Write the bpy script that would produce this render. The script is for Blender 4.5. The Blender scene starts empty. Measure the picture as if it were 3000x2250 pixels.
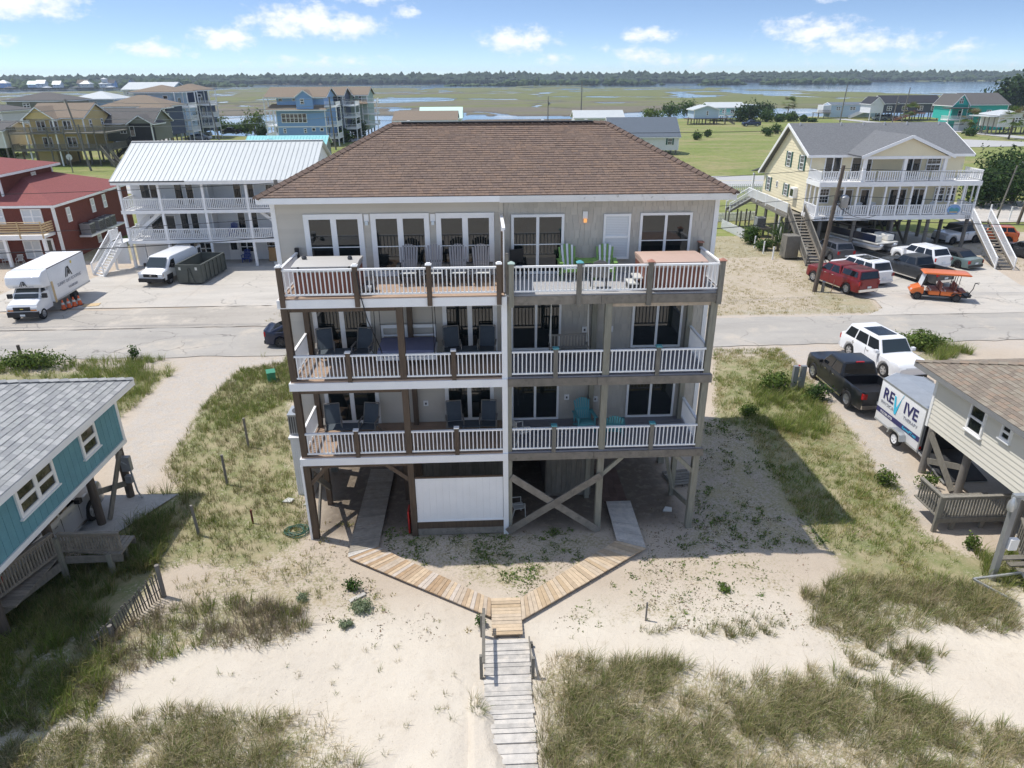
import bpy, bmesh, math, random
import numpy as np
from mathutils import Vector, Matrix

RNG = random.Random(11)
S = bpy.context.scene
COL = S.collection
R = math.radians

# ---------------------------------------------------------------- camera
CAM_H = 15.25
yaw, pit, rol = R(2.48), R(23.87), R(-0.277)
fw = Vector((math.sin(yaw) * math.cos(pit), math.cos(yaw) * math.cos(pit), -math.sin(pit)))
rt = Vector((math.cos(yaw), -math.sin(yaw), 0))
up = rt.cross(fw)
rx = rt * math.cos(rol) + up * math.sin(rol)
ux = -rt * math.sin(rol) + up * math.cos(rol)
cam_d = bpy.data.cameras.new('camera')
cam = bpy.data.objects.new('camera', cam_d)
COL.objects.link(cam)
cam.matrix_world = Matrix(((rx.x, ux.x, -fw.x, 0), (rx.y, ux.y, -fw.y, 0), (rx.z, ux.z, -fw.z, CAM_H), (0, 0, 0, 1)))
cam_d.sensor_width = 36
cam_d.lens = 24.48
cam_d.clip_start = 0.3
cam_d.clip_end = 30000
S.camera = cam

# ---------------------------------------------------------------- sun and sky
SUN_TO = Vector((-4.48, 1.62, 9.96)).normalized()      # towards the sun
sun_d = bpy.data.lights.new('sun', 'SUN')
sun_d.energy = 3.0
sun_d.angle = R(0.53)
sun_d.color = (1.0, 0.955, 0.89)
sun = bpy.data.objects.new('sun', sun_d)
COL.objects.link(sun)
sun.rotation_euler = SUN_TO.to_track_quat('Z', 'Y').to_euler()
S.view_settings.view_transform = 'Standard'
S.view_settings.look = 'None'
S.view_settings.exposure = 0.50
S.view_settings.gamma = 1.0
S.view_settings.use_curve_mapping = False
S.cycles.use_denoising = True
S.cycles.adaptive_threshold = 0.02
S.cycles.max_bounces = 5
S.cycles.diffuse_bounces = 3
S.cycles.glossy_bounces = 3
S.cycles.transparent_max_bounces = 6
S.cycles.caustics_reflective = False
S.cycles.caustics_refractive = False

W = bpy.data.worlds.new('World')
S.world = W
W.use_nodes = True
nt = W.node_tree
nt.nodes.clear()
def wn(t, **k):
    n = nt.nodes.new(t)
    for a, b in k.items():
        setattr(n, a, b)
    return n
def wmath(op, a, b=None, c=None, clamp=False):
    n = nt.nodes.new('ShaderNodeMath'); n.operation = op; n.use_clamp = clamp
    for i, v in enumerate((a, b, c)):
        if v is None:
            continue
        if hasattr(v, 'is_linked') or hasattr(v, 'node'):
            nt.links.new(v, n.inputs[i])
        else:
            n.inputs[i].default_value = v
    return n.outputs[0]
tc = wn('ShaderNodeTexCoord')
sep = wn('ShaderNodeSeparateXYZ'); nt.links.new(tc.outputs['Generated'], sep.inputs[0])
# a clear maritime sky: the deep blue sits lower than in the model's standard air
zz = wmath('MULTIPLY_ADD', wmath('MAXIMUM', sep.outputs[2], 0.0), 3.2, 0.06)
comb = wn('ShaderNodeCombineXYZ')
nt.links.new(sep.outputs[0], comb.inputs[0]); nt.links.new(sep.outputs[1], comb.inputs[1]); nt.links.new(zz, comb.inputs[2])
nrm = wn('ShaderNodeVectorMath', operation='NORMALIZE'); nt.links.new(comb.outputs[0], nrm.inputs[0])
sky = wn('ShaderNodeTexSky', sky_type='NISHITA', sun_disc=False)
sky.sun_elevation = math.asin(SUN_TO.z)
sky.sun_rotation = math.atan2(SUN_TO.x, SUN_TO.y)
sky.altitude = 0
sky.air_density = 1.0
sky.dust_density = 0.25
sky.ozone_density = 1.5
nt.links.new(nrm.outputs[0], sky.inputs[0])
bg = wn('ShaderNodeBackground'); bg.inputs[1].default_value = 0.13
nt.links.new(sky.outputs[0], bg.inputs[0])
# clouds: fair-weather cumulus, laid out in azimuth / elevation (degrees)
az = wmath('MULTIPLY', wmath('ARCTAN2', sep.outputs[0], sep.outputs[1]), 180 / math.pi)
el = wmath('MULTIPLY', wmath('ARCSINE', sep.outputs[2]), 180 / math.pi)
cv = wn('ShaderNodeCombineXYZ')
nt.links.new(az, cv.inputs[0]); nt.links.new(wmath('MULTIPLY', el, 1.7), cv.inputs[1])
nz = wn('ShaderNodeTexNoise'); nz.inputs['Scale'].default_value = 0.75; nz.inputs['Detail'].default_value = 8.0; nz.inputs['Roughness'].default_value = 0.62
nt.links.new(cv.outputs[0], nz.inputs['Vector'])
nz2 = wn('ShaderNodeTexNoise'); nz2.inputs['Scale'].default_value = 0.09; nz2.inputs['Detail'].default_value = 3.0
nt.links.new(cv.outputs[0], nz2.inputs['Vector'])
CLOUDS = [(-29.7, 4.2, 4.2, 1.0, 1), (-34.5, 3.2, 2.8, 0.8, .9), (-24.5, 5.7, 5.0, 0.9, .8), (-18.6, 5.8, 2.2, .5, .7), (-13.2, 6.0, 2.0, .6, .8), (-10.5, 6.2, 2.0, .7, .8),
 (-8.0, 5.5, 3.0, .85, .95), (-5.0, 4.3, 1.1, .5, .9), (-27, 6.0, 4.5, .8, .9), (-12.5, 3.6, 4.2, 1.2, 1), (-9.6, 3.3, 3.2, 1.0, 1), (-17.7, 2.5, 2.4, .75, 1), (-22.2, 1.7, 2.5, .65, .8), (-31.3, 2.2, 1.4, .45, .6), (-34.4, 1.5, 2.6, .4, .5),
 (3.0, 2.4, 3.0, .95, 1), (12.6, 2.6, 2.1, .7, .8), (11.8, 1.5, 2.8, .8, .6), (5.8, 1.1, 1.4, .5, .7), (24.4, 4.8, 1.2, .5, .9), (23.6, 2.7, 3.2, 1.0, .9),
 (27.0, 1.9, 4.8, .85, .8), (33.0, 1.6, 1.7, .45, .6), (-11.5, 1.0, 6.0, .5, .45), (14.5, .9, 6.0, .6, .45), (29.5, .8, 6.0, .5, .4), ]
mx = None
pv = wn('ShaderNodeCombineXYZ'); nt.links.new(az, pv.inputs[0]); nt.links.new(el, pv.inputs[1])
for (ca, ce, ra, re, st) in CLOUDS:
    q = wn('ShaderNodeVectorMath', operation='MULTIPLY_ADD'); ra, re = ra * 1.25, re * 1.2; q.inputs[1].default_value = (1 / ra, 1 / re, 0); q.inputs[2].default_value = (-ca / ra, -ce / re, 0)
    nt.links.new(pv.outputs[0], q.inputs[0])
    d = wn('ShaderNodeVectorMath', operation='LENGTH'); nt.links.new(q.outputs[0], d.inputs[0])
    m = wmath('MULTIPLY_ADD', d.outputs['Value'], -1.5 * st, 1.55 * st)
    mx = m if mx is None else wmath('MAXIMUM', mx, m)
# unseen cloud over the rest of the sky, thickened to lift the ambient light
hi = wmath('MULTIPLY', wmath('SUBTRACT', nz2.outputs[0], 0.475), 7.0)
hi = wmath('MINIMUM', hi, wmath('MULTIPLY', wmath('SUBTRACT', el, 7.0), 0.25))
mx = wmath('MAXIMUM', mx, hi)
cl = wmath('ADD', mx, wmath('MULTIPLY', wmath('SUBTRACT', nz.outputs[0], 0.53), 3.0))
mr = wn('ShaderNodeMapRange', interpolation_type='SMOOTHSTEP')
mr.inputs[1].default_value = 0.05; mr.inputs[2].default_value = 1.3; mr.inputs[3].default_value = 0.0; mr.inputs[4].default_value = 0.93
nt.links.new(cl, mr.inputs[0])
near = wn('ShaderNodeMapRange', interpolation_type='SMOOTHSTEP')
near.inputs[1].default_value = -0.6; near.inputs[2].default_value = 0.1
nt.links.new(mx, near.inputs[0])
mask = wmath('MULTIPLY', mr.outputs[0], near.outputs[0])
bgc = wn('ShaderNodeBackground'); bgc.inputs[0].default_value = (0.93, 0.945, 0.98, 1); bgc.inputs[1].default_value = 0.86
mixs = wn('ShaderNodeMixShader')
nt.links.new(mask, mixs.inputs[0]); nt.links.new(bg.outputs[0], mixs.inputs[1]); nt.links.new(bgc.outputs[0], mixs.inputs[2])
wo = wn('ShaderNodeOutputWorld'); nt.links.new(mixs.outputs[0], wo.inputs[0])
W.cycles.sampling_method = 'MANUAL'
W.cycles.sample_map_resolution = 256

# ---------------------------------------------------------------- helpers
FRM, WLD, MATS, CUBE, CACHE = {}, {}, {}, {}, {}
I4 = Matrix.Identity(4)
def T(x, y, z): return Matrix.Translation((x, y, z))
def RZ(a): return Matrix.Rotation(R(a), 4, 'Z')
def RX(a): return Matrix.Rotation(R(a), 4, 'X')
def RY(a): return Matrix.Rotation(R(a), 4, 'Y')

def mesh_from(name, v, f, mat=None, smooth=None):
    me = bpy.data.meshes.new(name)
    me.from_pydata(v, [], f)
    if mat:
        me.materials.append(mt(mat))
    if smooth is not None:
        for p in me.polygons:
            p.use_smooth = True
        me.set_sharp_from_angle(angle=R(smooth))
    me.update()
    return me

class MB:
    def __init__(s): s.v, s.f = [], []
    def add(s, v, f):
        n = len(s.v); s.v += [tuple(q) for q in v]; s.f += [tuple(i + n for i in g) for g in f]; return s
    def box(s, x0, y0, z0, x1, y1, z1):
        return s.add([(x0, y0, z0), (x1, y0, z0), (x1, y1, z0), (x0, y1, z0), (x0, y0, z1), (x1, y0, z1), (x1, y1, z1), (x0, y1, z1)],
                     [(0, 3, 2, 1), (4, 5, 6, 7), (0, 1, 5, 4), (1, 2, 6, 5), (2, 3, 7, 6), (3, 0, 4, 7)])
    def beam(s, p, q, w, h, upv=(0, 0, 1)):
        p, q = Vector(p), Vector(q); d = (q - p).normalized(); u = Vector(upv)
        sx = d.cross(u)
        if sx.length < 1e-4:
            sx = d.cross(Vector((0, 1, 0)))
        sx.normalize(); u = sx.cross(d).normalized(); sx = sx * (w / 2); u = u * (h / 2)
        return s.add([p - sx - u, p + sx - u, p + sx + u, p - sx + u, q - sx - u, q + sx - u, q + sx + u, q - sx + u],
                     [(0, 1, 2, 3), (4, 7, 6, 5), (0, 4, 5, 1), (1, 5, 6, 2), (2, 6, 7, 3), (3, 7, 4, 0)])
    def tube(s, pts, r, n=6, cap=True):
        pts = [Vector(p) for p in pts]; rs = r if isinstance(r, (list, tuple)) else [r] * len(pts)
        base = len(s.v); prev = None
        for i, p in enumerate(pts):
            d = (pts[min(i + 1, len(pts) - 1)] - pts[max(i - 1, 0)]).normalized()
            a = prev - d * prev.dot(d) if prev is not None else d.orthogonal()
            if a.length < 1e-5: a = d.orthogonal()
            a.normalize(); prev = a; b = d.cross(a)
            for k in range(n):
                t = 2 * math.pi * k / n
                s.v.append(tuple(p + (a * math.cos(t) + b * math.sin(t)) * rs[i]))
        for i in range(len(pts) - 1):
            for k in range(n):
                k2 = (k + 1) % n
                s.f.append((base + i * n + k, base + i * n + k2, base + (i + 1) * n + k2, base + (i + 1) * n + k))
        if cap:
            s.f.append(tuple(base + k for k in range(n))[::-1]); e = base + (len(pts) - 1) * n
            s.f.append(tuple(e + k for k in range(n)))
        return s
    def prism(s, pts, axis, a, b):
        n = len(pts); m = {'x': lambda t, p: (t, p[0], p[1]), 'y': lambda t, p: (p[0], t, p[1]), 'z': lambda t, p: (p[0], p[1], t)}[axis]
        v = [m(a, p) for p in pts] + [m(b, p) for p in pts]
        return s.add(v, [tuple(range(n))[::-1], tuple(range(n, 2 * n))] + [(i, (i + 1) % n, n + (i + 1) % n, n + i) for i in range(n)])
    def slab(s, pts, t):
        p = [Vector(q) for q in pts]; nrm = (p[1] - p[0]).cross(p[2] - p[0]).normalized() * t; n = len(p)
        v = p + [q - nrm for q in p]
        return s.add(v, [tuple(range(n)), tuple(range(n, 2 * n))[::-1]] + [((i + 1) % n, i, n + i, n + (i + 1) % n) for i in range(n)])
    def lathe(s, prof, n=12, c=(0, 0, 0), cap=True):
        base = len(s.v)
        for (r, z) in prof:
            for k in range(n):
                t = 2 * math.pi * k / n; s.v.append((c[0] + r * math.cos(t), c[1] + r * math.sin(t), c[2] + z))
        for i in range(len(prof) - 1):
            for k in range(n):
                k2 = (k + 1) % n; s.f.append((base + i * n + k, base + i * n + k2, base + (i + 1) * n + k2, base + (i + 1) * n + k))
        if cap:
            s.f.append(tuple(base + k for k in range(n))[::-1]); e = base + (len(prof) - 1) * n; s.f.append(tuple(e + k for k in range(n)))
        return s
    def xf(s, M):
        s.v = [tuple(M @ Vector(p)) for p in s.v]; return s

def place(o, parent, M):
    if parent is None:
        o.matrix_basis = M; FRM[o.name] = M; WLD[o.name] = M
    else:
        fr = FRM[parent.name]; w = fr @ M
        o.parent = parent; o.matrix_basis = WLD[parent.name].inverted() @ w
        FRM[o.name] = fr; WLD[o.name] = w
    return o

def new(name, data, parent=None, M=I4):
    o = bpy.data.objects.new(name, data); COL.objects.link(o)
    return place(o, parent, M)

def obj(name, mb, mat, parent=None, M=I4, smooth=None, key=None, kind=None, label=None):
    if key and key in CACHE:
        me = CACHE[key]
    else:
        me = mesh_from(name, mb.v, mb.f, mat, smooth)
        if key: CACHE[key] = me
    o = new(name, me, parent, M)
    if kind: o['kind'] = kind
    if label: o['label'] = label
    return o

def cube(mat):
    if mat not in CUBE:
        CUBE[mat] = mesh_from('block_' + mat, [(-.5, -.5, -.5), (.5, -.5, -.5), (.5, .5, -.5), (-.5, .5, -.5), (-.5, -.5, .5), (.5, -.5, .5), (.5, .5, .5), (-.5, .5, .5)],
                              [(0, 3, 2, 1), (4, 5, 6, 7), (0, 1, 5, 4), (1, 2, 6, 5), (2, 3, 7, 6), (3, 0, 4, 7)], mat)
    return CUBE[mat]

def bx(name, mat, parent, x0, y0, z0, x1, y1, z1, M=I4, label=None):
    """one box-shaped piece sharing a single cube mesh per material"""
    L = M @ T((x0 + x1) / 2, (y0 + y1) / 2, (z0 + z1) / 2) @ Matrix.Diagonal((abs(x1 - x0), abs(y1 - y0), abs(z1 - z0), 1))
    o = new(name, cube(mat), parent, L)
    if label: o['label'] = label
    return o

def bm(name, mat, parent, p, q, w, h, upv=(0, 0, 1), M=I4):
    """one straight beam between two points, also sharing the cube mesh"""
    p, q = Vector(p), Vector(q); d = q - p; ln = d.length; d.normalize(); u = Vector(upv)
    sx = d.cross(u)
    if sx.length < 1e-4: sx = d.cross(Vector((0, 1, 0)))
    sx.normalize(); u = sx.cross(d)
    c = (p + q) / 2
    L = Matrix(((d.x * ln, sx.x * w, u.x * h, c.x), (d.y * ln, sx.y * w, u.y * h, c.y), (d.z * ln, sx.z * w, u.z * h, c.z), (0, 0, 0, 1)))
    return new(name, cube(mat), parent, M @ L)

def thing(name, label, cat, loc=(0, 0, 0), rz=0, group=None, world=False, M=None):
    o = bpy.data.objects.new(name, None); COL.objects.link(o); o.empty_display_size = .2
    m = (T(*loc) @ RZ(rz)) if M is None else M
    place(o, None, m)
    if world: FRM[o.name] = I4
    return tag(o, label, cat, group)

def tag(o, label, cat, group=None):
    o['label'] = label; o['category'] = cat
    if group: o['group'] = group
    return o

def copy_tree(root, M, label=None, group=None):
    def cp(o, par):
        c = o.copy(); COL.objects.link(c); c.parent = par
        for ch in KIDS.get(o.name, ()): cp(ch, c)
        return c
    KIDS = {}
    def walk(o):
        KIDS[o.name] = list(o.children)
        for c in o.children: walk(c)
    walk(root)
    r = cp(root, None); r.matrix_basis = M
    FRM[r.name] = M; WLD[r.name] = M
    if label: r['label'] = label
    if group: r['group'] = group
    return r

def struct(name, mb, mat, M=I4):
    o = obj(name, mb, mat, None, M); o['kind'] = 'structure'; return o

# ---------------------------------------------------------------- materials
SPEC = {}
def spec(name, rgb, rough=.6, var=.08, scale=2.0, bump=0.0, metal=0, rnd=0.0, stretch=(1, 1, 1), ior=1.45, dirt=None, alpha=None, emit=0, coat=0, fine=0.0, kindm=None, pal=None):
    SPEC[name] = dict(rgb=rgb, rough=rough, var=var, scale=scale, bump=bump, metal=metal, rnd=rnd, stretch=stretch, ior=ior, dirt=dirt, emit=emit, coat=coat, fine=fine, kindm=kindm, pal=pal)

class NT:
    def __init__(s, m):
        s.t = m.node_tree; s.t.nodes.clear()
        s.out = s.n('ShaderNodeOutputMaterial'); s.b = s.n('ShaderNodeBsdfPrincipled'); s.l(s.b.outputs[0], s.out.inputs[0])
    def n(s, t, **k):
        q = s.t.nodes.new(t)
        for a, b in k.items(): setattr(q, a, b)
        return q
    def l(s, a, b): s.t.links.new(a, b)
    def m(s, op, a, b=None, clamp=False):
        q = s.n('ShaderNodeMath', operation=op); q.use_clamp = clamp
        for i, v in enumerate((a, b)):
            if v is None: continue
            if isinstance(v, (int, float)): q.inputs[i].default_value = v
            else: s.l(v, q.inputs[i])
        return q.outputs[0]
    def pos(s, sc=(1, 1, 1), obj=False):
        g = s.n('ShaderNodeTexCoord').outputs['Object'] if obj else s.n('ShaderNodeNewGeometry').outputs['Position']
        mp = s.n('ShaderNodeMapping'); mp.inputs['Scale'].default_value = sc; s.l(g, mp.inputs[0]); return mp.outputs[0]
    def noise(s, vec, scale, detail=4, rough=.55):
        q = s.n('ShaderNodeTexNoise'); q.inputs['Scale'].default_value = scale; q.inputs['Detail'].default_value = detail; q.inputs['Roughness'].default_value = rough
        s.l(vec, q.inputs['Vector']); return q.outputs[0]
    def rng(s, v, a, b, c=0., d=1., smooth=False):
        q = s.n('ShaderNodeMapRange'); q.clamp = True
        if smooth: q.interpolation_type = 'SMOOTHSTEP'
        for i, x in enumerate((a, b, c, d)): q.inputs[i + 1].default_value = x
        s.l(v, q.inputs[0]); return q.outputs[0]
    def mix(s, f, a, b, mode='MIX'):
        q = s.n('ShaderNodeMix', data_type='RGBA', blend_type=mode)
        for i, v in ((0, f), (6, a), (7, b)):
            if isinstance(v, (int, float)): q.inputs[i].default_value = v
            elif isinstance(v, tuple): q.inputs[i].default_value = v + (1,) if len(v) == 3 else v
            else: s.l(v, q.inputs[i])
        return q.outputs[2]
    def ramp(s, v, stops, const=False):
        q = s.n('ShaderNodeValToRGB'); e = q.color_ramp.elements
        if const: q.color_ramp.interpolation = 'CONSTANT'
        while len(e) < len(stops): e.new(.5)
        for i, (p, c) in enumerate(stops): e[i].position = p; e[i].color = c + (1,)
        s.l(v, q.inputs[0]); return q.outputs[0]
    def bump(s, h, st, dist=.02):
        q = s.n('ShaderNodeBump'); q.inputs['Strength'].default_value = st; q.inputs['Distance'].default_value = dist; s.l(h, q.inputs['Height']); s.l(q.outputs[0], s.b.inputs['Normal'])
    def rand(s):
        o = s.n('ShaderNodeObjectInfo').outputs['Random']; g = s.n('ShaderNodeNewGeometry').outputs['Random Per Island']
        return s.m('FRACT', s.m('ADD', o, g))

def mt(name):
    if name in MATS: return MATS[name]
    m = bpy.data.materials.new(name); m.use_nodes = True; MATS[name] = m; k = NT(m)
    if name in SPECIAL:
        SPECIAL[name](k); return m
    p = SPEC[name]
    k.b.inputs['Roughness'].default_value = p['rough']; k.b.inputs['Metallic'].default_value = p['metal']; k.b.inputs['IOR'].default_value = p['ior']
    if p['coat']:
        k.b.inputs['Coat Weight'].default_value = p['coat']; k.b.inputs['Coat Roughness'].default_value = .04
    rgb = p['rgb']
    if p['emit']:
        k.b.inputs['Base Color'].default_value = rgb + (1,); k.b.inputs['Emission Color'].default_value = rgb + (1,); k.b.inputs['Emission Strength'].default_value = p['emit']; return m
    vec = k.pos(p['stretch'])
    nz = k.noise(vec, p['scale'], 5, .6)
    base = rgb
    r = None
    if p['pal']:
        base = k.ramp(k.rand(), [(i / len(p['pal']), c) for i, c in enumerate(p['pal'])], True)
    val = k.rng(nz, .25, .75, 1 - p['var'], 1 + p['var'])
    if p['fine']:
        val = k.m('MULTIPLY', val, k.rng(k.noise(k.pos(p['stretch']), p['scale'] * 14, 3), .3, .7, 1 - p['fine'], 1 + p['fine']))
    if p['rnd']:
        val = k.m('MULTIPLY', val, k.rng(k.rand(), 0, 1, 1 - p['rnd'], 1 + p['rnd']))
    cc = k.n('ShaderNodeCombineColor'); [k.l(val, cc.inputs[i]) for i in range(3)]
    col = k.mix(1.0, base, cc.outputs[0], 'MULTIPLY')
    if p['dirt']:
        c2, lo, hi, sc = p['dirt']
        col = k.mix(k.rng(k.noise(k.pos(p['stretch']), sc, 6, .65), lo, hi, 0, 1), col, c2)
    k.l(col, k.b.inputs['Base Color'])
    if p['bump']: k.bump(nz, p['bump'])
    return m
SPECIAL = {}

# ---------------------------------------------------------------- plain material specs
spec('white', (.87, .87, .86), .45, .04, 1.5)
spec('white_trim', (.78, .78, .77), .5, .05, 1.0, dirt=((.55, .52, .47), .62, .9, 1.6))
spec('worn_white', (.76, .74, .70), .55, .06, 2.0, dirt=((.42, .39, .34), .60, .74, 5))
spec('siding_lap', (.57, .53, .46), .55, .05, .8, rnd=.035)
spec('shake', (.51, .475, .415), .7, .06, 1.5, rnd=.06)
spec('wall_core', (.42, .40, .37), .7, .04, 1)
spec('stained_wood', (.105, .072, .048), .6, .28, 5, bump=.15, rnd=.10, stretch=(3, 3, .35))
spec('weathered', (.225, .20, .165), .8, .25, 4, bump=.2, rnd=.14, stretch=(1, 3, 1), dirt=((.11, .095, .075), .55, .8, 6))
spec('weathered_post', (.26, .25, .20), .8, .2, 5, bump=.2, rnd=.10, stretch=(3, 3, .3), dirt=((.20, .165, .115), .55, .8, 4))
spec('old_grey_wood', (.20, .185, .155), .85, .22, 5, bump=.25, rnd=.16, stretch=(2, 2, .5))
spec('new_plank', (.52, .365, .225), .7, .2, 6, bump=.2, rnd=.12, pal=[(.47, .345, .225), (.50, .41, .315), (.40, .275, .165), (.50, .43, .36), (.50, .385, .26)])
spec('tan_plank', (.56, .42, .27), .7, .16, 6, bump=.2, rnd=.10, pal=[(.50, .385, .26), (.53, .43, .315), (.46, .345, .22), (.53, .415, .285)])
spec('old_plank', (.50, .47, .425), .85, .2, 5, bump=.3, rnd=.13, fine=.12, dirt=((.62, .56, .48), .5, .75, 2.5))
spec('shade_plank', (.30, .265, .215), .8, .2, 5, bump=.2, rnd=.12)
spec('deck_tan', (.40, .285, .205), .7, .1, 3, rnd=.07)
spec('deck_grey', (.40, .39, .385), .75, .1, 3, rnd=.06, dirt=((.26, .25, .25), .58, .8, 3))
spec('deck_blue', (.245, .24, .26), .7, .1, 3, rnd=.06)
spec('roof_brown', (.13, .085, .055), .9, .18, 9, rnd=.06, fine=.15, pal=[(.188, .134, .104), (.20, .142, .108), (.176, .126, .10), (.215, .148, .108), (.168, .122, .098), (.19, .136, .104), (.186, .132, .102), (.20, .14, .106)])
spec('roof_cap', (.135, .094, .074), .9, .2, 8, rnd=.10, fine=.12)
spec('roof_grey', (.33, .335, .325), .9, .1, 8, rnd=.05, fine=.12, pal=[(.36, .365, .355), (.32, .325, .32), (.41, .41, .40), (.29, .295, .295), (.37, .375, .365)])
spec('roof_taupe', (.235, .20, .155), .9, .1, 8, rnd=.05, fine=.12, pal=[(.25, .215, .165), (.22, .185, .145), (.27, .235, .185), (.20, .165, .13), (.24, .195, .15), (.255, .195, .145)])
spec('roof_slate', (.155, .16, .165), .9, .22, 6, fine=.25)
spec('roof_bluegrey', (.13, .155, .185), .9, .15, 5, fine=.2)
spec('roof_red', (.245, .078, .07), .9, .15, 5, fine=.2)
spec('roof_tan', (.215, .17, .125), .9, .12, 4, fine=.15)
spec('roof_charcoal', (.035, .037, .045), .9, .15, 4, fine=.2)
spec('roof_dark', (.11, .105, .10), .9, .15, 4, fine=.2)
spec('metal_white', (.54, .565, .555), .42, .05, .6)
spec('metal_aqua', (.26, .60, .60), .4, .06, .6)
spec('metal_mint', (.60, .80, .70), .45, .05, .5)
spec('brick_red', (.155, .045, .032), .85, .2, 5, fine=.2)
spec('yellow_siding', (.80, .715, .50), .6, .04, 1, rnd=.02)
spec('cream_siding', (.72, .69, .60), .6, .04, 1, rnd=.02)
spec('ochre_siding', (.64, .49, .22), .65, .05, 1)
spec('lightblue_siding', (.24, .40, .66), .6, .05, 1)
spec('paleblue_siding', (.46, .58, .70), .6, .05, 1)
spec('navy_siding', (.055, .075, .125), .6, .06, 1)
spec('sage_siding', (.37, .47, .42), .6, .05, 1)
spec('greygreen_siding', (.20, .205, .17), .65, .05, 1)
spec('slate_siding', (.085, .095, .12), .65, .06, 1)
spec('grey_siding', (.27, .28, .285), .65, .05, 1)
spec('turquoise_siding', (.035, .44, .37), .6, .05, 1)
spec('teal_panel', (.125, .305, .365), .65, .10, 2, rnd=.04, fine=.05)
spec('white_siding', (.74, .75, .76), .6, .04, 1, rnd=.02)
spec('offwhite_siding', (.68, .66, .60), .6, .05, 1)
spec('pink_siding', (.62, .40, .33), .6, .05, 1)
spec('green_shutter', (.035, .10, .075), .6, .06, 2)
spec('dark_green', (.03, .09, .045), .5, .1, 2)
spec('black', (.015, .015, .017), .5, .1, 2)
spec('screen_dark', (.03, .03, .033), .8, .15, 2)
spec('charcoal', (.05, .052, .058), .6, .1, 3)
spec('metal_grey', (.32, .33, .34), .45, .08, 3, metal=.4)
spec('galvanised', (.48, .50, .51), .4, .1, 3, metal=.6)
spec('chrome', (.72, .72, .72), .18, .05, 3, metal=1)
spec('concrete', (.50, .46, .40), .9, .09, .5, fine=.06, dirt=((.44, .41, .365), .58, .85, .8))
spec('pad_concrete', (.42, .41, .385), .9, .12, .8, fine=.08)
spec('paver', (.115, .072, .055), .85, .2, 4, rnd=.2)
spec('terracotta', (.40, .19, .135), .7, .08, 3)
spec('tub_panel', (.21, .085, .06), .6, .12, 4, rnd=.06)
spec('tub_cover_tan', (.50, .355, .285), .6, .05, 1.5)
spec('tub_cover_grey', (.46, .44, .41), .6, .05, 1.5)
spec('poly_grey', (.26, .25, .255), .55, .05, 3, rnd=.04)
spec('poly_black', (.018, .019, .021), .5, .08, 3)
spec('poly_green', (.20, .36, .09), .55, .05, 3)
spec('poly_white', (.80, .82, .83), .5, .03, 3)
spec('poly_teal', (.10, .34, .38), .55, .05, 3)
spec('sling', (.075, .095, .115), .75, .12, 8)
spec('frame_taupe', (.20, .19, .175), .5, .06, 3)
spec('blue_cushion', (.17, .19, .31), .8, .10, 5)
spec('plastic_white', (.62, .62, .58), .45, .05, 3)
spec('plastic_blue', (.03, .06, .25), .5, .05, 3)
spec('red_plastic', (.55, .03, .025), .4, .05, 3)
spec('orange_plastic', (.75, .13, .03), .45, .05, 3)
spec('pine_board', (.58, .43, .24), .7, .12, 3)
spec('cardboard', (.42, .26, .12), .8, .1, 3)
spec('hose_green', (.045, .12, .085), .5, .08, 4)
spec('utility_green', (.05, .24, .14), .5, .06, 3)
spec('pole_wood', (.115, .092, .072), .85, .25, 5, bump=.2, stretch=(3, 3, .25), dirt=((.17, .145, .12), .55, .8, 3))
spec('pole_grey', (.20, .185, .165), .85, .2, 4, bump=.15, stretch=(3, 3, .25))
spec('wire', (.02, .02, .02), .6, .0, 1)
spec('wire_grey', (.25, .25, .25), .6, .0, 1)
spec('dumpster_grey', (.085, .095, .085), .55, .2, 2, dirt=((.13, .075, .04), .66, .85, 3))
spec('rubbish', (.55, .52, .48), .7, .3, 6, rnd=.3)
spec('tyre', (.018, .018, .019), .85, .1, 5)
spec('rim_silver', (.55, .56, .57), .3, .05, 4, metal=.8)
spec('rim_dark', (.06, .06, .065), .35, .05, 4, metal=.5)
spec('headlamp', (.75, .78, .80), .12, .04, 5)
spec('taillamp', (.45, .012, .012), .2, .04, 5)
spec('amber', (.75, .25, .03), .25, .04, 5)
spec('plate', (.68, .72, .74), .5, .04, 5)
for nm, c, mtl in (('paint_white', (.80, .81, .82), 0), ('paint_black', (.012, .014, .018), .1), ('paint_red', (.20, .012, .016), .25), ('paint_navy', (.012, .018, .045), .2), ('paint_grey', (.055, .058, .062), .3),
                   ('paint_silver', (.42, .43, .45), .4), ('paint_sage', (.16, .225, .225), .25), ('paint_orange', (.72, .16, .025), .05), ('paint_burnt', (.55, .11, .02), .2), ('paint_gunmetal', (.10, .105, .12), .3), ('paint_blue', (.02, .035, .08), .2), ('paint_pearl', (.62, .64, .68), .2)):
    spec(nm, c, .3 if mtl else .35, .03, 1, metal=mtl, coat=.45)
spec('gelcoat', (.70, .68, .62), .35, .04, 2)
spec('boat_alu', (.50, .52, .55), .3, .08, 2, metal=.7)
spec('seat_brown', (.22, .075, .05), .55, .06, 3)
spec('logo_navy', (.035, .035, .13), .5, .0, 1)
spec('logo_cyan', (.06, .55, .78), .5, .0, 1)
spec('logo_grey', (.30, .31, .36), .5, .0, 1)
spec('logo_black', (.02, .02, .022), .5, .0, 1)
spec('logo_yellow', (.80, .62, .12), .5, .0, 1)
spec('ramp_black', (.03, .031, .035), .7, .15, 3)
spec('bark', (.16, .13, .10), .9, .2, 5)
spec('lamp_lit', (1.0, .45, .14), .5, 0, 1, emit=.45)
spec('lamp_glass', (.62, .70, .74), .15, .04, 4)
spec('flag_blue', (.03, .05, .22), .7, .1, 3)
spec('flag_red', (.45, .05, .05), .7, .1, 3)
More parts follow.
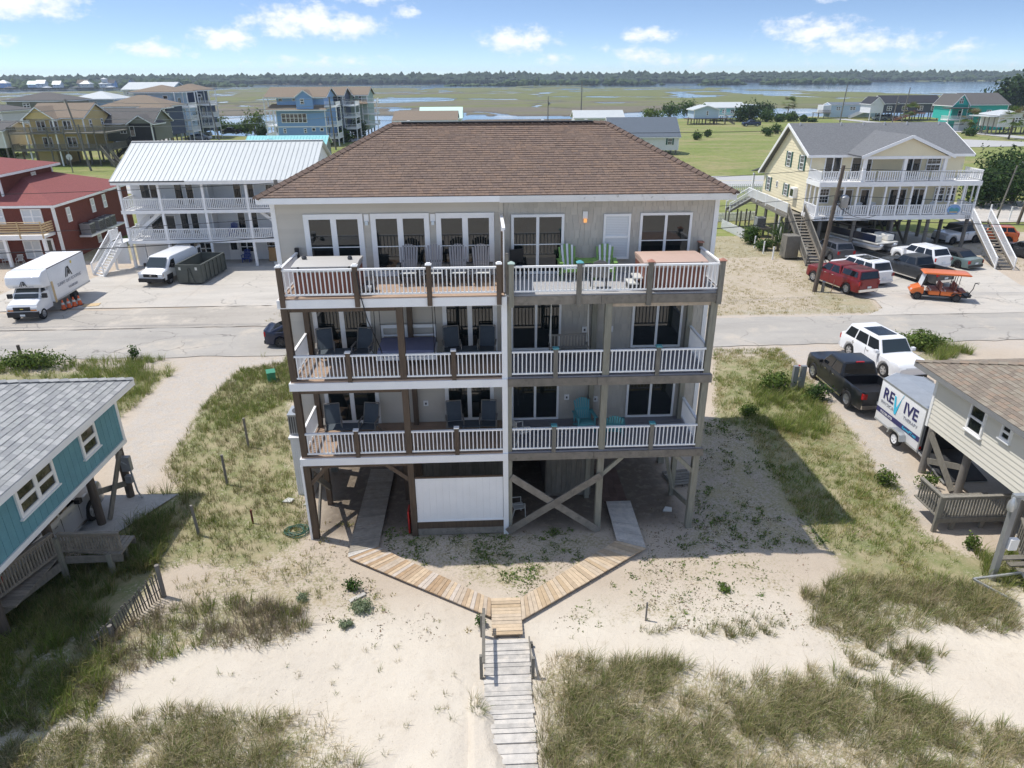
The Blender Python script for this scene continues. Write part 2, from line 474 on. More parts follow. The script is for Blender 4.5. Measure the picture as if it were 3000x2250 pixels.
spec('asphalt_sheet', (.405, .375, .33), .9, .08, .5, fine=.07, stretch=(.35, 1, 1), dirt=((.47, .43, .375), .55, .8, .7))
spec('stained_apron', (.40, .365, .315), .9, .14, .45, fine=.1, stretch=(.4, 1, 1), dirt=((.52, .465, .39), .52, .72, .5))
spec('highway', (.42, .415, .40), .9, .06, .2, stretch=(.2, 1, 1))
spec('lane_mark', (.70, .62, .25), .7, .1, 2)
spec('rooftop_vent', (.55, .55, .55), .5, .05, 3)

def worn(base, stain, crack, drift):
    def f(k):
        P = k.pos(); n1 = k.noise(k.pos((.35, 1, 1)), .5, 6, .65); n2 = k.noise(P, 7, 4, .6); n3 = k.noise(k.pos((.12, 1.2, 1)), 1.0, 4, .6)
        c = k.mix(k.rng(n1, .3, .7), tuple(x * .88 for x in base), tuple(min(1, x * 1.10) for x in base))
        c = k.mix(k.rng(n3, .54, .7, 0, .45), c, stain)                        # tyre-polished lanes and old stains
        c = k.mix(k.rng(k.noise(P, .9, 5, .7), .60, .72, 0, .55), c, stain)
        c = k.mix(k.rng(k.noise(P, .35, 6, .72), .52, .66, 0, .8), c, drift)    # blown sand
        v = k.n('ShaderNodeTexVoronoi'); v.feature = 'DISTANCE_TO_EDGE'; v.inputs['Scale'].default_value = .33
        w = k.n('ShaderNodeVectorMath', operation='ADD'); nn = k.n('ShaderNodeTexNoise'); nn.inputs['Scale'].default_value = 1.2; k.l(P, nn.inputs['Vector']); k.l(P, w.inputs[0]); k.l(nn.outputs['Color'], w.inputs[1]); k.l(w.outputs[0], v.inputs['Vector'])
        c = k.mix(k.m('MULTIPLY', k.rng(v.outputs['Distance'], .0, .016, 1, 0), k.rng(k.noise(P, .2, 2), .46, .56, 0, .75)), c, crack)
        c = k.mix(k.rng(n2, .55, .75, 0, .25), c, tuple(x * .7 for x in base))
        k.l(c, k.b.inputs['Base Color']); k.b.inputs['Roughness'].default_value = .92; k.bump(k.m('ADD', n2, n1), .2, .03)
    return f
SPECIAL['asphalt_sheet'] = worn((.385, .36, .32), (.29, .275, .255), (.12, .11, .10), (.49, .435, .36))
SPECIAL['concrete'] = worn((.50, .465, .41), (.39, .355, .305), (.20, .185, .165), (.54, .485, .41))
SPECIAL['stained_apron'] = worn((.40, .365, .315), (.25, .225, .195), (.13, .12, .11), (.54, .48, .40))
def m_glass(k):
    k.b.inputs['Base Color'].default_value = (.012, .017, .018, 1); k.b.inputs['Roughness'].default_value = .03; k.b.inputs['IOR'].default_value = 1.65
    n = k.noise(k.pos(), .6, 2); k.bump(n, .02, .05)
SPECIAL['glass'] = m_glass
def m_blind(k):
    p = k.n('ShaderNodeSeparateXYZ'); k.l(k.pos(), p.inputs[0])
    f = k.m('FRACT', k.m('MULTIPLY', p.outputs[2], 18.0))
    k.l(k.mix(k.rng(f, .0, .25), (.42, .45, .47), (.66, .70, .73)), k.b.inputs['Base Color']); k.b.inputs['Roughness'].default_value = .12; k.b.inputs['IOR'].default_value = 1.6
SPECIAL['blind'] = m_blind
def m_carglass(k):
    k.b.inputs['Base Color'].default_value = (.008, .010, .012, 1); k.b.inputs['Roughness'].default_value = .04; k.b.inputs['IOR'].default_value = 1.6
SPECIAL['car_glass'] = m_carglass
def m_windscreen(k):
    k.b.inputs['Base Color'].default_value = (.03, .04, .04, 1); k.b.inputs['Roughness'].default_value = .04; k.b.inputs['IOR'].default_value = 1.7
SPECIAL['windscreen'] = m_windscreen

def m_sand(k):
    at = lambda n: (lambda q: (setattr(q, 'attribute_name', n), q.outputs['Fac'])[1])(k.n('ShaderNodeAttribute'))
    P = k.pos()
    n1 = k.noise(P, .35, 6, .6); n2 = k.noise(P, 3.2, 5, .62); n3 = k.noise(P, 26, 4, .6)
    dune = k.mix(k.rng(n1, .3, .7), (.565, .50, .41), (.635, .575, .48))
    yard = k.mix(k.rng(n1, .3, .7), (.455, .38, .295), (.52, .44, .35))
    c = k.mix(at('tone'), dune, yard)
    # fine litter, shell and dark specks in the sand
    c = k.mix(k.rng(n3, .60, .72, 0, .38), c, (.30, .23, .15))
    c = k.mix(k.m('MULTIPLY', k.rng(k.noise(P, 55, 2), .62, .72, 0, .6), at('tone')), c, (.20, .155, .10))
    c = k.mix(k.rng(n2, .56, .74, 0, .28), c, (.36, .29, .20))
    c = k.mix(k.m('MULTIPLY', at('soil_shade'), k.rng(n2, .25, .5, .7, 1)), c, (.135, .108, .08))  # brown soil, darkened further to carry the shade under the house
    grv = k.mix(k.rng(k.noise(P, 18, 4), .3, .7), (.34, .315, .285), (.56, .52, .47))
    c = k.mix(k.m('MULTIPLY', at('grav'), k.rng(n2, .30, .55)), c, grv)
    # low ground cover: dry straw, moss-green creepers
    g1 = k.noise(P, 1.1, 5, .65); g2 = k.noise(P, 11, 6, .75)
    green = k.mix(k.rng(g1, .35, .65), (.155, .18, .055), (.235, .23, .095))
    straw = k.mix(k.rng(g2, .35, .65), (.42, .345, .225), (.33, .275, .17))
    veg = k.mix(k.m('MULTIPLY', k.rng(g1, .40, .62), k.m('SUBTRACT', 1.25, at('lush'), True)), green, straw)
    cov = at('veg')
    th = k.m('ADD', k.m('ADD', cov, k.m('MULTIPLY', k.m('SUBTRACT', g2, .5), 1.7)), k.m('MULTIPLY', k.m('SUBTRACT', g1, .5), .9))
    c = k.mix(k.rng(th, .40, .66, 0, .92), c, veg)
    k.l(c, k.b.inputs['Base Color']); k.b.inputs['Roughness'].default_value = .95
    vo = k.n('ShaderNodeTexVoronoi'); vo.inputs['Scale'].default_value = 2.3; k.l(k.pos(), vo.inputs['Vector'])
    foot = k.m('MULTIPLY', k.rng(vo.outputs['Distance'], .08, .26, -1, 0), k.rng(k.noise(P, .5, 2), .48, .6))     # trodden hollows
    h = k.m('ADD', k.m('ADD', k.m('ADD', k.m('MULTIPLY', n2, .8), k.m('MULTIPLY', n3, .3)), k.m('MULTIPLY', k.noise(k.pos((1, 1, 1)), .9, 3), .9)), k.m('MULTIPLY', foot, .35)); k.bump(h, .5, .12)
SPECIAL['sand'] = m_sand

def m_field(k):
    P = k.pos()
    n1 = k.noise(k.pos((.5, 1, 1)), .06, 6, .62); n2 = k.noise(P, .5, 5, .65); n3 = k.noise(k.pos((.35, 1, 1)), .025, 5, .6)
    at = lambda n: (lambda q: (setattr(q, 'attribute_name', n), q.outputs['Fac'])[1])(k.n('ShaderNodeAttribute'))
    lawn = k.mix(k.rng(n1, .35, .65), (.15, .20, .035), (.235, .25, .075))
    lawn = k.mix(k.rng(k.noise(k.pos((.5, 1, 1)), .11, 6, .7), .48, .62, 0, .85), lawn, (.30, .26, .12))
    lawn = k.mix(k.rng(k.noise(P, .9, 5, .7), .52, .66, 0, .6), lawn, (.10, .12, .03))
    lawn = k.mix(k.rng(n2, .55, .75, 0, .6), lawn, (.33, .28, .15))
    mb = k.mix(k.rng(n2, .35, .65), (.125, .107, .075), (.18, .157, .112))
    mg = k.mix(k.rng(n1, .35, .65), (.115, .135, .035), (.175, .18, .06))
    n4 = k.noise(k.pos((.3, 1, 1)), .011, 7, .68)
    marsh = k.mix(k.rng(k.m('ADD', n4, k.m('ADD', k.m('MULTIPLY', at('green'), .5), k.m('MULTIPLY', k.m('SUBTRACT', k.noise(k.pos((.25, 1, 1)), .05, 5, .7), .5), .55))), .49, .60), mb, mg)
    bank = k.mix(at('bank'), marsh, (.085, .07, .05))
    c = k.mix(at('marsh'), lawn, bank)
    k.l(c, k.b.inputs['Base Color']); k.b.inputs['Roughness'].default_value = .95; k.bump(n2, .6, .4)
SPECIAL['field'] = m_field
def m_water(k):
    k.b.inputs['Base Color'].default_value = (.055, .10, .145, 1); k.b.inputs['Roughness'].default_value = .22; k.b.inputs['IOR'].default_value = 1.33
    n = k.noise(k.pos((.25, 1, 1)), 1.2, 3); n2 = k.noise(k.pos((.1, .6, 1)), .06, 3)
    k.l(k.rng(n2, .35, .65, .05, .16), k.b.inputs['Roughness']); k.bump(n, .04, .1)
SPECIAL['water'] = m_water
def m_leaf(k, stops=None, lo=.6):
    at = k.n('ShaderNodeVertexColor'); at.layer_name = 'tint'
    k.l(at.outputs[0], k.b.inputs['Base Color']); k.b.inputs['Roughness'].default_value = .7; k.b.inputs['IOR'].default_value = 1.3
    tr = k.n('ShaderNodeBsdfTranslucent'); k.l(at.outputs[0], tr.inputs[0]); mx = k.n('ShaderNodeMixShader'); mx.inputs[0].default_value = .3
    k.l(k.b.outputs[0], mx.inputs[1]); k.l(tr.outputs[0], mx.inputs[2]); k.l(mx.outputs[0], k.out.inputs[0])
SPECIAL['leaf'] = m_leaf
def m_forest(k):
    c = k.ramp(k.rand(), [(0, (.022, .045, .020)), (.35, (.032, .062, .022)), (.7, (.042, .078, .026)), (1, (.06, .10, .03))])
    k.l(k.mix(k.rng(k.noise(k.pos(), .35, 4), .35, .65, .1, .9), (.015, .03, .014), c), k.b.inputs['Base Color']); k.b.inputs['Roughness'].default_value = .9; k.bump(k.noise(k.pos(), .5, 4), 1.0, 1.5)
SPECIAL['forest'] = m_forest
def m_forest2(k):
    c = k.ramp(k.rand(), [(0, (.045, .085, .018)), (.4, (.065, .115, .022)), (.75, (.09, .14, .03)), (1, (.12, .165, .04))])
    k.l(k.mix(k.rng(k.noise(k.pos(), .4, 4), .35, .65, .1, .9), (.025, .05, .015), c), k.b.inputs['Base Color']); k.b.inputs['Roughness'].default_value = .9; k.bump(k.noise(k.pos(), .6, 4), 1.0, 1.5)
SPECIAL['forest_light'] = m_forest2

# ---------------------------------------------------------------- terrain
def _h(ix, iy, s):
    n = (ix.astype(np.int64) * 374761393 + iy.astype(np.int64) * 668265263 + s * 974711) & 0x7fffffff
    n = ((n ^ (n >> 13)) * 1274126177) & 0x7fffffff
    return ((n ^ (n >> 16)) & 0xffff) / 65535.0
def vnoise(x, y, s=0):
    ix, iy = np.floor(x), np.floor(y); fx, fy = x - ix, y - iy; fx = fx * fx * (3 - 2 * fx); fy = fy * fy * (3 - 2 * fy)
    a, b, c, d = _h(ix, iy, s), _h(ix + 1, iy, s), _h(ix, iy + 1, s), _h(ix + 1, iy + 1, s)
    return (a * (1 - fx) + b * fx) * (1 - fy) + (c * (1 - fx) + d * fx) * fy
def fbm(x, y, o=4, s=0):
    t = 0; a = .5; n = 0
    for i in range(o):
        t = t + a * vnoise(x * 2 ** i, y * 2 ** i, s + i); n += a; a *= .5
    return t / n
def inpoly(x, y, poly):
    r = np.zeros(x.shape, bool); n = len(poly)
    for i in range(n):
        (x0, y0), (x1, y1) = poly[i], poly[(i + 1) % n]
        c = ((y0 > y) != (y1 > y))
        with np.errstate(divide='ignore', invalid='ignore'):
            r ^= c & (x < (x1 - x0) * (y - y0) / (y1 - y0 + 1e-12) + x0)
    return r
def blur(a, n):
    for _ in range(n):
        p = np.pad(a, 1, mode='edge'); a = (p[:-2, 1:-1] + p[2:, 1:-1] + p[1:-1, :-2] + p[1:-1, 2:] + p[1:-1, 1:-1] * 2) / 6
    return a
def grid_mesh(name, X, Y, Z, mat, attrs):
    ny, nx = X.shape; me = bpy.data.meshes.new(name)
    co = np.stack([X, Y, Z], -1).reshape(-1, 3).astype(np.float32)
    i = np.arange(ny * nx).reshape(ny, nx); q = np.stack([i[:-1, :-1], i[:-1, 1:], i[1:, 1:], i[1:, :-1]], -1).reshape(-1, 4)
    me.vertices.add(len(co)); me.vertices.foreach_set('co', co.ravel()); nf = len(q)
    me.loops.add(nf * 4); me.loops.foreach_set('vertex_index', q.ravel().astype(np.int32)); me.polygons.add(nf)
    me.polygons.foreach_set('loop_start', np.arange(0, nf * 4, 4, dtype=np.int32))
    me.polygons.foreach_set('use_smooth', np.ones(nf, bool))
    for k, v in attrs.items():
        a = me.attributes.new(k, 'FLOAT', 'POINT'); a.data.foreach_set('value', v.astype(np.float32).ravel())
    me.materials.append(mt(mat)); me.update(); me.validate(); return me
ZONES = {
    'R1': [(1.27, 14.61), (2.38, 15.06), (3.47, 14.51), (4.45, 14.58), (5.57, 14.4), (6.79, 13.98), (9.2, 14.22), (10.48, 13.68), (11.39, 12.95), (12.32, 12.27), (13.41, 11.91), (13.61, 10.51), (12.03, 9.02), (0.8, 9.56), (1.14, 13.02)],
    'R2': [(10.0, 17.2), (10.73, 17.57), (12.08, 18.01), (14.8, 17.7), (16.58, 16.95), (15.94, 15.33), (14.72, 15.39), (13.68, 15.73), (11.66, 15.13), (10.1, 15.07), (9.77, 15.92)],
    'R3': [(4.44, 15.9), (5.85, 16.12), (9.43, 16.38), (9.91, 15.77), (7.16, 15.36), (4.63, 15.35)],
    'R3b': [(9.6, 15.1), (11.59, 15.0), (13.29, 14.78), (12.63, 14.05), (10.98, 13.89), (9.79, 14.44)],
    'L4': [(-11.35, 16.69), (-10.49, 17.53), (-9.11, 18.08), (-7.42, 17.84), (-5.9, 17.3), (-5.35, 16.68), (-5.8, 16.0), (-6.73, 15.78), (-8.38, 15.99), (-9.36, 15.52), (-10.17, 15.18), (-11.13, 15.61)],
    'L5': [(-15.31, 17.77), (-13.29, 16.93), (-11.29, 16.55), (-10.08, 15.18), (-10.53, 14.37), (-9.9, 13.78), (-11.26, 13.22), (-13.18, 12.91), (-16.81, 17.7)],
    'L6': [(-11.75, 12.75), (-9.44, 13.54), (-8.32, 13.81), (-6.65, 13.62), (-5.33, 13.66), (-4.32, 13.5), (-3.83, 12.75), (-3.33, 11.77), (-3.1, 9.89), (-11.47, 10.29), (-12.63, 12.69)],
    'L6b': [(-0.74, 14.11), (-0.08, 14.2), (-0.01, 12.87), (-0.36, 12.68), (-0.63, 13.11)],
    'L7': [(-15.77, 32.2), (-15.54, 38.59), (-11.95, 40.05), (-9.59, 31.87), (-7.73, 25.28), (-6.48, 21.42), (-6.66, 20.62), (-8.49, 19.58), (-10.83, 19.7), (-11.19, 18.68), (-12.36, 21.72), (-12.17, 24.47), (-13.8, 26.15), (-14.6, 29.24)],
    'L7g': [(-15.54, 38.59), (-11.74, 40.03), (-9.78, 32.68), (-11.86, 30.49), (-13.65, 29.19), (-15.42, 32.18)],
    'L8': [(-15.0, 23.64), (-13.94, 24.82), (-11.9, 24.45), (-11.61, 21.69), (-11.0, 19.01), (-10.96, 17.4), (-11.29, 16.55), (-13.72, 16.81), (-15.98, 17.21), (-17.96, 20.25), (-13.93, 20.23)],
    'L9': [(-31.18, 39.04), (-25.81, 39.17), (-18.57, 39.3), (-17.11, 38.57), (-17.7, 35.26), (-17.83, 32.31), (-18.15, 31.19), (-20.9, 35.9), (-29.06, 35.89)],
    'R10': [(13.92, 38.87), (17.94, 38.93), (17.95, 34.21), (17.28, 30.41), (17.18, 26.89), (16.41, 24.83), (16.81, 23.46), (15.88, 20.48), (16.6, 18.67), (18.15, 17.53), (16.25, 17.29), (11.61, 17.53), (12.05, 19.66), (11.73, 21.79), (11.98, 24.79), (12.29, 28.48), (11.02, 29.62)],
    'R10s': [(14.27, 33.5), (16.65, 34.29), (16.96, 31.22), (16.59, 28.6), (15.18, 27.32), (13.4, 28.42), (12.66, 29.53)],
    'R11': [(25.9, 40.6), (27.71, 39.56), (29.14, 37.44), (26.66, 36.48), (24.64, 36.86), (24.86, 39.12)],
    'R12': [(17.09, 19.41), (18.61, 18.94), (17.97, 16.56), (16.58, 16.95), (16.25, 17.97)],
    'Y1': [(-3.88, 21.5), (0.65, 21.37), (4.65, 21.06), (4.71, 20.04), (1.89, 18.35), (0.72, 17.43), (-0.03, 17.79), (-2.1, 19.26), (-3.61, 20.27)],
    'Y2': [(5.68, 19.99), (11.59, 18.93), (9.18, 16.54), (4.78, 16.03), (2.71, 15.99), (1.96, 16.75), (4.14, 18.24)],
    'Y3': [(10.03, 29.67), (13.18, 29.14), (12.75, 24.2), (13.35, 21.04), (11.52, 19.3), (6.28, 19.96), (7.46, 21.13)],
    'P1': [(-5.26, 18.38), (-4.2, 18.66), (-2.72, 17.29), (-3.16, 16.57), (-4.49, 16.49), (-5.26, 17.27)],
    'L7b': [(-11.3, 18.7), (-8.5, 19.6), (-6.3, 20.6), (-5.1, 19.9), (-4.6, 18.4), (-4.9, 17.7), (-5.5, 17.2), (-9.1, 18.1)],
    'S1': [(-0.47, 16.95), (0.07, 17.15), (0.05, 16.12), (-0.41, 16.15)],
}
LAWN_R = [(13, 45.2), (28, 45.2), (29, 48.5), (27.2, 50.5), (29.5, 62), (29.5, 75), (10, 75), (10, 60)]
SANDY_R = [(13, 46), (24, 46), (28, 60), (24, 66), (13, 62)]
DRIVE_L = [(-17.11, 38.9), (-11.7, 39.4), (-11.71, 38.27), (-14.01, 37.46), (-14.34, 32.92), (-14.02, 28.56), (-13.77, 25.06), (-13.45, 23.09), (-15.07, 24.62), (-17.31, 30.42), (-17.71, 35.72)]
DRIVE_R = [(20.78, 38.9), (23.5, 36), (22.29, 32), (19.5, 28.49), (17.6, 23.97), (17.3, 21.07), (16.2, 20.69), (16.3, 24.03), (17.3, 28), (17.6, 31), (17.95, 34.21), (17.4, 38.93)]
NX, NY = 430, 232
gx, gy = np.meshgrid(np.linspace(-64, 64, NX), np.linspace(2, 71, NY))
cov = np.zeros(gx.shape); lush = np.zeros(gx.shape); tone = np.zeros(gx.shape); grav = np.zeros(gx.shape)
tone = np.clip((gy - 16.2 + 1.6 * (fbm(gx * .3, gy * .3, 3, 5) - .5)) / 2.0, 0, 1)
for k, a, l in (('R1', .54, .15), ('R2', .58, .3), ('R3', .40, .1), ('R3b', .46, .3), ('L4', .64, .1), ('L5', .70, .8), ('L6', .52, .15), ('L7', .76, .50), ('L7g', .84, .9), ('L7b', .50, .05), ('L8', .80, .7), ('L9', .76, .7), ('R10', .82, .55), ('R10s', .86, .9),
                ('R11', .75, .9), ('R12', .6, .7), ('Y1', .46, .6), ('Y2', .36, .35), ('Y3', .50, .6), ('P1', .42, .3), ('S1', .4, .7)):
    m = inpoly(gx, gy, ZONES[k]); cov[m] = np.maximum(cov[m], a); lush[m] = l
m = inpoly(gx, gy, LAWN_R); cov[m] = .60; lush[m] = .2
m = inpoly(gx, gy, SANDY_R); cov[m] = .45; lush[m] = .1
m = (gy > 62) & (gx > -28); cov[m] = .6; lush[m] = .4
m = (gy > 64) & (gx <= -28); cov[m] = .6; lush[m] = .5
m = (gx < -33) & (gy > 45) & (gy < 64); cov[m] = .22
m = (gx > -15) & (gx < -10) & (gy > 45) & (gy < 53); cov[m] = .42; lush[m] = .4
m = (gx > 46) & (gy > 45) & (gy < 71); cov[m] = .42; lush[m] = .3
m = (gy > 37.4) & (gy < 39.8); cov[m] *= .55
for p in (DRIVE_L, DRIVE_R):
    m = inpoly(gx, gy, p); cov[m] = .0; grav[m] = .75
m = (gy > 38.0) & (gy < 46.5); grav[m] = np.maximum(grav[m], .45)
m = (gx > -6.5) & (gx < 8) & (gy > 21.2) & (gy < 32); cov[m] *= .25
soil_shade = blur((((gx > -6.3) & (gx < 7.6) & (gy > 21.4) & (gy < 31.5)).astype(float) * 1.0 + inpoly(gx, gy, ZONES['Y3']) * .25), 5)  # dark soil with painted shade: under the house, fainter over its yard shadow
cov = blur(cov, 3); lush = blur(lush, 3); grav = blur(grav, 2)
amp = np.clip((38.5 - gy) / 3, 0, 1) * (1 - .8 * np.clip(inpoly(gx, gy, [(-7, 20.6), (8.5, 20.6), (8.5, 33), (-7, 33)]), 0, 1))
amp = blur(amp, 4)
dn = np.clip((17.6 - gy) / 4, 0, 1)
gz = (fbm(gx * .22, gy * .22, 4, 2) - .5) * (.30 + .5 * dn) * amp + (fbm(gx * 1.3, gy * 1.3, 3, 9) - .5) * .09 * amp
bwm = blur((((gx > -.6) & (gx < 1.5) & (gy > 8) & (gy < 18.2)) | inpoly(gx, gy, [(-5.3, 19.6), (-4, 20.7), (.5, 17.6), (5, 20.8), (6, 19.5), (1.2, 15.6), (-.2, 15.6)])).astype(float), 4)
gz = gz * (1 - .85 * np.clip(bwm * 1.3, 0, 1)) - .01
def ground_z(x, y):
    i = min(max(int((y - 2) / 69 * (NY - 1)), 0), NY - 2); j = min(max(int((x + 64) / 128 * (NX - 1)), 0), NX - 2)
    fy = (y - 2) / 69 * (NY - 1) - i; fx = (x + 64) / 128 * (NX - 1) - j
    fx, fy = min(max(fx, 0), 1), min(max(fy, 0), 1)
    return float((gz[i, j] * (1 - fx) + gz[i, j + 1] * fx) * (1 - fy) + (gz[i + 1, j] * (1 - fx) + gz[i + 1, j + 1] * fx) * fy)
g = new('sand_ground', grid_mesh('sand_ground', gx, gy, gz, 'sand', {'veg': cov, 'lush': lush, 'tone': tone, 'grav': grav, 'soil_shade': soil_shade})); g['kind'] = 'structure'

# back fields, tidal creek and marsh out to the far shore
NR, NC = 330, 430
ry = 70.0 * (2700 / 70.0) ** (np.linspace(0, 1, NR)); kx = np.linspace(-1.2, 1.2, NC)
fx_, fy_ = np.meshgrid(kx, ry); FX = fx_ * fy_; FY = fy_
near = np.interp(FX, [-400, -80, -50, 0, 12, 85, 126, 160, 200, 400], [215, 228, 212, 236, 255, 300, 302, 300, 292, 300]) + 10 * (fbm(FX * .04, FY * .04, 3, 1) - .5)
farb = np.interp(FX, [-500, -120, -100, -38, 45, 106, 144, 200, 500], [330, 342, 358, 336, 326, 384, 391, 372, 380]) + 14 * (fbm(FX * .05, FY * .05, 3, 4) - .5)
big = np.interp(FX, [-1500, -540, -400, -300, -52, 303, 330, 420, 900, 2500], [985, 1010, 1090, 1190, 1120, 1060, 900, 660, 700, 800]) + 90 * (fbm(FX * .006, FY * .004, 4, 7) - .5)
lev = np.full(FX.shape, .0)
lev = np.where(FY > 69.5, lev, lev)
ch = (FY > near) & (FY < farb)
isl = (((FX - 30) / 50) ** 2 + ((FY - 296 - .04 * FX) / 5.5) ** 2 < 1) | (((FX + 2) / 20) ** 2 + ((FY - 270) / 7) ** 2 < 1)
marshm = FY >= farb
n1 = fbm(FX / 110 + 3, FY / 170, 5, 11); n2 = fbm(FX / 42, FY / 60, 4, 21)
wdt = .007 + .014 * np.clip((FY - 500) / 500, 0, 1) + .055 * np.clip((FX - 60) / 250, 0, 1) * np.clip((FY - 420) / 250, 0, 1)
crk = (np.abs(n1 - .5) < wdt) | (n2 > .765 - .04 * np.clip((FY - 450) / 600, 0, 1)) | (((FX + 52) / 34) ** 2 + ((FY - 565) / 62) ** 2 + 1.3 * (n2 - .5) < 1)
bars = (fbm(FX / 150, FY / 45, 4, 31) > .60) & (FY < big + 330)
wat = ch & ~isl | (marshm & crk & (FY < big)) | ((FY >= big) & ~bars)
lev = np.where(wat, -2.2, np.where(marshm | isl, -.55 + .35 * (n2 - .5), 0.0))
lev = np.where((FY < near) & (FY > near - 14), -.75 * np.clip((FY - near + 14) / 14, 0, 1), lev)
lev = np.where(FY > 1750, 1.5 + 3 * np.clip((FY - 1750) / 300, 0, 1), lev)
lev = blur(lev, 1)
mk = np.clip((FY - near + 10) / 10, 0, 1); bank = np.clip((-.62 - lev) / .5, 0, 1) * (FY < 900)
gr = np.clip((FY - 420) / 400, -.15, .22) + .12 * np.clip(FX / 200, -.5, 1)
o = new('marsh_terrain', grid_mesh('marsh_terrain', FX, FY, lev - .02, 'field', {'marsh': mk, 'bank': bank, 'green': gr})); o['kind'] = 'structure'
struct('water', MB().add([(-6000, 150, -1), (6000, 150, -1), (6000, 6000, -1), (-6000, 6000, -1)], [(0, 1, 2, 3)]), 'water')
struct('ground', MB().add([(-800, -200, -1.6), (800, -200, -1.6), (800, 150, -1.6), (-800, 150, -1.6)], [(0, 1, 2, 3)]), 'sand')

# roads, aprons, drives
def ribbon(name, mat, poly, z):
    return struct(name, MB().add([(x, y, z) for x, y in poly], [tuple(range(len(poly)))]), mat)
def jag(p, q, n, a):
    r = []
    for i in range(n):
        t = i / n; r.append((p[0] + (q[0] - p[0]) * t, p[1] + (q[1] - p[1]) * t + RNG.uniform(-a, a)))
    return r
ribbon('road', 'asphalt_sheet', jag((-75, 39.45), (75, 39.45), 160, .13) + jag((75, 44.75), (-75, 44.75), 160, .15), .022)
ribbon('apron_road', 'stained_apron', jag((-37, 44.85), (-12, 44.85), 30, .1) + [(-12, 46.5)] + jag((-13.5, 49.6), (-36, 48.6), 30, .2), .030)
for i, (xa, xb) in enumerate(((-37, -29.02), (-29, -22.32), (-22.3, -14))):      # cast slabs with joints
    ribbon('driveway', 'concrete', [(xa, 48.9 if i == 0 else 49.5), (xb, 49.5), (xb, 55.3), (xa, 55.3)], .038)
    ribbon('driveway', 'concrete', [(max(xa, -33), 55.33), (xb, 55.33), (xb, 61.1), (max(xa, -31.5), 61.1)], .038)
ribbon('porch_slab', 'pad_concrete', [(-30.5, 61.12), (-14, 61.12), (-14, 64.2), (-30.5, 64.2)], .042)
RD = [(26.5, 44.7), (28.4, 46.2), (28.9, 48.2), (27.3, 50.2), (29.7, 58), (29.9, 62.6), (44.2, 62.6), (43.9, 57), (42.3, 51.4), (42.5, 46), (43.5, 44.7)]
ribbon('driveway', 'concrete', RD, .038)
ribbon('under_house_slab', 'pad_concrete', [(30.2, 62.65), (45.4, 62.65), (45.4, 72), (30.2, 72)], .03)
ribbon('teal_house_slab', 'pad_concrete', [(-24, 20.9), (-13.9, 20.9), (-12.3, 24.2), (-24, 24.5)], .06)
ribbon('cream_house_slab', 'pad_concrete', [(18.7, 12), (30, 12), (30, 25.5), (19.2, 25.5)], .06)
ribbon('highway', 'highway', [(-400, 103), (400, 107), (400, 118.5), (-400, 115)], .05)
for dy in (-.12, .12): ribbon('lane_line', 'lane_mark', [(-300, 109.5 + dy), (300, 112.5 + dy), (300, 112.62 + dy), (-300, 109.62 + dy)], .056)
ribbon('side_road', 'highway', [(100, 160), (135, 163), (230, 158), (230, 165), (135, 171), (112, 190), (100, 188)], .05)
ribbon('back_road', 'highway', [(-140, 186), (-20, 190), (-20, 200), (-80, 197), (-95, 225), (-103, 225), (-90, 197), (-140, 196)], .05)
ribbon('house_drive', 'highway', [(132, 272), (137, 272), (146, 160), (139, 160)], .06)
ribbon('sand_lot', 'concrete', [(54, 76), (75, 76), (78, 90), (55, 89)], .05)

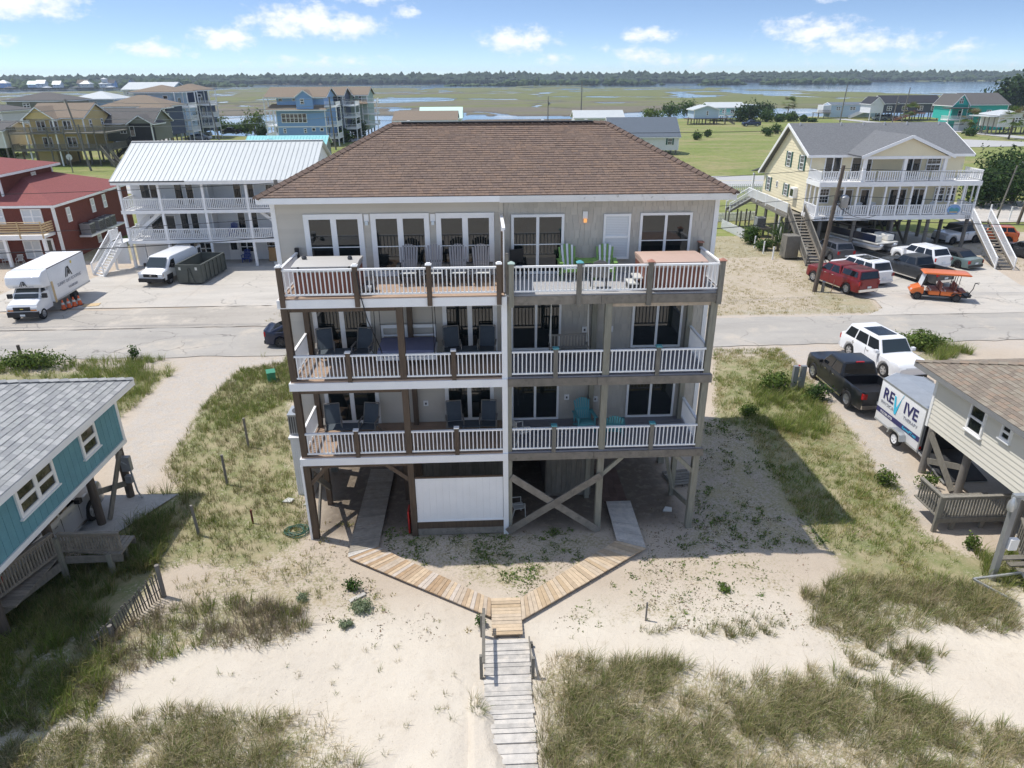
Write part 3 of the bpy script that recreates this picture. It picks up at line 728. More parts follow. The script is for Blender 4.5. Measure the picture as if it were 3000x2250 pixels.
# ---------------------------------------------------------------- house kit
FACE = {'f': 0, 'r': 90, 'b': 180, 'l': -90}
def win(parent, x, y, z, w, h, face='f', style='dh', fr='white', gl='glass', t=.07, name='window', d=.05, sill=False, shutter=None):
    """a window or glazed door: frame, sashes and panes; (x, y, z) is its bottom centre on the wall plane"""
    M = T(x, y, z) @ RZ(FACE[face])
    key = ('win', round(w, 2), round(h, 2), style, fr, t, d)
    f = MB(); hw = w / 2
    f.box(-hw, -d, 0, -hw + t, .02, h).box(hw - t, -d, 0, hw, .02, h).box(-hw + t, -d, h - t, hw - t, .02, h).box(-hw + t, -d, 0, hw - t, .02, t)
    panes = []; s = t * .55
    def pane(x0, z0, x1, z1): panes.append((x0, z0, x1, z1))
    ix0, ix1, iz0, iz1 = -hw + t, hw - t, t, h - t
    if style == 'slider':
        f.box(-s, -d * .8, iz0, s, .0, iz1); pane(ix0, iz0, -s, iz1); pane(s, iz0, ix1, iz1)
    elif style == 'dh':
        f.box(ix0, -d * .8, h / 2 - s, ix1, 0, h / 2 + s); pane(ix0, iz0, ix1, h / 2 - s); pane(ix0, h / 2 + s, ix1, iz1)
    elif style == 'pair':
        f.box(-s * 1.3, -d * .9, iz0, s * 1.3, 0, iz1)
        for a, b in ((ix0, -s * 1.3), (s * 1.3, ix1)):
            f.box(a, -d * .7, h / 2 - s, b, 0, h / 2 + s); pane(a, iz0, b, h / 2 - s); pane(a, h / 2 + s, b, iz1)
    elif style == 'grid':
        f.box(ix0, -d * .8, h / 2 - s, ix1, 0, h / 2 + s)
        for g in range(1, 3):
            xx = ix0 + (ix1 - ix0) * g / 3; f.box(xx - .012, -d * .6, iz0, xx + .012, -.005, iz1)
        for zz_ in (h * .25, h * .75): f.box(ix0, -d * .62, zz_ - .012, ix1, -.004, zz_ + .012)
        pane(ix0, iz0, ix1, h / 2 - s); pane(ix0, h / 2 + s, ix1, iz1)
    elif style == 'six':
        for g in range(1, 6):
            xx = ix0 + (ix1 - ix0) * g / 6; f.box(xx - s, -d * .8, iz0, xx + s, 0, iz1)
        f.box(ix0, -d * .7, h / 2 - s * .7, ix1, 0, h / 2 + s * .7)
        for g in range(6): pane(ix0 + (ix1 - ix0) * g / 6 + (s if g else 0), iz0, ix0 + (ix1 - ix0) * (g + 1) / 6 - (s if g < 5 else 0), iz1)
    else:
        pane(ix0, iz0, ix1, iz1)
    if sill: f.box(-hw - .05, -d - .04, -.05, hw + .05, 0, -.002)
    o = obj(name, f, fr, parent, M, key=key + (sill,))
    for (a, b, c, e) in panes:
        bx('pane', gl, o, a, -.018, b, c, -.006, e, M)
    if shutter:
        for sx in (-1, 1):
            bx('shutter', shutter, o, sx * (hw + .02), -.045, .0, sx * (hw + .02 + w * .33), -.002, h, M)
    return o

def door(parent, x, y, z, w, h, face='f', mat='white', glaz=True, name='door'):
    M = T(x, y, z) @ RZ(FACE[face])
    f = MB().box(-w / 2, -.05, 0, w / 2, .01, h)
    o = obj(name, f, mat, parent, M)
    if glaz: bx('pane', 'glass', o, -w * .3, -.062, h * .45, w * .3, -.051, h * .92, M)
    bx('handle', 'metal_grey', o, w * .36, -.1, h * .46, w * .42, -.051, h * .5, M)
    return o

def rail(parent, p, q, h, mat='white', sp=.125, bw=.036, single=False, top=(.09, .06), bot=.1, postmat=None, M=I4, name='railing'):
    """a railing from p to q (deck level); balusters one by one when they can be told apart"""
    p, q = Vector(p), Vector(q); L = (q - p).length; d = (q - p).normalized(); n = max(1, int(L / sp)); z = Vector((0, 0, 1))
    if single:
        tr = bm('top_rail', mat, parent, p + z * (h - top[1] / 2), q + z * (h - top[1] / 2), top[0], top[1], M=M)
        bm('bottom_rail', mat, parent, p + z * (bot + .025), q + z * (bot + .025), .05, .05, M=M)
        for i in range(n):
            c = p + d * (L * (i + .5) / n)
            bx('baluster', mat, parent, c.x - bw / 2, c.y - bw / 2, c.z + bot + .05, c.x + bw / 2, c.y + bw / 2, c.z + h - top[1], M)
        return tr
    m = MB().beam(p + z * (h - top[1] / 2), q + z * (h - top[1] / 2), top[0], top[1]).beam(p + z * (bot + .03), q + z * (bot + .03), .05, .06)
    o = obj(name, m, mat, parent, M)
    m = MB()
    for i in range(n):
        c = p + d * (L * (i + .5) / n)
        m.box(c.x - bw / 2, c.y - bw / 2, c.z + bot + .061, c.x + bw / 2, c.y + bw / 2, c.z + h - top[1] - .001)
    b = obj('balusters', m, mat, o, M); b['kind'] = 'stuff'
    return o

def stairs(parent, p, q, w, mat_tread, mat_str, n=None, M=I4, railh=.95, railmat=None, sides=(1, -1), open_=True, single=True):
    """a straight flight from top p to bottom q"""
    p, q = Vector(p), Vector(q); dz = p.z - q.z; n = n or max(2, round(dz / .19)); hd = Vector((q.x - p.x, q.y - p.y, 0)); run = hd.length; hd.normalize(); sd = Vector((-hd.y, hd.x, 0))
    for i in range(n):
        c = p + hd * (run * (i + .5) / n); zt = p.z - dz * (i + 1) / n + dz / n * .0
        a = c - sd * (w / 2); b = c + sd * (w / 2)
        bm('tread', mat_tread, parent, Vector((a.x, a.y, zt)), Vector((b.x, b.y, zt)), run / n * 1.02, .05, M=M)
    for s in (1, -1):
        e = sd * (s * (w / 2 + .025))
        bm('stringer', mat_str, parent, p + e - Vector((0, 0, .12)), q + e + Vector((0, 0, .06)), .05, .26, M=M)
        if railmat and s in sides:
            e2 = sd * (s * (w / 2 + .08))
            rail(parent, p + e2, q + e2, railh, railmat, M=M, sp=.16, bot=.14, name='stair_railing')
            for pt in (p, q): bx('newel', railmat, parent, (pt + e2).x - .05, (pt + e2).y - .05, pt.z - .05, (pt + e2).x + .05, (pt + e2).y + .05, pt.z + railh + .05, M)

def gable(parent, x0, x1, y0, y1, z, rise, mat, axis='x', over=.4, t=.16, fascia='white', gab=None, name='roof'):
    """gabled roof over the rectangle; the ridge runs along axis; two slopes, gable walls and barge boards"""
    o = new(name, None, parent, I4)
    if axis == 'x':
        ym = (y0 + y1) / 2; sl = rise / (ym - y0); ze = z - over * sl
        A = [(x0 - over, y0 - over, ze), (x1 + over, y0 - over, ze), (x1 + over, ym, z + rise), (x0 - over, ym, z + rise)]
        B = [(x1 + over, y1 + over, ze), (x0 - over, y1 + over, ze), (x0 - over, ym, z + rise), (x1 + over, ym, z + rise)]
        tri = [(y0, z - .02), (y1, z - .02), (ym, z + rise - .05)]
    else:
        xm = (x0 + x1) / 2; sl = rise / (xm - x0); ze = z - over * sl
        A = [(x0 - over, y1 + over, ze), (x0 - over, y0 - over, ze), (xm, y0 - over, z + rise), (xm, y1 + over, z + rise)]
        B = [(x1 + over, y0 - over, ze), (x1 + over, y1 + over, ze), (xm, y1 + over, z + rise), (xm, y0 - over, z + rise)]
        tri = [(x0, z - .02), (x1, z - .02), (xm, z + rise - .05)]
    up_ = Vector((0, 0, t))
    for q in (A, B): obj('slope', MB().slab([Vector(p) + up_ for p in q], t * .8), mat, o)
    if gab:
        a, b = (x0, x1) if axis == 'x' else (y0, y1)
        obj('gable_wall', MB().prism(tri, axis, a, a + .12), gab, o); obj('gable_wall', MB().prism(tri, axis, b - .12, b), gab, o)
    for q in (A, B):
        for (p1, p2) in ((q[0], q[3]), (q[1], q[2])):
            bm('barge_board', fascia, o, Vector(p1) + Vector((0, 0, .03)), Vector(p2) + Vector((0, 0, .03)), .05, .2)
        bm('eave_board', fascia, o, Vector(q[0]) + Vector((0, 0, .03)), Vector(q[1]) + Vector((0, 0, .03)), .05, .2)
    return o

def hip(parent, x0, x1, y0, y1, z, rise, mat, over=.4, t=.14, fascia='white', name='roof', cap=None):
    o = new(name, None, parent, I4)
    X0, X1, Y0, Y1 = x0 - over, x1 + over, y0 - over, y1 + over
    if (X1 - X0) >= (Y1 - Y0):
        r = (Y1 - Y0) / 2; a, b = (X0 + r, (Y0 + Y1) / 2), (X1 - r, (Y0 + Y1) / 2)
        F_ = [[(X0, Y0), (X1, Y0), b, a], [(X1, Y0), (X1, Y1), b], [(X1, Y1), (X0, Y1), a, b], [(X0, Y1), (X0, Y0), a]]
    else:
        r = (X1 - X0) / 2; a, b = ((X0 + X1) / 2, Y0 + r), ((X0 + X1) / 2, Y1 - r)
        F_ = [[(X0, Y0), (X1, Y0), a], [(X1, Y0), (X1, Y1), b, a], [(X1, Y1), (X0, Y1), b], [(X0, Y1), (X0, Y0), a, b]]
    for q in F_:
        obj('slope', MB().slab([(px, py, z + t + (rise if (px, py) in (a, b) else 0)) for px, py in q], t * .7), mat, o)
    for p1, p2 in (((X0, Y0), (X1, Y0)), ((X1, Y0), (X1, Y1)), ((X1, Y1), (X0, Y1)), ((X0, Y1), (X0, Y0))):
        bm('eave_board', fascia, o, (p1[0], p1[1], z + .02), (p2[0], p2[1], z + .02), .05, .2)
    bx('soffit', fascia, o, X0 + .05, Y0 + .05, z - .06, X1 - .05, Y1 - .05, z - .02)
    return o

def piles(parent, xs, ys, z, mat='old_grey_wood', r=.13, sq=False):
    for x in xs:
        for y in ys:
            if sq: bx('pile', mat, parent, x - r, y - r, -.3, x + r, y + r, z)
            else: obj('pile', MB().tube([(0, 0, -.3), (0, 0, z)], r, 8), mat, parent, T(x, y, 0), smooth=50, key=('pile', mat, r, round(z, 2)))

def planks_lap(parent, x0, x1, y, z0, z1, mat, ex=.16, face='f', name='siding_board'):
    """clapboards, each a board of its own, lower edge proud"""
    n = int((z1 - z0) / ex)
    for i in range(n):
        za = z0 + i * ex
        if face == 'f': bm(name, mat, parent, (x0, y - .012, za + ex / 2 + .004), (x1, y - .012, za + ex / 2 + .004), .014, ex + .018, upv=(0, .11, 1))
        elif face == 'l': bm(name, mat, parent, (y - .012, x0, za + ex / 2 + .004), (y - .012, x1, za + ex / 2 + .004), .014, ex + .018, upv=(.11, 0, 1))
        else: bm(name, mat, parent, (y + .012, x0, za + ex / 2 + .004), (y + .012, x1, za + ex / 2 + .004), .014, ex + .018, upv=(-.11, 0, 1))

def shingles(parent, quad, mat, ex, wid, keep=0, t=.018, from_top=False, seed=1):
    """courses of shingles on a roof face given as eave-left, eave-right, ridge-right, ridge-left; the nearest `keep` are single objects"""
    rg = random.Random(seed); e0, e1, r1, r0 = [Vector(p) for p in quad]; ux_ = (e1 - e0).normalized(); nrm_ = (e1 - e0).cross(r0 - e0).normalized()
    vy = nrm_.cross(ux_).normalized(); H = (r0 - e0).dot(vy); nrow = int(H / ex)
    cells = []
    for i in range(nrow):
        t0 = i * ex; f = (t0 + ex * .5) / H
        a = e0 + (r0 - e0) * f; b = e1 + (r1 - e1) * f; xa, xb = (a - e0).dot(ux_), (b - e0).dot(ux_)
        x = xa - rg.uniform(0, wid)
        while x < xb:
            w = wid * rg.choice((.7, 1, 1, 1.35)); l, r_ = max(x, xa), min(x + w, xb)
            if r_ - l > .04: cells.append((i, l, r_, t0, rg.uniform(0, .010)))
            x += w
    rest = MB(); single = set(range(len(cells) - keep, len(cells))) if from_top else set(range(keep))
    for n_, (i, l, r_, t0, bumpz) in enumerate(cells):
        lo, hi_ = t0 - .012, t0 + ex
        p = [e0 + ux_ * l + vy * lo + nrm_ * (t + bumpz + .012), e0 + ux_ * (r_ - .006) + vy * lo + nrm_ * (t + bumpz + .012),
             e0 + ux_ * (r_ - .006) + vy * hi_ + nrm_ * .008, e0 + ux_ * l + vy * hi_ + nrm_ * .008]
        m = MB() if n_ in single else rest
        dn_ = nrm_ * (t + bumpz)
        k = len(m.v); m.v += [tuple(q) for q in p] + [tuple(p[0] - dn_), tuple(p[1] - dn_)]
        m.f += [(k, k + 1, k + 2, k + 3), (k + 4, k + 5, k + 1, k), (k + 4, k, k + 3), (k + 1, k + 5, k + 2)]
        if n_ in single: obj('shingle', m, mat, parent)
    if rest.f:
        o = obj('shingle_field', rest, mat, parent); o['kind'] = 'stuff'

# ---------------------------------------------------------------- the four-storey beach duplex
D = thing('beach_duplex', 'tall beige beach duplex on posts with brown shingled hip roof and three decks', 'house', (.6, 27, 0), world=True)
XL, XR, XM, YF, YW, YB = -6.8, 7.95, .69, 21.0, 23.45, 31.0
FLOOR = (3.40, 6.20, 9.00)
bx('wall', 'wall_core', D, XL + .02, YW, 3.12, XR - .02, YB, 11.62)
# roof: hips, shingles, caps, ridge vent
EX0, EX1, EY0, EY1, EZ = -7.12, 8.36, 22.9, 31.6, 11.74
RX0, RX1, RY, RZT = -3.15, 4.70, 27.2, 13.66
roof = new('roof', None, D)
faces = [[(EX0, EY0, EZ), (EX1, EY0, EZ), (RX1, RY, RZT), (RX0, RY, RZT)], [(EX1, EY0, EZ), (EX1, EY1, EZ), (RX1, RY, RZT)],
         [(EX1, EY1, EZ), (EX0, EY1, EZ), (RX0, RY, RZT), (RX1, RY, RZT)], [(EX0, EY1, EZ), (EX0, EY0, EZ), (RX0, RY, RZT)]]
for q in faces: obj('roof_deck', MB().slab(q, .1), 'roof_cap', roof)
shingles(roof, faces[0], 'roof_brown', .146, .19, keep=300, seed=3, t=.011)
shingles(roof, faces[2], 'roof_brown', .292, .4, seed=4)
for q in (faces[1], faces[3]): shingles(roof, [q[0], q[1], q[2], q[2]], 'roof_brown', .146, .3, seed=5)
def caps(p, q, n, w=.17, h=.03):
    p, q = Vector(p), Vector(q)
    for i in range(n):
        a, b = p + (q - p) * (i / n), p + (q - p) * ((i + 1.08) / n); d = (b - a).normalized(); s = d.cross(Vector((0, 0, 1))).normalized() * w; z = Vector((0, 0, 1))
        k = MB(); zz0, zz1 = z * (h + .055), z * (h + .02); dr = z * .075
        k.add([a - s + zz0 - dr, a + zz0, a + s + zz0 - dr, b - s + zz1 - dr, b + zz1, b + s + zz1 - dr, a - s + zz1 - dr - z * .02, a + s + zz1 - dr - z * .02], [(0, 3, 4, 1), (1, 4, 5, 2), (0, 1, 2, 7, 6), (6, 3, 0), (2, 5, 7)])
        obj('ridge_cap', k, 'roof_cap', roof)
caps(faces[0][0], faces[0][3], 26); caps(faces[0][1], faces[0][2], 26); caps(faces[2][0], faces[2][3], 14); caps(faces[2][1], faces[2][2], 14)
caps((RX0, RY, RZT), (RX1, RY, RZT), 34)
bx('ridge_vent', 'black', roof, RX0 + .35, RY - .14, RZT + .035, RX1 - .5, RY + .14, RZT + .075)
for x in (-2.6, 2.3, 3.9): bx('ridge_patch', 'worn_white', roof, x, RY - .12, RZT + .10, x + .10, RY + .06, RZT + .125)
# fascia, soffit
bx('fascia_board', 'white', D, EX0, EY0 - .02, EZ - .20, .62, EY0 + .03, EZ - .012)
bx('fascia_board', 'worn_white', D, .62, EY0 - .025, EZ - .22, EX1, EY0 + .03, EZ - .012, label='peeling white fascia board above the shingled half')
for x in (EX0, EX1): bx('fascia_board', 'white', D, x - .02, EY0 + .03, EZ - .2, x + .03, EY1, EZ - .012)
bx('fascia_board', 'white', D, EX0, EY1 - .03, EZ - .2, EX1, EY1 + .02, EZ - .012)
bx('soffit', 'white_trim', D, EX0 + .03, EY0 + .03, EZ - .17, EX1 - .03, EY1 - .03, EZ - .13)
# siding: clapboards on one half, shakes on the other
planks_lap(D, XL, .62, YW, 3.30, 11.55, 'siding_lap', .16)
planks_lap(D, YW, YB, XL + .02, 3.2, 11.55, 'siding_lap', .32, 'l')
planks_lap(D, YW, YB, XR - .02, 3.2, 11.55, 'shake', .26, 'r')
rg = random.Random(5); cells = []
for i in range(32):
    z0 = 3.28 + i * .257; x = .76 - rg.uniform(0, .1)
    while x < XR - .1:
        w = rg.choice((.13, .16, .19, .22, .25)); cells.append((max(x, .76), min(x + w, XR - .1), z0, rg.uniform(-.018, .012))); x += w
rest = MB(); cells.sort(key=lambda c: -c[2]); n1_ = 0
opens = [(1.0, 2.8, 9, 11.05), (4.1, 5.05, 9.45, 11.05), (5.33, 7.13, 9, 11.07)]
for (a, b, z0, dz) in cells:
    if b - a < .03: continue
    hid = any(o_[0] < a and b < o_[1] and o_[2] < z0 and z0 + .25 < o_[3] for o_ in opens)
    if n1_ < 300 and not hid and z0 > 8.6:
        bm('shake', 'shake', D, ((a + b) / 2, YW - .014, z0 + dz), ((a + b) / 2, YW - .006, z0 + .275), b - a - .008, .016, upv=(0, -1, 0)); n1_ += 1
    else:
        rest.beam(((a + b) / 2, YW - .014, z0 + dz), ((a + b) / 2, YW - .006, z0 + .275), b - a - .008, .016, upv=(0, -1, 0))
o = obj('shake_field', rest, 'shake', D); o['kind'] = 'stuff'
bx('corner_board', 'white', D, XL - .06, YW - .05, 3.1, XL + .09, YW + .1, EZ - .2); bx('corner_board', 'white', D, XR - .1, YW - .05, 3.1, XR + .05, YW + .1, EZ - .2)
bx('party_board', 'siding_lap', D, .61, YW - .04, 3.1, .75, YW, EZ - .2)
# glazed doors and windows, measured on the wall plane
for (a, b, z0, z1, st, gl, t) in ((-5.83, -3.89, 9.02, 11.13, 'slider', 'glass', .17), (-3.64, -1.71, 9.02, 11.13, 'slider', 'glass', .17), (-1.49, .44, 9.02, 11.12, 'slider', 'glass', .17), (1.01, 2.79, 9.02, 11.04, 'slider', 'glass', .09),
                                  (4.12, 5.03, 9.49, 11.02, 'dh', 'blind', .07), (5.35, 7.11, 9.10, 11.04, 'slider', 'glass', .08),
                                  (-5.92, -3.92, 6.22, 8.28, 'slider', 'glass', .15), (-1.42, .50, 6.22, 8.28, 'slider', 'glass', .15), (.98, 2.77, 6.22, 8.22, 'slider', 'glass', .08), (5.3, 7.11, 6.24, 8.22, 'slider', 'glass', .08),
                                  (-5.85, -3.87, 3.42, 5.48, 'slider', 'glass', .14), (-1.46, .34, 3.42, 5.48, 'slider', 'glass', .14), (.98, 2.75, 3.42, 5.42, 'slider', 'glass', .08), (5.28, 7.09, 3.42, 5.42, 'slider', 'glass', .08)):
    o = win(D, (a + b) / 2, YW - .035, z0, b - a, z1 - z0, 'f', st, 'white', gl, t, name='sliding_door' if st == 'slider' else 'window', d=.06)
    if st == 'slider' and gl == 'glass' and z0 > 9:
        bx('screen_rail', 'white', o, a + t, YW - .075, z0 + 1.0, b - t, YW - .062, z0 + 1.03)
for (x, z, lit) in ((-3.77, 10.74, 0), (-1.59, 10.72, 0), (3.49, 10.74, 1)):
    o = bx('wall_lamp', 'white', D, x - .08, YW - .06, z + .13, x + .08, YW - .03, z + .37)
    bx('lamp_glass', 'lamp_lit' if lit else 'lamp_glass', o, x - .05, YW - .13, z + .02, x + .05, YW - .061, z + .14)
for (x, z) in ((-2.86, 4.15), (-2.18, 4.18), (3.62, 6.95), (4.55, 6.95), (3.05, 4.3), (4.12, 4.2)):
    o = bx('outlet_cover', 'white', D, x - .09, YW - .05, z - .11, x + .09, YW - .03, z + .11); bx('socket', 'charcoal', o, x - .03, YW - .056, z - .05, x + .03, YW - .051, z + .03)
# posts and beams
WL, WR = 'stained_wood', 'weathered_post'
for x in (-6.17, -2.62):
    bx('post', WL, D, x - .105, YF - .02, -.3, x + .105, YF + .2, 8.66)
    bx('rear_post', WL, D, x - .02, YW - .28, -.3, x + .16, YW - .07, 8.66)
for x in (4.0, 7.38):
    bx('post', WR, D, x - .11, YF - .02, -.3, x + .11, YF + .2, 8.66)
    bx('rear_post', WR, D, x - .16, YW - .28, -.3, x + .02, YW - .07, 8.66)
bx('post', WR, D, .77, YF - .01, -.3, .90, YF + .2, 8.9)
bx('white_post', 'white', D, .585, YF - .035, -.1, .765, YF + .19, 8.68)
bx('post_cladding', 'white', D, -6.36, YF - .04, -.1, -6.285, YF + .2, 3.06)
for f in FLOOR:
    bx('band_board', 'white', D, -6.33, YF - .09, f - .31, .76, YF - .03, f - .045)
    bx('band_board', 'white', D, -6.33, YF - .03, f - .31, -6.27, YW, f - .045)
    for (a, b) in ((.775, 3.72), (3.73, 7.56)):
        bx('band_beam', 'weathered', D, a, YF - .085 - (.012 if a > 3 else 0), f - .32, b, YF - .025, f - .045)
    bx('band_beam', 'weathered', D, 7.5, YF - .02, f - .32, 7.56, YW, f - .045)
    bx('inner_beam', WL, D, -6.06, YF + .02, f - .46, -2.74, YF + .1, f - .33)
    if f > 8: bx('inner_beam', 'new_plank', D, 4.12, YF + .02, f - .46, 7.27, YF + .1, f - .33)
    for i in range(16):     # deck boards, each half its own
        y0 = YF - .03 + i * .1535
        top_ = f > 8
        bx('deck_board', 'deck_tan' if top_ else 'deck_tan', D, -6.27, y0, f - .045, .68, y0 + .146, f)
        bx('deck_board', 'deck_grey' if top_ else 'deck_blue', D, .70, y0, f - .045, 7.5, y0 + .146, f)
    for i in range(12):
        x = -6.1 + i * 1.2
        bx('joist', 'stained_wood' if x < .6 else 'weathered', D, x, YF + .1, f - .3, x + .05, YW - .3, f - .05)
# railings
def mainrail(a, b, f, y=YF - .01): rail(D, (a, y, f), (b, y, f), .92 if f > 8 else .90, 'white', .125, .034, True, (.085, .055), .09)
tp = [-6.14, -3.86, -1.63, .52]; tr_ = [.90, 3.01, 5.22, 7.46]
for i in range(3): mainrail(tp[i] + .08, tp[i + 1] - .08, 9.0, YF - .05); mainrail(tr_[i] + .08, tr_[i + 1] - .08, 9.0, YF - .05)
for x in tp:
    bx('rail_post', WL, D, x - .075, YF - .15, 8.72 if x > -6 else 8.74, x + .075, YF - .0, 10.0)
    bx('post_cap', 'white', D, x - .095, YF - .17, 10.0, x + .095, YF + .02, 10.035); bx('post_cap', 'white', D, x - .06, YF - .135, 10.035, x + .06, YF - .015, 10.07)
for i, x in enumerate(tr_):
    bx('rail_post', 'weathered_post' if i == 0 else 'old_grey_wood', D, x - .075, YF - .16, 8.62, x + .075, YF - .0, 10.0)
    obj('post_cap', MB().add([(-.11, -.11, 0), (.11, -.11, 0), (.11, .11, 0), (-.11, .11, 0), (0, 0, .07), (-.11, -.11, -.02), (.11, -.11, -.02), (.11, .11, -.02), (-.11, .11, -.02)], [(0, 1, 4), (1, 2, 4), (2, 3, 4), (3, 0, 4), (5, 6, 1, 0), (6, 7, 2, 1), (7, 8, 3, 2), (8, 5, 0, 3)]),
        'sage_siding' if i == 0 else 'terracotta' if i > 1 else 'poly_teal', D, T(x, YF - .08, 10.02), key=('pyr', i))
for f in FLOOR:
    hh = .92 if f > 8 else .9
    xl, xr = (-6.14, 7.46) if f > 8 else (-6.17, 7.38)
    rail(D, (xl, YF + .1, f), (xl, YW - .1, f), hh, 'white', .125, .034, True, (.085, .055), .09)
    rail(D, (xr, YF + .1, f), (xr, YW - .1, f), hh, 'white', .125, .034, True, (.085, .055), .09)
    if f > 8:
        bx('rail_post', 'black', D, xl - .06, YW - .22, f, xl + .06, YW - .09, 10.05); bx('rail_post', WL, D, xr - .06, YW - .22, f, xr + .06, YW - .09, 10.05)
        bx('post_cap', 'terracotta', D, xr - .1, YW - .26, 10.05, xr + .1, YW - .05, 10.08)
        continue
    for (a, b) in ((-6.06, -4.43), (-4.28, -2.73), (-2.51, -1.06), (-.90, .58), (.91, 2.26), (2.41, 3.88), (4.12, 5.63), (5.78, 7.27)): mainrail(a, b, f)
    for x in (-4.355, -.98):
        bx('rail_post', WL, D, x - .07, YF - .07, f - .05, x + .07, YF + .06, f + .97); bx('post_cap', 'white', D, x - .09, YF - .09, f + .97, x + .09, YF + .08, f + 1.01)
    for x in (2.335, 5.705):
        bx('rail_post', 'old_grey_wood', D, x - .07, YF - .07, f - .05, x + .07, YF + .06, f + .97); bx('post_cap', 'poly_teal', D, x - .1, YF - .1, f + .97, x + .1, YF + .09, f + 1.01)
# privacy divider between the two top decks
bx('divider_panel', 'white', D, .66, YF + .1, 9.05, .70, YW - .1, 11.0); bx('divider_cap', 'white', D, .63, YF + .1, 11.0, .73, YW - .1, 11.06); bx('divider_post', WL, D, .60, YF + .22, 9.0, .70, YF + .32, 10.92); bx('divider_post', 'weathered', D, .73, YF + .0, 8.6, .82, YF + .1, 10.3)
# ground floor: storage walls, vinyl screen, braces, pilings
bx('storage_wall', 'stained_wood', D, -3.2, 23.4, .0, .68, 30.8, 3.08)
for i in range(13): bx('storage_board', 'old_grey_wood', D, -2.55 + i * .25, 23.3, .15, -2.31 + i * .25, 23.4, 3.05)
for i in range(13): bx('screen_plank', 'white', D, -2.5 + i * .2365, YF + .02, .66, -2.2655 + i * .2365, YF + .06, 2.40)
bx('screen_rail', 'white', D, -2.51, YF + .0, .60, .585, YF + .07, .66); bx('screen_rail', 'stained_wood', D, -2.51, YF + .01, 2.40, .585, YF + .08, 2.46)
bx('skirt_board', 'weathered', D, -2.51, YF + .02, .02, .585, YF + .08, .30); bx('skirt_board', 'stained_wood', D, -2.51, YF + .02, .305, .585, YF + .08, .595)
for i in range(9): bx('cladding_board', 'old_grey_wood', D, 2.35 + i * .19, 23.25, .2, 2.53 + i * .19, 23.31, 3.0)
bx('storage_wall', 'weathered', D, 2.3, 23.32, .05, 4.1, 29.5, 3.05); bx('back_wall', 'screen_dark', D, .8, 27, 0, 2.3, 27.2, 3.1)
sg = obj('flag_sign', MB().tube([(0, .02, 0), (0, -.02, 0)], .16, 16), 'flag_red', D, T(2.98, 23.23, 2.62))
for i in range(3): bx('stripe', 'white', sg, 2.84, 23.2, 2.53 + i * .085, 3.12, 23.205, 2.56 + i * .085)
bx('canton', 'flag_blue', sg, 2.87, 23.195, 2.64, 2.98, 23.2, 2.74)
bm('brace', 'weathered', D, (.86, YF - .06, 2.42), (4.02, YF - .06, .06), .05, .26, upv=(0, 0, 1)); bm('brace', 'weathered', D, (.72, YF - .115, .16), (4.02, YF - .115, 2.42), .05, .26)
bm('knee_brace', 'weathered_post', D, (4.05, YF + .05, 2.35), (4.75, YF + .05, 3.05), .09, .14); bm('knee_brace', 'weathered_post', D, (7.35, YF + .05, 2.35), (6.65, YF + .05, 3.05), .09, .14)
bm('knee_brace', 'stained_wood', D, (-2.66, YF + .05, 2.35), (-3.5, YF + .05, 3.05), .09, .14); bm('knee_brace', 'stained_wood', D, (-6.1, YF + .05, 2.3), (-5.4, YF + .05, 3.05), .09, .14)
bm('side_brace', 'old_grey_wood', D, (-6.1, YF + .2, .3), (-6.1, YW, 2.9), .06, .24); bm('side_brace', 'old_grey_wood', D, (-6.04, YF + .2, 2.6), (-6.04, YW, .6), .06, .24)
bm('side_brace', 'weathered_post', D, (7.3, YF + .3, .9), (7.3, YW - .2, .25), .06, .2); bm('side_brace', 'weathered_post', D, (6.7, 23.3, 3.0), (7.28, YF + 1.9, .2), .08, .12)
for x in (-6.4, 1.0, 4.2, 7.5):
    for y in (25.8, 28.3, 30.6): bx('pile', 'weathered_post', D, x - .13, y - .13, -.3, x + .13, y + .13, 3.12)
bm('side_brace', 'weathered', D, (6.1, 25.8, 2.9), (6.9, 25.8, .8), .06, .22)
bx('outdoor_shower_wall', 'weathered_post', D, 4.15, 23.9, .1, 4.3, 24.1, 3.0)
# cable hanging from the top deck to the deck below
obj('cable', MB().tube([(-3.8, 20.82, 9.85), (-3.75, 20.8, 9.2), (-3.6, 20.85, 8.3), (-3.35, 21.3, 7.2), (-3.2, 21.6, 6.25)], .018, 5), 'black', D)

# side plant enclosure and heat pump
e_ = thing('plant_enclosure', 'tall white panelled enclosure against the side of the duplex under the heat pump', 'enclosure', (-7.35, 25, 0), world=True)
bx('panel_box', 'white', e_, -7.5, 23.95, -.1, -6.86, 26.2, 2.55); bx('cap_board', 'white_trim', e_, -7.55, 23.89, 2.55, -6.86, 26.26, 2.62)
for i in range(8): bx('batten', 'white_trim', e_, -7.46 + i * .08, 23.935, 0, -7.447 + i * .08, 23.95, 2.54)
def heat_pump(loc, label, s=1.0, group=None, rz=0):
    t = thing('heat_pump', label, 'heat pump', loc, rz, group)
    M_ = Matrix.Scale(s, 4)
    obj('casing', MB().box(-.40, -.40, .02, .40, .40, .84), 'metal_grey', t, M_, key=('hp', s))
    obj('top_panel', MB().box(-.42, -.42, .841, .42, .42, .88), 'galvanised', t, M_, key=('hpt', s))
    obj('fan_grille', MB().lathe([(.30, 0), (.31, .02), (.05, .05)], 14), 'charcoal', t, M_ @ T(0, 0, .881), key=('hpf', s))
    m = MB()
    for i in range(9): m.box(-.36 + i * .085, -.412, .08, -.32 + i * .085, -.401, .78).box(.401, -.36 + i * .085, .08, .412, -.32 + i * .085, .78)
    obj('louvre', m, 'charcoal', t, M_, key=('hpl', s)); return t
heat_pump((-7.12, 24.5, 2.62), 'grey heat pump on the white enclosure beside the duplex')

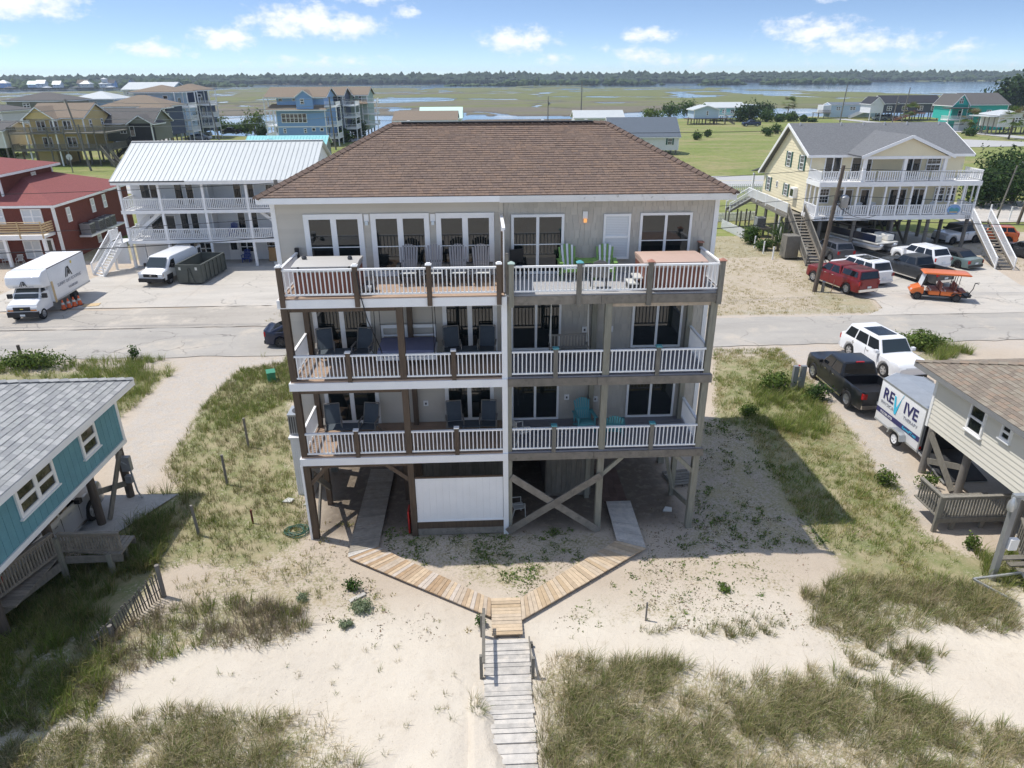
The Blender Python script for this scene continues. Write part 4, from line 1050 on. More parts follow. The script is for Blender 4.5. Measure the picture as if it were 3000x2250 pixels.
# ---------------------------------------------------------------- white three-level motel-like house across the road
A = thing('motel_house', 'long white house with white metal roof, two balconies and outside stairs', 'house', (-23, 64, 0), world=True)
AY, AW, AB = 61.3, 63.8, 71.5
bx('wall', 'white_siding', A, -30.4, AW, 0, -14.2, AB, 7.15)
for i in range(26): bx('siding_board', 'white_siding', A, -30.38, AW - .016, .1 + i * .27, -14.22, AW - .002, .345 + i * .27)
ar = new('roof', None, A)
EAV, RDG, RYA = 7.40, 10.05, 66.4
A0 = [(-30.65, 60.85, EAV), (-13.9, 60.85, EAV), (-13.9, RYA, RDG), (-30.65, RYA, RDG)]; A1 = [(-13.9, 71.95, EAV), (-30.65, 71.95, EAV), (-30.65, RYA, RDG), (-13.9, RYA, RDG)]
for q in (A0, A1): obj('roof_deck', MB().slab(q, .12), 'metal_white', ar)
for i in range(42):
    xa = -30.65 + i * 16.75 / 42; w_ = 16.75 / 42
    for q in (A0, A1):
        ya, za, yb, zb = q[0][1], q[0][2], q[2][1], q[2][2]
        obj('roof_panel', MB().add([(.03, ya, za + .012), (w_ - .03, ya, za + .012), (w_ - .03, yb, zb + .012), (.03, yb, zb + .012), (0, ya, za + .05), (.03, ya, za + .05), (.03, yb, zb + .05), (0, yb, zb + .05)], [(0, 1, 2, 3), (4, 5, 6, 7), (5, 0, 3, 6), (0, 5, 4)]), 'metal_white', ar, T(xa, 0, 0), key=('panA', q[0][1]))
bx('ridge_flashing', 'worn_white', ar, -30.65, RYA - .15, RDG + .02, -13.9, RYA + .15, RDG + .07); bx('gutter_edge', 'charcoal', ar, -30.6, 60.78, EAV - .08, -24.5, 60.86, EAV + .01); bx('gutter_edge', 'white', ar, -24.5, 60.78, EAV - .08, -13.9, 60.86, EAV + .01)
bx('eave_board', 'white', ar, -30.6, 60.86, EAV - .30, -13.95, 60.95, EAV - .085)
obj('gable_wall', MB().prism([(61.3, 7.1), (71.5, 7.1), (RYA, RDG - .12)], 'x', -14.35, -14.2), 'white_siding', ar); obj('gable_wall', MB().prism([(61.3, 7.1), (71.5, 7.1), (RYA, RDG - .12)], 'x', -30.4, -30.25), 'white_siding', ar)
for f in (2.38, 4.92):
    bx('deck', 'white_trim', A, -30.4, AY, f - .08, -14.2, AW, f); bx('fascia', 'white', A, -30.42, AY - .04, f - .26, -14.2, AY + .01, f + .02)
    xs = [-30.22, -27.0, -23.38, -19.75, -16.2]
    for a, b in zip(xs[:-1], xs[1:]): rail(A, (a + .1, AY + .02, f), (b - .1, AY + .02, f), .98, 'white', .155, .06)
    rail(A, (-30.3, AY + .05, f), (-30.3, AW, f), .98, 'white', .2, .05)
for x in (-30.22, -27.0, -23.38, -19.75, -16.2): bx('post', 'white', A, x - .1, AY - .03, 0, x + .1, AY + .17, 7.15)
bx('rear_post', 'white_trim', A, -31.5, 66, 0, -31.3, 66.2, 7.2)
for (xc, z, w_, h_, st, nm) in ((-28.8, 5.55, 1.7, 1.25, 'slider', 'window'), (-26.35, 4.94, .75, 1.95, 'fixed', 'glazed_door'), (-25.4, 4.94, .7, 1.95, 'fixed', 'glazed_door'), (-21.3, 4.94, .72, 1.95, 'fixed', 'glazed_door'), (-20.2, 4.94, .75, 1.95, 'fixed', 'glazed_door'), (-18.2, 5.2, 1.3, 1.5, 'slider', 'window'),
                             (-28.2, 2.5, 2.2, 1.6, 'slider', 'window'), (-26.3, 2.4, .75, 1.95, 'fixed', 'glazed_door'), (-25.4, 2.4, .7, 1.95, 'fixed', 'glazed_door'), (-21.3, 2.4, .72, 1.95, 'fixed', 'glazed_door'), (-20.2, 2.4, .7, 1.95, 'fixed', 'glazed_door'),
                             (-27.6, .9, .6, .8, 'fixed', 'window'), (-25.9, .1, .8, 1.95, 'fixed', 'glazed_door'), (-24.9, .5, 1.1, 1.2, 'pair', 'window'), (-21.2, .7, 1.2, 1.0, 'pair', 'window'), (-19.0, .8, .9, .9, 'dh', 'window')):
    win(A, xc, AW - .02, z, w_, h_, 'f', st, 'white', t=.07, name=nm)
door(A, -22.35, AW - .02, .05, .9, 2.0)
bx('side_wall', 'white_siding', A, -23.5, 62.6, 2.4, -23.4, AW, 7.1); bx('under_deck_wall', 'white_siding', A, -30.3, 62.2, 0, -29.5, 62.35, 2.1)
stairs(A, (-27.3, 62.4, 4.92), (-30.2, 62.4, 2.55), .9, 'white_trim', 'white', railmat='white', sides=(-1,)); stairs(A, (-19.2, 62.4, 4.92), (-16.4, 62.4, 2.5), .9, 'white_trim', 'white', railmat='white', sides=(1,))
bx('stair_landing', 'white_trim', A, -31.6, 60.6, 2.3, -30.45, 62.4, 2.38); rail(A, (-31.6, 60.7, 2.38), (-31.6, 62.4, 2.38), .98, 'white', .17, .05)
stairs(A, (-31.0, 60.6, 2.38), (-32.15, 58.75, .05), 1.35, 'white_trim', 'white', n=12, railmat='white')
bx('landing_skirt', 'white_siding', A, -31.5, 60.9, .5, -30.4, 61.0, 2.28); bx('landing_post', 'white', A, -31.6, 60.6, 0, -31.45, 60.75, 2.3)

# ---------------------------------------------------------------- red brick-coloured house at the frame edge
B_ = thing('red_house', 'dark red house with maroon shingle roof, upper storey and wooden balcony', 'house', (-42, 68, 0), world=True)
bx('wall', 'brick_red', B_, -49, 64, 0, -37.6, 78, 4.95); bx('upper_wall', 'brick_red', B_, -54, 65.3, 4.9, -42.3, 73.6, 7.5)
hip(B_, -49, -37.6, 64, 78, 4.95, 2.1, 'roof_red', .35, name='roof'); hip(B_, -54, -42.3, 65.3, 73.6, 7.45, 1.2, 'roof_red', .6, name='upper_roof')
bx('corner_trim', 'white', B_, -37.72, 63.94, 0, -37.56, 64.1, 4.9); bx('corner_trim', 'white', B_, -42.42, 65.24, 5, -42.26, 65.4, 7.4); bx('corner_trim', 'white', B_, -42.36, 73.5, 5, -42.24, 73.66, 7.4)
for (xc, z, w_, h_, st) in ((-39.5, 3.4, 1.75, 1.35, 'pair'), (-40.2, .35, 1.5, 1.65, 'pair'), (-42.6, 3.4, 1.4, 1.4, 'pair'), (-42.9, .4, 1.2, 1.6, 'dh')): win(B_, xc, 63.98, z, w_, h_, 'f', st, 'white', 'blind', t=.09)
door(B_, -38.75, 63.98, .1, .95, 2.05)
for (y, z) in ((66.2, 3.2), (70.6, 3.3), (72.9, 3.35)): win(B_, -37.58, y, z, .65, 1.3, 'r', 'dh', 'white', 'blind', t=.09)
win(B_, -37.58, 70.4, .4, .7, 1.2, 'r', 'dh', 'white', 'blind', t=.09); win(B_, -42.28, 70.4, 5.95, .7, 1.2, 'r', 'dh', 'white', 'blind', t=.09)
bx('balcony', 'white_trim', B_, -49, 62.3, 2.5, -37.9, 64, 2.72); bx('balcony_fascia', 'white', B_, -49, 62.24, 2.38, -37.85, 62.32, 2.76)
for x in (-38.1, -41.45, -44.8): bx('post', 'white', B_, x - .12, 62.32, 0, x + .12, 62.56, 2.4)
for i in range(5): bx('rail_slat', 'pine_board', B_, -49, 62.26, 2.85 + i * .2, -37.9, 62.3, 2.97 + i * .2); bx('rail_slat', 'pine_board', B_, -37.92, 62.3, 2.85 + i * .2, -37.88, 63.9, 2.97 + i * .2)
for x in (-37.95, -39.9, -41.8): bx('rail_post', 'pine_board', B_, x - .05, 62.18, 2.5, x + .05, 62.25, 3.95)
bx('rail_cap', 'pine_board', B_, -49, 62.2, 3.86, -37.85, 62.34, 3.9)
bx('downpipe', 'white', B_, -37.5, 63.86, 0, -37.4, 63.96, 4.8); bx('heat_pump_shelf', 'white_trim', B_, -37.5, 66.9, 1.62, -36.4, 73.6, 1.78)
for i, y in enumerate((67.6, 69.3, 70.5, 71.7)): heat_pump((-36.95, y, 1.78), ['grey heat pump nearest the corner on the shelf of the red house', 'second grey heat pump on the shelf of the red house', 'third grey heat pump on the shelf of the red house', 'last grey heat pump at the far end of the red house shelf'][i], 1.15, 'heat pumps on the red house', 90)

# ---------------------------------------------------------------- pale yellow stilt house
Y_ = thing('yellow_stilt_house', 'pale yellow two-storey duplex on stilts with grey roof and white balconies', 'house', (38, 70, 0), world=True)
YX0, YX1, YY, YYB, YD = 30.5, 45.1, 65.7, 76.0, 63.0
bx('wall', 'yellow_siding', Y_, YX0, YY, 3.2, YX1, YYB, 6.0); bx('upper_wall', 'yellow_siding', Y_, YX0 + .12, YY + .01, 6.0, YX1 - .12, 66.0, 8.6)
yr = new('roof', None, Y_)
RDY, RDZ = 70.6, 10.95
F1 = [(30.0, 65.15, 8.50), (45.6, 65.15, 8.50), (45.6, RDY, RDZ), (30.0, RDY, RDZ)]; F2 = [(45.6, 76.6, 5.75), (30.0, 76.6, 5.75), (30.0, RDY, RDZ), (45.6, RDY, RDZ)]
for q in (F1, F2): obj('slope', MB().slab(q, .14), 'roof_slate', yr)
pent = [(YY, 6.0), (YYB, 5.95), (RDY, RDZ - .2), (YY, 8.62)]
for a in (YX0, YX1 - .12): obj('gable_wall', MB().prism(pent, 'x', a, a + .12), 'yellow_siding', yr)
for i in range(28):     # clapboards on the gable end
    z0 = 3.25 + i * .27; zt = z0 + .27
    yb_ = YYB if zt < 6 else YYB - (zt - 6.0) / (RDZ - .2 - 5.95) * (YYB - RDY); ya_ = YY if zt < 8.6 else YY + (zt - 8.62) / (RDZ - .2 - 8.62) * (RDY - YY)
    if yb_ - ya_ > .2: bm('siding_board', 'yellow_siding', Y_, (YX0 - .02, ya_, z0 + .135), (YX0 - .02, yb_, z0 + .135), .016, .285, upv=(.1, 0, 1))
for q in (F1, F2):
    for a in (0, 1): bm('barge_board', 'white', yr, Vector(q[a]) + Vector((0, 0, -.12)), Vector(q[3 - a]) + Vector((0, 0, -.12)), .06, .26)
    bm('eave_board', 'white', yr, Vector(q[0]) + Vector((0, 0, -.1)), Vector(q[1]) + Vector((0, 0, -.1)), .06, .22)
for x in (31.0, 35.0, 37.2, 39.3, 41.5, 44.7): obj('roof_vent', MB().tube([(0, 0, 0), (0, 0, .28)], .07, 8), 'rooftop_vent', yr, T(x, 70.2, 10.75), key='rvent')
# front cross gable over the upper porch
G1 = [(33.7, 66.5, 8.62), (33.7, 62.75, 8.62), (37.95, 62.75, 10.35), (37.95, 69.5, 10.35)]; G2 = [(42.2, 62.75, 8.62), (42.2, 66.5, 8.62), (37.95, 69.5, 10.35), (37.95, 62.75, 10.35)]
for q in (G1, G2): obj('porch_slope', MB().slab(q, .12), 'roof_slate', yr); bm('barge_board', 'white', yr, Vector(q[1] if q is G1 else q[0]) - Vector((0, .02, .1)), Vector(q[2] if q is G1 else q[3]) - Vector((0, .02, .1)), .06, .26)
obj('porch_gable', MB().prism([(34.2, 8.55), (41.7, 8.55), (37.95, 10.15)], 'y', 63.0, 63.12), 'yellow_siding', yr)
bx('porch_ceiling', 'white_trim', Y_, 34.1, 63.05, 8.38, 41.8, 66.0, 8.48); bx('porch_header', 'white', Y_, 34.0, 62.96, 8.35, 41.9, 63.1, 8.6)
for f, fb in ((3.38, 3.0), (6.38, 5.98)):
    bx('deck', 'white_trim', Y_, YX0 - .05, YD, f - .1, YX1 + .3, YY, f); bx('fascia', 'white', Y_, YX0 - .07, YD - .05, fb, YX1 + .32, YD + .01, f + .02); bx('fascia', 'white', Y_, YX0 - .1, YD, fb, YX0 - .045, YY, f + .02)
    xs = [YX0 + .02, 33.0, 35.5, 38.0, 40.4, 42.8, YX1 + .2]
    for a, b in zip(xs[:-1], xs[1:]): rail(Y_, (a + .08, YD + .03, f), (b - .08, YD + .03, f), .95, 'white', .2, .085)
    rail(Y_, (YX0 + .03, YD + .08, f), (YX0 + .03, YY, f), .95, 'white', .22, .085); rail(Y_, (YX1 + .25, YD + .08, f), (YX1 + .25, YY, f), .95, 'white', .22, .085)
for x in (YX0 + .05, 32.85, 34.05, 35.4, 36.65, 37.9, 39.1, 40.35, 41.55, 42.75, 43.95, YX1 + .15): bx('post', 'white', Y_, x - .07, YD, 3.3, x + .07, YD + .14, 6.0)
for x in (34.3, 37.95, 41.6): bx('post', 'white', Y_, x - .14, YD + .02, 6.3, x + .14, YD + .26, 8.4)
for y in (63.9, 64.8): bx('post', 'white', Y_, YX0 - .02, y - .05, 3.3, YX0 + .08, y + .05, 6.0); bx('post', 'white', Y_, YX1 + .2, y - .05, 3.3, YX1 + .3, y + .05, 6.0)
for (x, w_, z, h_, st, nm) in ((32.65, 1.6, 6.4, 2.0, 'slider', 'glazed_door'), (34.85, 1.0, 6.4, 1.9, 'fixed', 'glazed_door'), (36.0, .7, 6.4, 1.9, 'fixed', 'glazed_door'), (40.2, 1.6, 6.4, 1.95, 'slider', 'glazed_door'), (42.2, 1.4, 6.9, 1.3, 'grid', 'window'),
                             (32.3, 1.0, 4.1, 1.4, 'grid', 'window'), (34.2, 1.7, 3.4, 2.0, 'slider', 'glazed_door'), (36.2, .9, 3.4, 2.0, 'fixed', 'glazed_door'), (39.4, 1.7, 3.4, 2.0, 'slider', 'glazed_door'), (41.4, 1.5, 3.4, 2.0, 'slider', 'glazed_door'), (43.4, 1.0, 4.1, 1.4, 'grid', 'window'), (44.5, .9, 4.1, 1.4, 'grid', 'window')):
    win(Y_, x, YY - .01, z, w_, h_, 'f', st, 'white', t=.1, name=nm)
for (y, z, w_, h_) in ((70.3, 6.95, .85, 1.4), (67.3, 6.95, .85, 1.35), (74.5, 4.05, .85, 1.4), (70.0, 4.2, .8, 1.15)): win(Y_, YX0 - .04, y, z, w_, h_, 'l', 'grid', 'white', t=.07, shutter='green_shutter')
win(Y_, YX0 - .04, 72.3, 4.7, .4, .6, 'l', 'fixed', 'white', t=.06); o = obj('bay_window', MB().box(-.45, -.4, 0, .45, 0, .95), 'white', Y_, T(YX0 - .03, 67.75, 4.35) @ RZ(-90)); bx('pane', 'glass', o, YX0 - .445, 67.4, 4.5, YX0 - .433, 68.1, 5.15)
bx('downpipe', 'white', Y_, YX0 - .02, YY - .12, .1, YX0 + .07, YY - .03, 8.4)
piles(Y_, (31.2, 34.4, 38.0, 41.4, 45.1), (63.3,), 3.0, 'pole_grey', .17); piles(Y_, (31.2, 34.4, 38, 41.4, 44.6), (66.2, 69.5, 73, 76), 3.2, 'old_grey_wood', .17)
for x in (31.2, 41.4):
    bm('cross_brace', 'old_grey_wood', Y_, (x - .2, 66.2, .3), (x - .2, 69.5, 2.9), .07, .25); bm('cross_brace', 'old_grey_wood', Y_, (x - .26, 66.2, 2.9), (x - .26, 69.5, .3), .07, .25); bm('cross_brace', 'old_grey_wood', Y_, (x - .2, 69.5, .3), (x - .2, 73, 2.9), .07, .25); bm('cross_brace', 'old_grey_wood', Y_, (x - .26, 69.5, 2.9), (x - .26, 73, .3), .07, .25)
bx('storage_wall', 'cream_siding', Y_, 37.0, 70.5, 0, 39, 75, 3.1); bx('storage_wall', 'old_grey_wood', Y_, 33, 72, 0, 36.6, 75, 3.1)
# side walkway, back steps and the two front stairs
bx('walkway', 'old_grey_wood', Y_, 29.1, 65.7, 3.0, 30.4, 76.4, 3.12); bx('walkway_beam', 'old_grey_wood', Y_, 29.05, 65.7, 2.75, 29.15, 76.4, 3.0)
rail(Y_, (29.15, 66.0, 3.12), (29.15, 76.4, 3.12), .98, 'white', .2, .085)
for y in (68.6, 71.2, 73.8): bx('rail_post', 'white', Y_, 29.05, y - .06, 3, 29.17, y + .06, 4.15)
stairs(Y_, (29.2, 75.9, 3.1), (26.9, 75.9, 1.7), 1.1, 'old_grey_wood', 'old_grey_wood', railmat='white'); piles(Y_, (26.9, 28.2, 29.2), (75.3, 76.4), 1.8, 'old_grey_wood', .09)
bx('back_porch_deck', 'white_trim', Y_, 30.4, 76, 3.1, 33, 78, 3.2); obj('back_porch_roof', MB().slab([(30.0, 76.4, 6.05), (34, 76.4, 6.05), (34, 78.6, 5.5), (30.0, 78.6, 5.5)][::-1], .1), 'roof_slate', Y_); bx('post', 'white', Y_, 30.1, 78.1, 3, 30.28, 78.3, 5.4)
piles(Y_, (29.25,), (66.2, 68.6, 71.2, 73.8), 3.0, 'old_grey_wood', .12)
stairs(Y_, (29.75, 65.4, 3.1), (28.85, 58.3, .05), 1.25, 'weathered', 'weathered', n=17, railmat='old_grey_wood')
bx('shower_stall', 'old_grey_wood', Y_, 27.2, 60.7, .15, 28.4, 61.9, 2.1)
stairs(Y_, (45.5, 62.2, 3.1), (44.3, 56.1, .05), 1.3, 'weathered', 'weathered', n=16, railmat='white')
sg = obj('house_sign', MB().tube([(0, 0, 0), (0, -.04, 0)], .62, 20), 'lightblue_siding', Y_, T(43.35, YD - .02, 3.86) @ Matrix.Diagonal((1, 1, .72, 1)))
obj('sign_wave', MB().prism([(-.4, -.25), (.4, -.25), (.5, 0), (.2, .14), (0, .02), (-.25, .16), (-.5, 0)], 'y', -.005, 0), 'poly_teal', sg, T(43.35, YD - .065, 3.92)); obj('sign_sand', MB().prism([(-.42, -.22), (.42, -.22), (.3, -.1), (-.3, -.1)], 'y', -.005, 0), 'pine_board', sg, T(43.35, YD - .066, 3.8))
bx('gutter_sign', 'paleblue_siding', Y_, 32.4, YD - .07, 3.08, 33.1, YD - .055, 3.32)
def text_obj(txt, size, mat, parent, M, ext=.004, align='CENTER', name='lettering', shear=0, space=1.0, bold=0.0):
    c = bpy.data.curves.new(name, 'FONT'); c.body = txt; c.size = size; c.extrude = ext; c.align_x = align; c.shear = shear; c.space_character = space; c.offset = bold; c.resolution_u = 3
    tmp = bpy.data.objects.new('t', c); me = bpy.data.meshes.new_from_object(tmp); bpy.data.objects.remove(tmp); bpy.data.curves.remove(c)
    me.materials.clear(); me.materials.append(mt(mat)); return new(name, me, parent, M)
text_obj('233', .34, 'charcoal', Y_, T(31.35, YD - .06, 3.08) @ RX(90), name='house_number'); text_obj('235', .34, 'charcoal', Y_, T(44.8, YD - .06, 3.08) @ RX(90), name='house_number')
heat_pump((28.5, 70.6, 1.0), 'grey heat pump on a platform under the yellow house walkway', 1.1)
bx('heat_pump_platform', 'old_grey_wood', Y_, 27.7, 69.9, .8, 29.5, 71.4, .99); piles(Y_, (27.9, 29.3), (70.0, 71.3), .82, 'old_grey_wood', .08)

# ---------------------------------------------------------------- teal house, near frame edge
N_ = thing('teal_house', 'teal board-and-batten house on posts with pale grey shingle roof', 'house', (-19, 18, 0), world=True)
NX1, NY1 = -14.0, 24.45
bx('wall', 'teal_panel', N_, -26, 6, 2.42, NX1, NY1, 4.62)
for i in range(44): bx('siding_panel', 'teal_panel', N_, NX1 + .002, NY1 - .305 * (i + 1) + .014, 2.5, NX1 + .03, NY1 - .305 * i, 4.55)
bx('band_board', 'white', N_, -26, 5.9, 2.30, NX1 + .07, NY1 + .06, 2.48); bx('corner_board', 'white', N_, NX1 - .06, NY1 - .1, 2.3, NX1 + .06, NY1 + .05, 4.65)
NE = (-13.42, 25.05, 4.72); sl = .42; rr = 6.3
nr = new('roof', None, N_)
Q1 = [(NE[0], 4, NE[2]), (NE[0], NE[1], NE[2]), (NE[0] - rr, NE[1] - rr, NE[2] + sl * rr), (NE[0] - rr, 4, NE[2] + sl * rr)]
Q2 = [(NE[0], NE[1], NE[2]), (NE[0] - 2 * rr, NE[1], NE[2]), (NE[0] - rr, NE[1] - rr, NE[2] + sl * rr)]
for q in (Q1, Q2): obj('roof_deck', MB().slab(q, .1), 'roof_grey', nr)
shingles(nr, [(NE[0], 13.5, NE[2]), Q1[1], Q1[2], (NE[0] - rr, 13.5, NE[2] + sl * rr)], 'roof_grey', .2, .28, keep=280, seed=8, t=.008)
shingles(nr, [Q2[0], Q2[1], Q2[2], Q2[2]], 'roof_grey', .2, .28, seed=9, t=.008)
def hipcaps(parent, p, q, n, mat, w=.16):
    p, q = Vector(p), Vector(q)
    for i in range(n):
        a, b = p + (q - p) * (i / n), p + (q - p) * ((i + 1.06) / n); s = (b - a).cross(Vector((0, 0, 1))).normalized() * w; z = Vector((0, 0, 1))
        obj('ridge_cap', MB().add([a - s - z * .0 + z * .03, a + z * .085, a + s + z * .03, b - s + z * .0, b + z * .055, b + s + z * .0], [(0, 3, 4, 1), (1, 4, 5, 2), (0, 1, 2)]), mat, parent)
hipcaps(nr, Q1[1], Q1[2], 30, 'roof_grey')
bx('eave_board', 'white', nr, NE[0] - .04, 4, NE[2] - .24, NE[0] + .03, NE[1], NE[2] - .012); bx('eave_board', 'white', nr, NE[0] - 2 * rr, NE[1] - .05, NE[2] - .24, NE[0] - .05, NE[1] + .02, NE[2] - .012); bx('soffit', 'white_trim', nr, -26, 4, NE[2] - .22, NE[0] - .05, NE[1] - .06, NE[2] - .18)
win(N_, NX1 + .03, 22.25, 3.12, 1.05, 1.02, 'r', 'dh', 'white', t=.12, d=.06, sill=True); win(N_, NX1 + .03, 19.1, 3.16, 2.0, 1.0, 'r', 'pair', 'white', t=.12, d=.06, sill=True)
for (x, y) in ((-14.12, 24.15), (-14.35, 22.3), (-14.3, 19.4), (-14.3, 16.5), (-18, 24.1), (-22, 24.1), (-18, 20)): obj('pile', MB().tube([(0, 0, -.3), (0, 0, 2.32)], .15, 9), 'pole_wood', N_, T(x, y, 0), smooth=50, key='npile')
bm('cross_brace', 'old_grey_wood', N_, (-14.0, 24.0, 2.2), (-14.15, 22.5, .1), .07, .22); bm('cross_brace', 'old_grey_wood', N_, (-14.1, 24.1, .7), (-14.35, 22.35, 1.35), .06, .22)
for (z0, z1, x, y, s) in ((1.35, 1.95, -13.86, 23.98, .17), (.85, 1.15, -13.86, 23.93, .12)): bx('meter_box', 'metal_grey', N_, x - s, y - .12, z0, x + s, y + .08, z1)
obj('conduit', MB().tube([(-14.2, 24.1, 2.3), (-14.15, 23.9, 1.9), (-13.95, 23.85, 1.75), (-13.75, 23.9, 1.6), (-13.7, 23.95, .4), (-13.6, 24.0, .05)], .035, 6), 'galvanised', N_, smooth=60)
# wooden entry ramp beside the teal house
r_ = thing('wooden_ramp', 'weathered wooden entry ramp with slatted rails beside the teal house', 'ramp', (-14, 18.5, 0), world=True)
for i in range(22): bx('ramp_board', 'weathered', r_, -15.2, 19.9 - .145 * (i + 1), 1.02, -13.9, 19.9 - .145 * i - .012, 1.07)
for i in range(12): bx('ramp_board', 'weathered', r_, -13.88 + i * .15, 19.3, 1.0 - .014 * i, -13.745 + i * .15, 20.3, 1.05 - .014 * i)
def woodrail(par, p, q, h, n, mat='weathered', bot=.16, bwid=.045):
    p, q = Vector(p), Vector(q); z = Vector((0, 0, 1))
    bm('rail_cap', mat, par, p + z * h, q + z * h, .14, .045); bm('rail_beam', mat, par, p + z * (h - .09), q + z * (h - .09), .04, .09); bm('rail_beam', mat, par, p + z * bot, q + z * bot, .04, .09)
    for i in range(n):
        c = p + (q - p) * ((i + .5) / n); bx('baluster', mat, par, c.x - bwid / 2, c.y - bwid / 2, c.z + bot - .03, c.x + bwid / 2, c.y + bwid / 2, c.z + h - .03)
woodrail(r_, (-13.85, 19.15, 1.05), (-12.05, 19.4, .85), .82, 20)
woodrail(r_, (-13.9, 19.0, 1.05), (-14.6, 15.6, 1.25), .95, 30)
bm('joist', 'weathered', r_, (-13.8, 19.12, .85), (-12.1, 19.37, .68), .05, .26); bm('joist', 'weathered', r_, (-13.9, 19.0, .72), (-14.6, 15.6, .95), .05, .30); bm('joist', 'weathered', r_, (-13.8, 20.3, .85), (-12.1, 20.3, .68), .05, .2)
for (x, y) in ((-13.88, 19.05), (-12.5, 19.3), (-12.5, 20.2), (-14.4, 16.6)): bx('post', 'weathered_post', r_, x - .07, y - .07, -.3, x + .07, y + .07, 1.75 if y > 18 and x < -13.5 else .9)

# ---------------------------------------------------------------- cream house, near frame edge
C_ = thing('cream_house', 'cream clapboard house on round posts with brown shingle roof', 'house', (23, 19, 0), world=True)
CX, CY = 18.2, 24.8
bx('wall', 'cream_siding', C_, CX, 5, 2.02, 30, CY, 4.25)
planks_lap(C_, 12.5, CY, CX, 2.02, 4.24, 'cream_siding', .2, 'l')
bx('corner_board', 'white', C_, CX - .05, CY - .08, 1.98, CX + .06, CY + .05, 4.3)
CE = (17.78, 25.85, 4.42); sl = .335; rr = 6.5
cr_ = new('roof', None, C_)
Q1 = [(CE[0], CE[1], CE[2]), (CE[0], 4, CE[2]), (CE[0] + rr, 4, CE[2] + sl * rr), (CE[0] + rr, CE[1] - rr, CE[2] + sl * rr)]
Q2 = [(CE[0] + 2 * rr, CE[1], CE[2]), (CE[0], CE[1], CE[2]), (CE[0] + rr, CE[1] - rr, CE[2] + sl * rr)]
for q in (Q1, Q2): obj('roof_deck', MB().slab(q, .1), 'roof_taupe', cr_)
shingles(cr_, [Q1[0], (CE[0], 15.5, CE[2]), (CE[0] + rr, 15.5, CE[2] + sl * rr), Q1[3]], 'roof_taupe', .18, .26, keep=280, seed=12, t=.008); shingles(cr_, [Q2[0], Q2[1], Q2[2], Q2[2]], 'roof_taupe', .18, .26, seed=13, t=.008); hipcaps(cr_, Q1[0], Q1[3], 30, 'roof_taupe')
bx('eave_board', 'metal_grey', cr_, CE[0] - .03, 4, CE[2] - .2, CE[0] + .04, CE[1], CE[2] - .012); bx('eave_board', 'metal_grey', cr_, CE[0] + .05, CE[1] - .05, CE[2] - .2, 31, CE[1] + .02, CE[2] - .012); bx('soffit', 'white_trim', cr_, CE[0] + .05, 4, CE[2] - .18, 30, CE[1] - .06, CE[2] - .14)
win(C_, CX - .035, 22.2, 3.0, .85, 1.12, 'l', 'dh', 'white', t=.08, d=.06, sill=True); win(C_, CX - .035, 20.7, 3.5, .5, .6, 'l', 'dh', 'white', t=.08, d=.06, sill=True)
for (x, y) in ((18.25, 24.45), (18.6, 22.65), (18.4, 19.5), (22, 24.4), (26, 24.4), (22, 20)): obj('pile', MB().tube([(0, 0, -.3), (0, 0, 2.02)], .15, 9), 'pole_grey', C_, T(x, y, 0), smooth=50, key='cpile')
bm('cross_brace', 'old_grey_wood', C_, (18.15, 24.4, 1.85), (18.45, 22.75, .1), .07, .26); bm('cross_brace', 'old_grey_wood', C_, (18.2, 24.2, .65), (18.55, 22.7, 1.2), .06, .24); bx('vent_pipe', 'galvanised', C_, 23.3, 24.0, 5.3, 23.4, 24.1, 6.6)
bx('under_beam', 'white_trim', C_, 18.6, 12, 1.85, 18.75, 24.5, 2.01)
k_ = thing('entry_deck', 'weathered wooden entry deck with slatted rail below the cream house', 'deck', (17.8, 20.2, 0), world=True)
for i in range(19): bx('deck_board', 'old_grey_wood', k_, 16.15 + i * .15, 20.3, .64, 16.29 + i * .15, 21.7, .69)
woodrail(k_, (16.15, 20.28, .64), (18.95, 20.28, .64), .86, 25, 'old_grey_wood', -.02); woodrail(k_, (16.2, 20.35, .64), (16.2, 21.6, .64), .86, 9, 'old_grey_wood', .02); woodrail(k_, (18.1, 18.9, .6), (17.6, 17.6, .2), .9, 9, 'old_grey_wood', .05)
bm('joist', 'old_grey_wood', k_, (16.15, 20.26, .52), (19.0, 20.26, .52), .05, .2)
for (x, y) in ((16.9, 20.4), (18.0, 20.4), (16.2, 20.3), (18.1, 18.95)): bx('post', 'old_grey_wood', k_, x - .08, y - .05, -.3, x + .08, y + .05, .62 if x > 16.5 else 1.52)
for i in range(6): bx('step', 'old_grey_wood', k_, 16.9 + i * .18, 17.9 - .22 * i, .55 - .09 * i, 18.1 + i * .1, 18.12 - .22 * i, .6 - .09 * i)
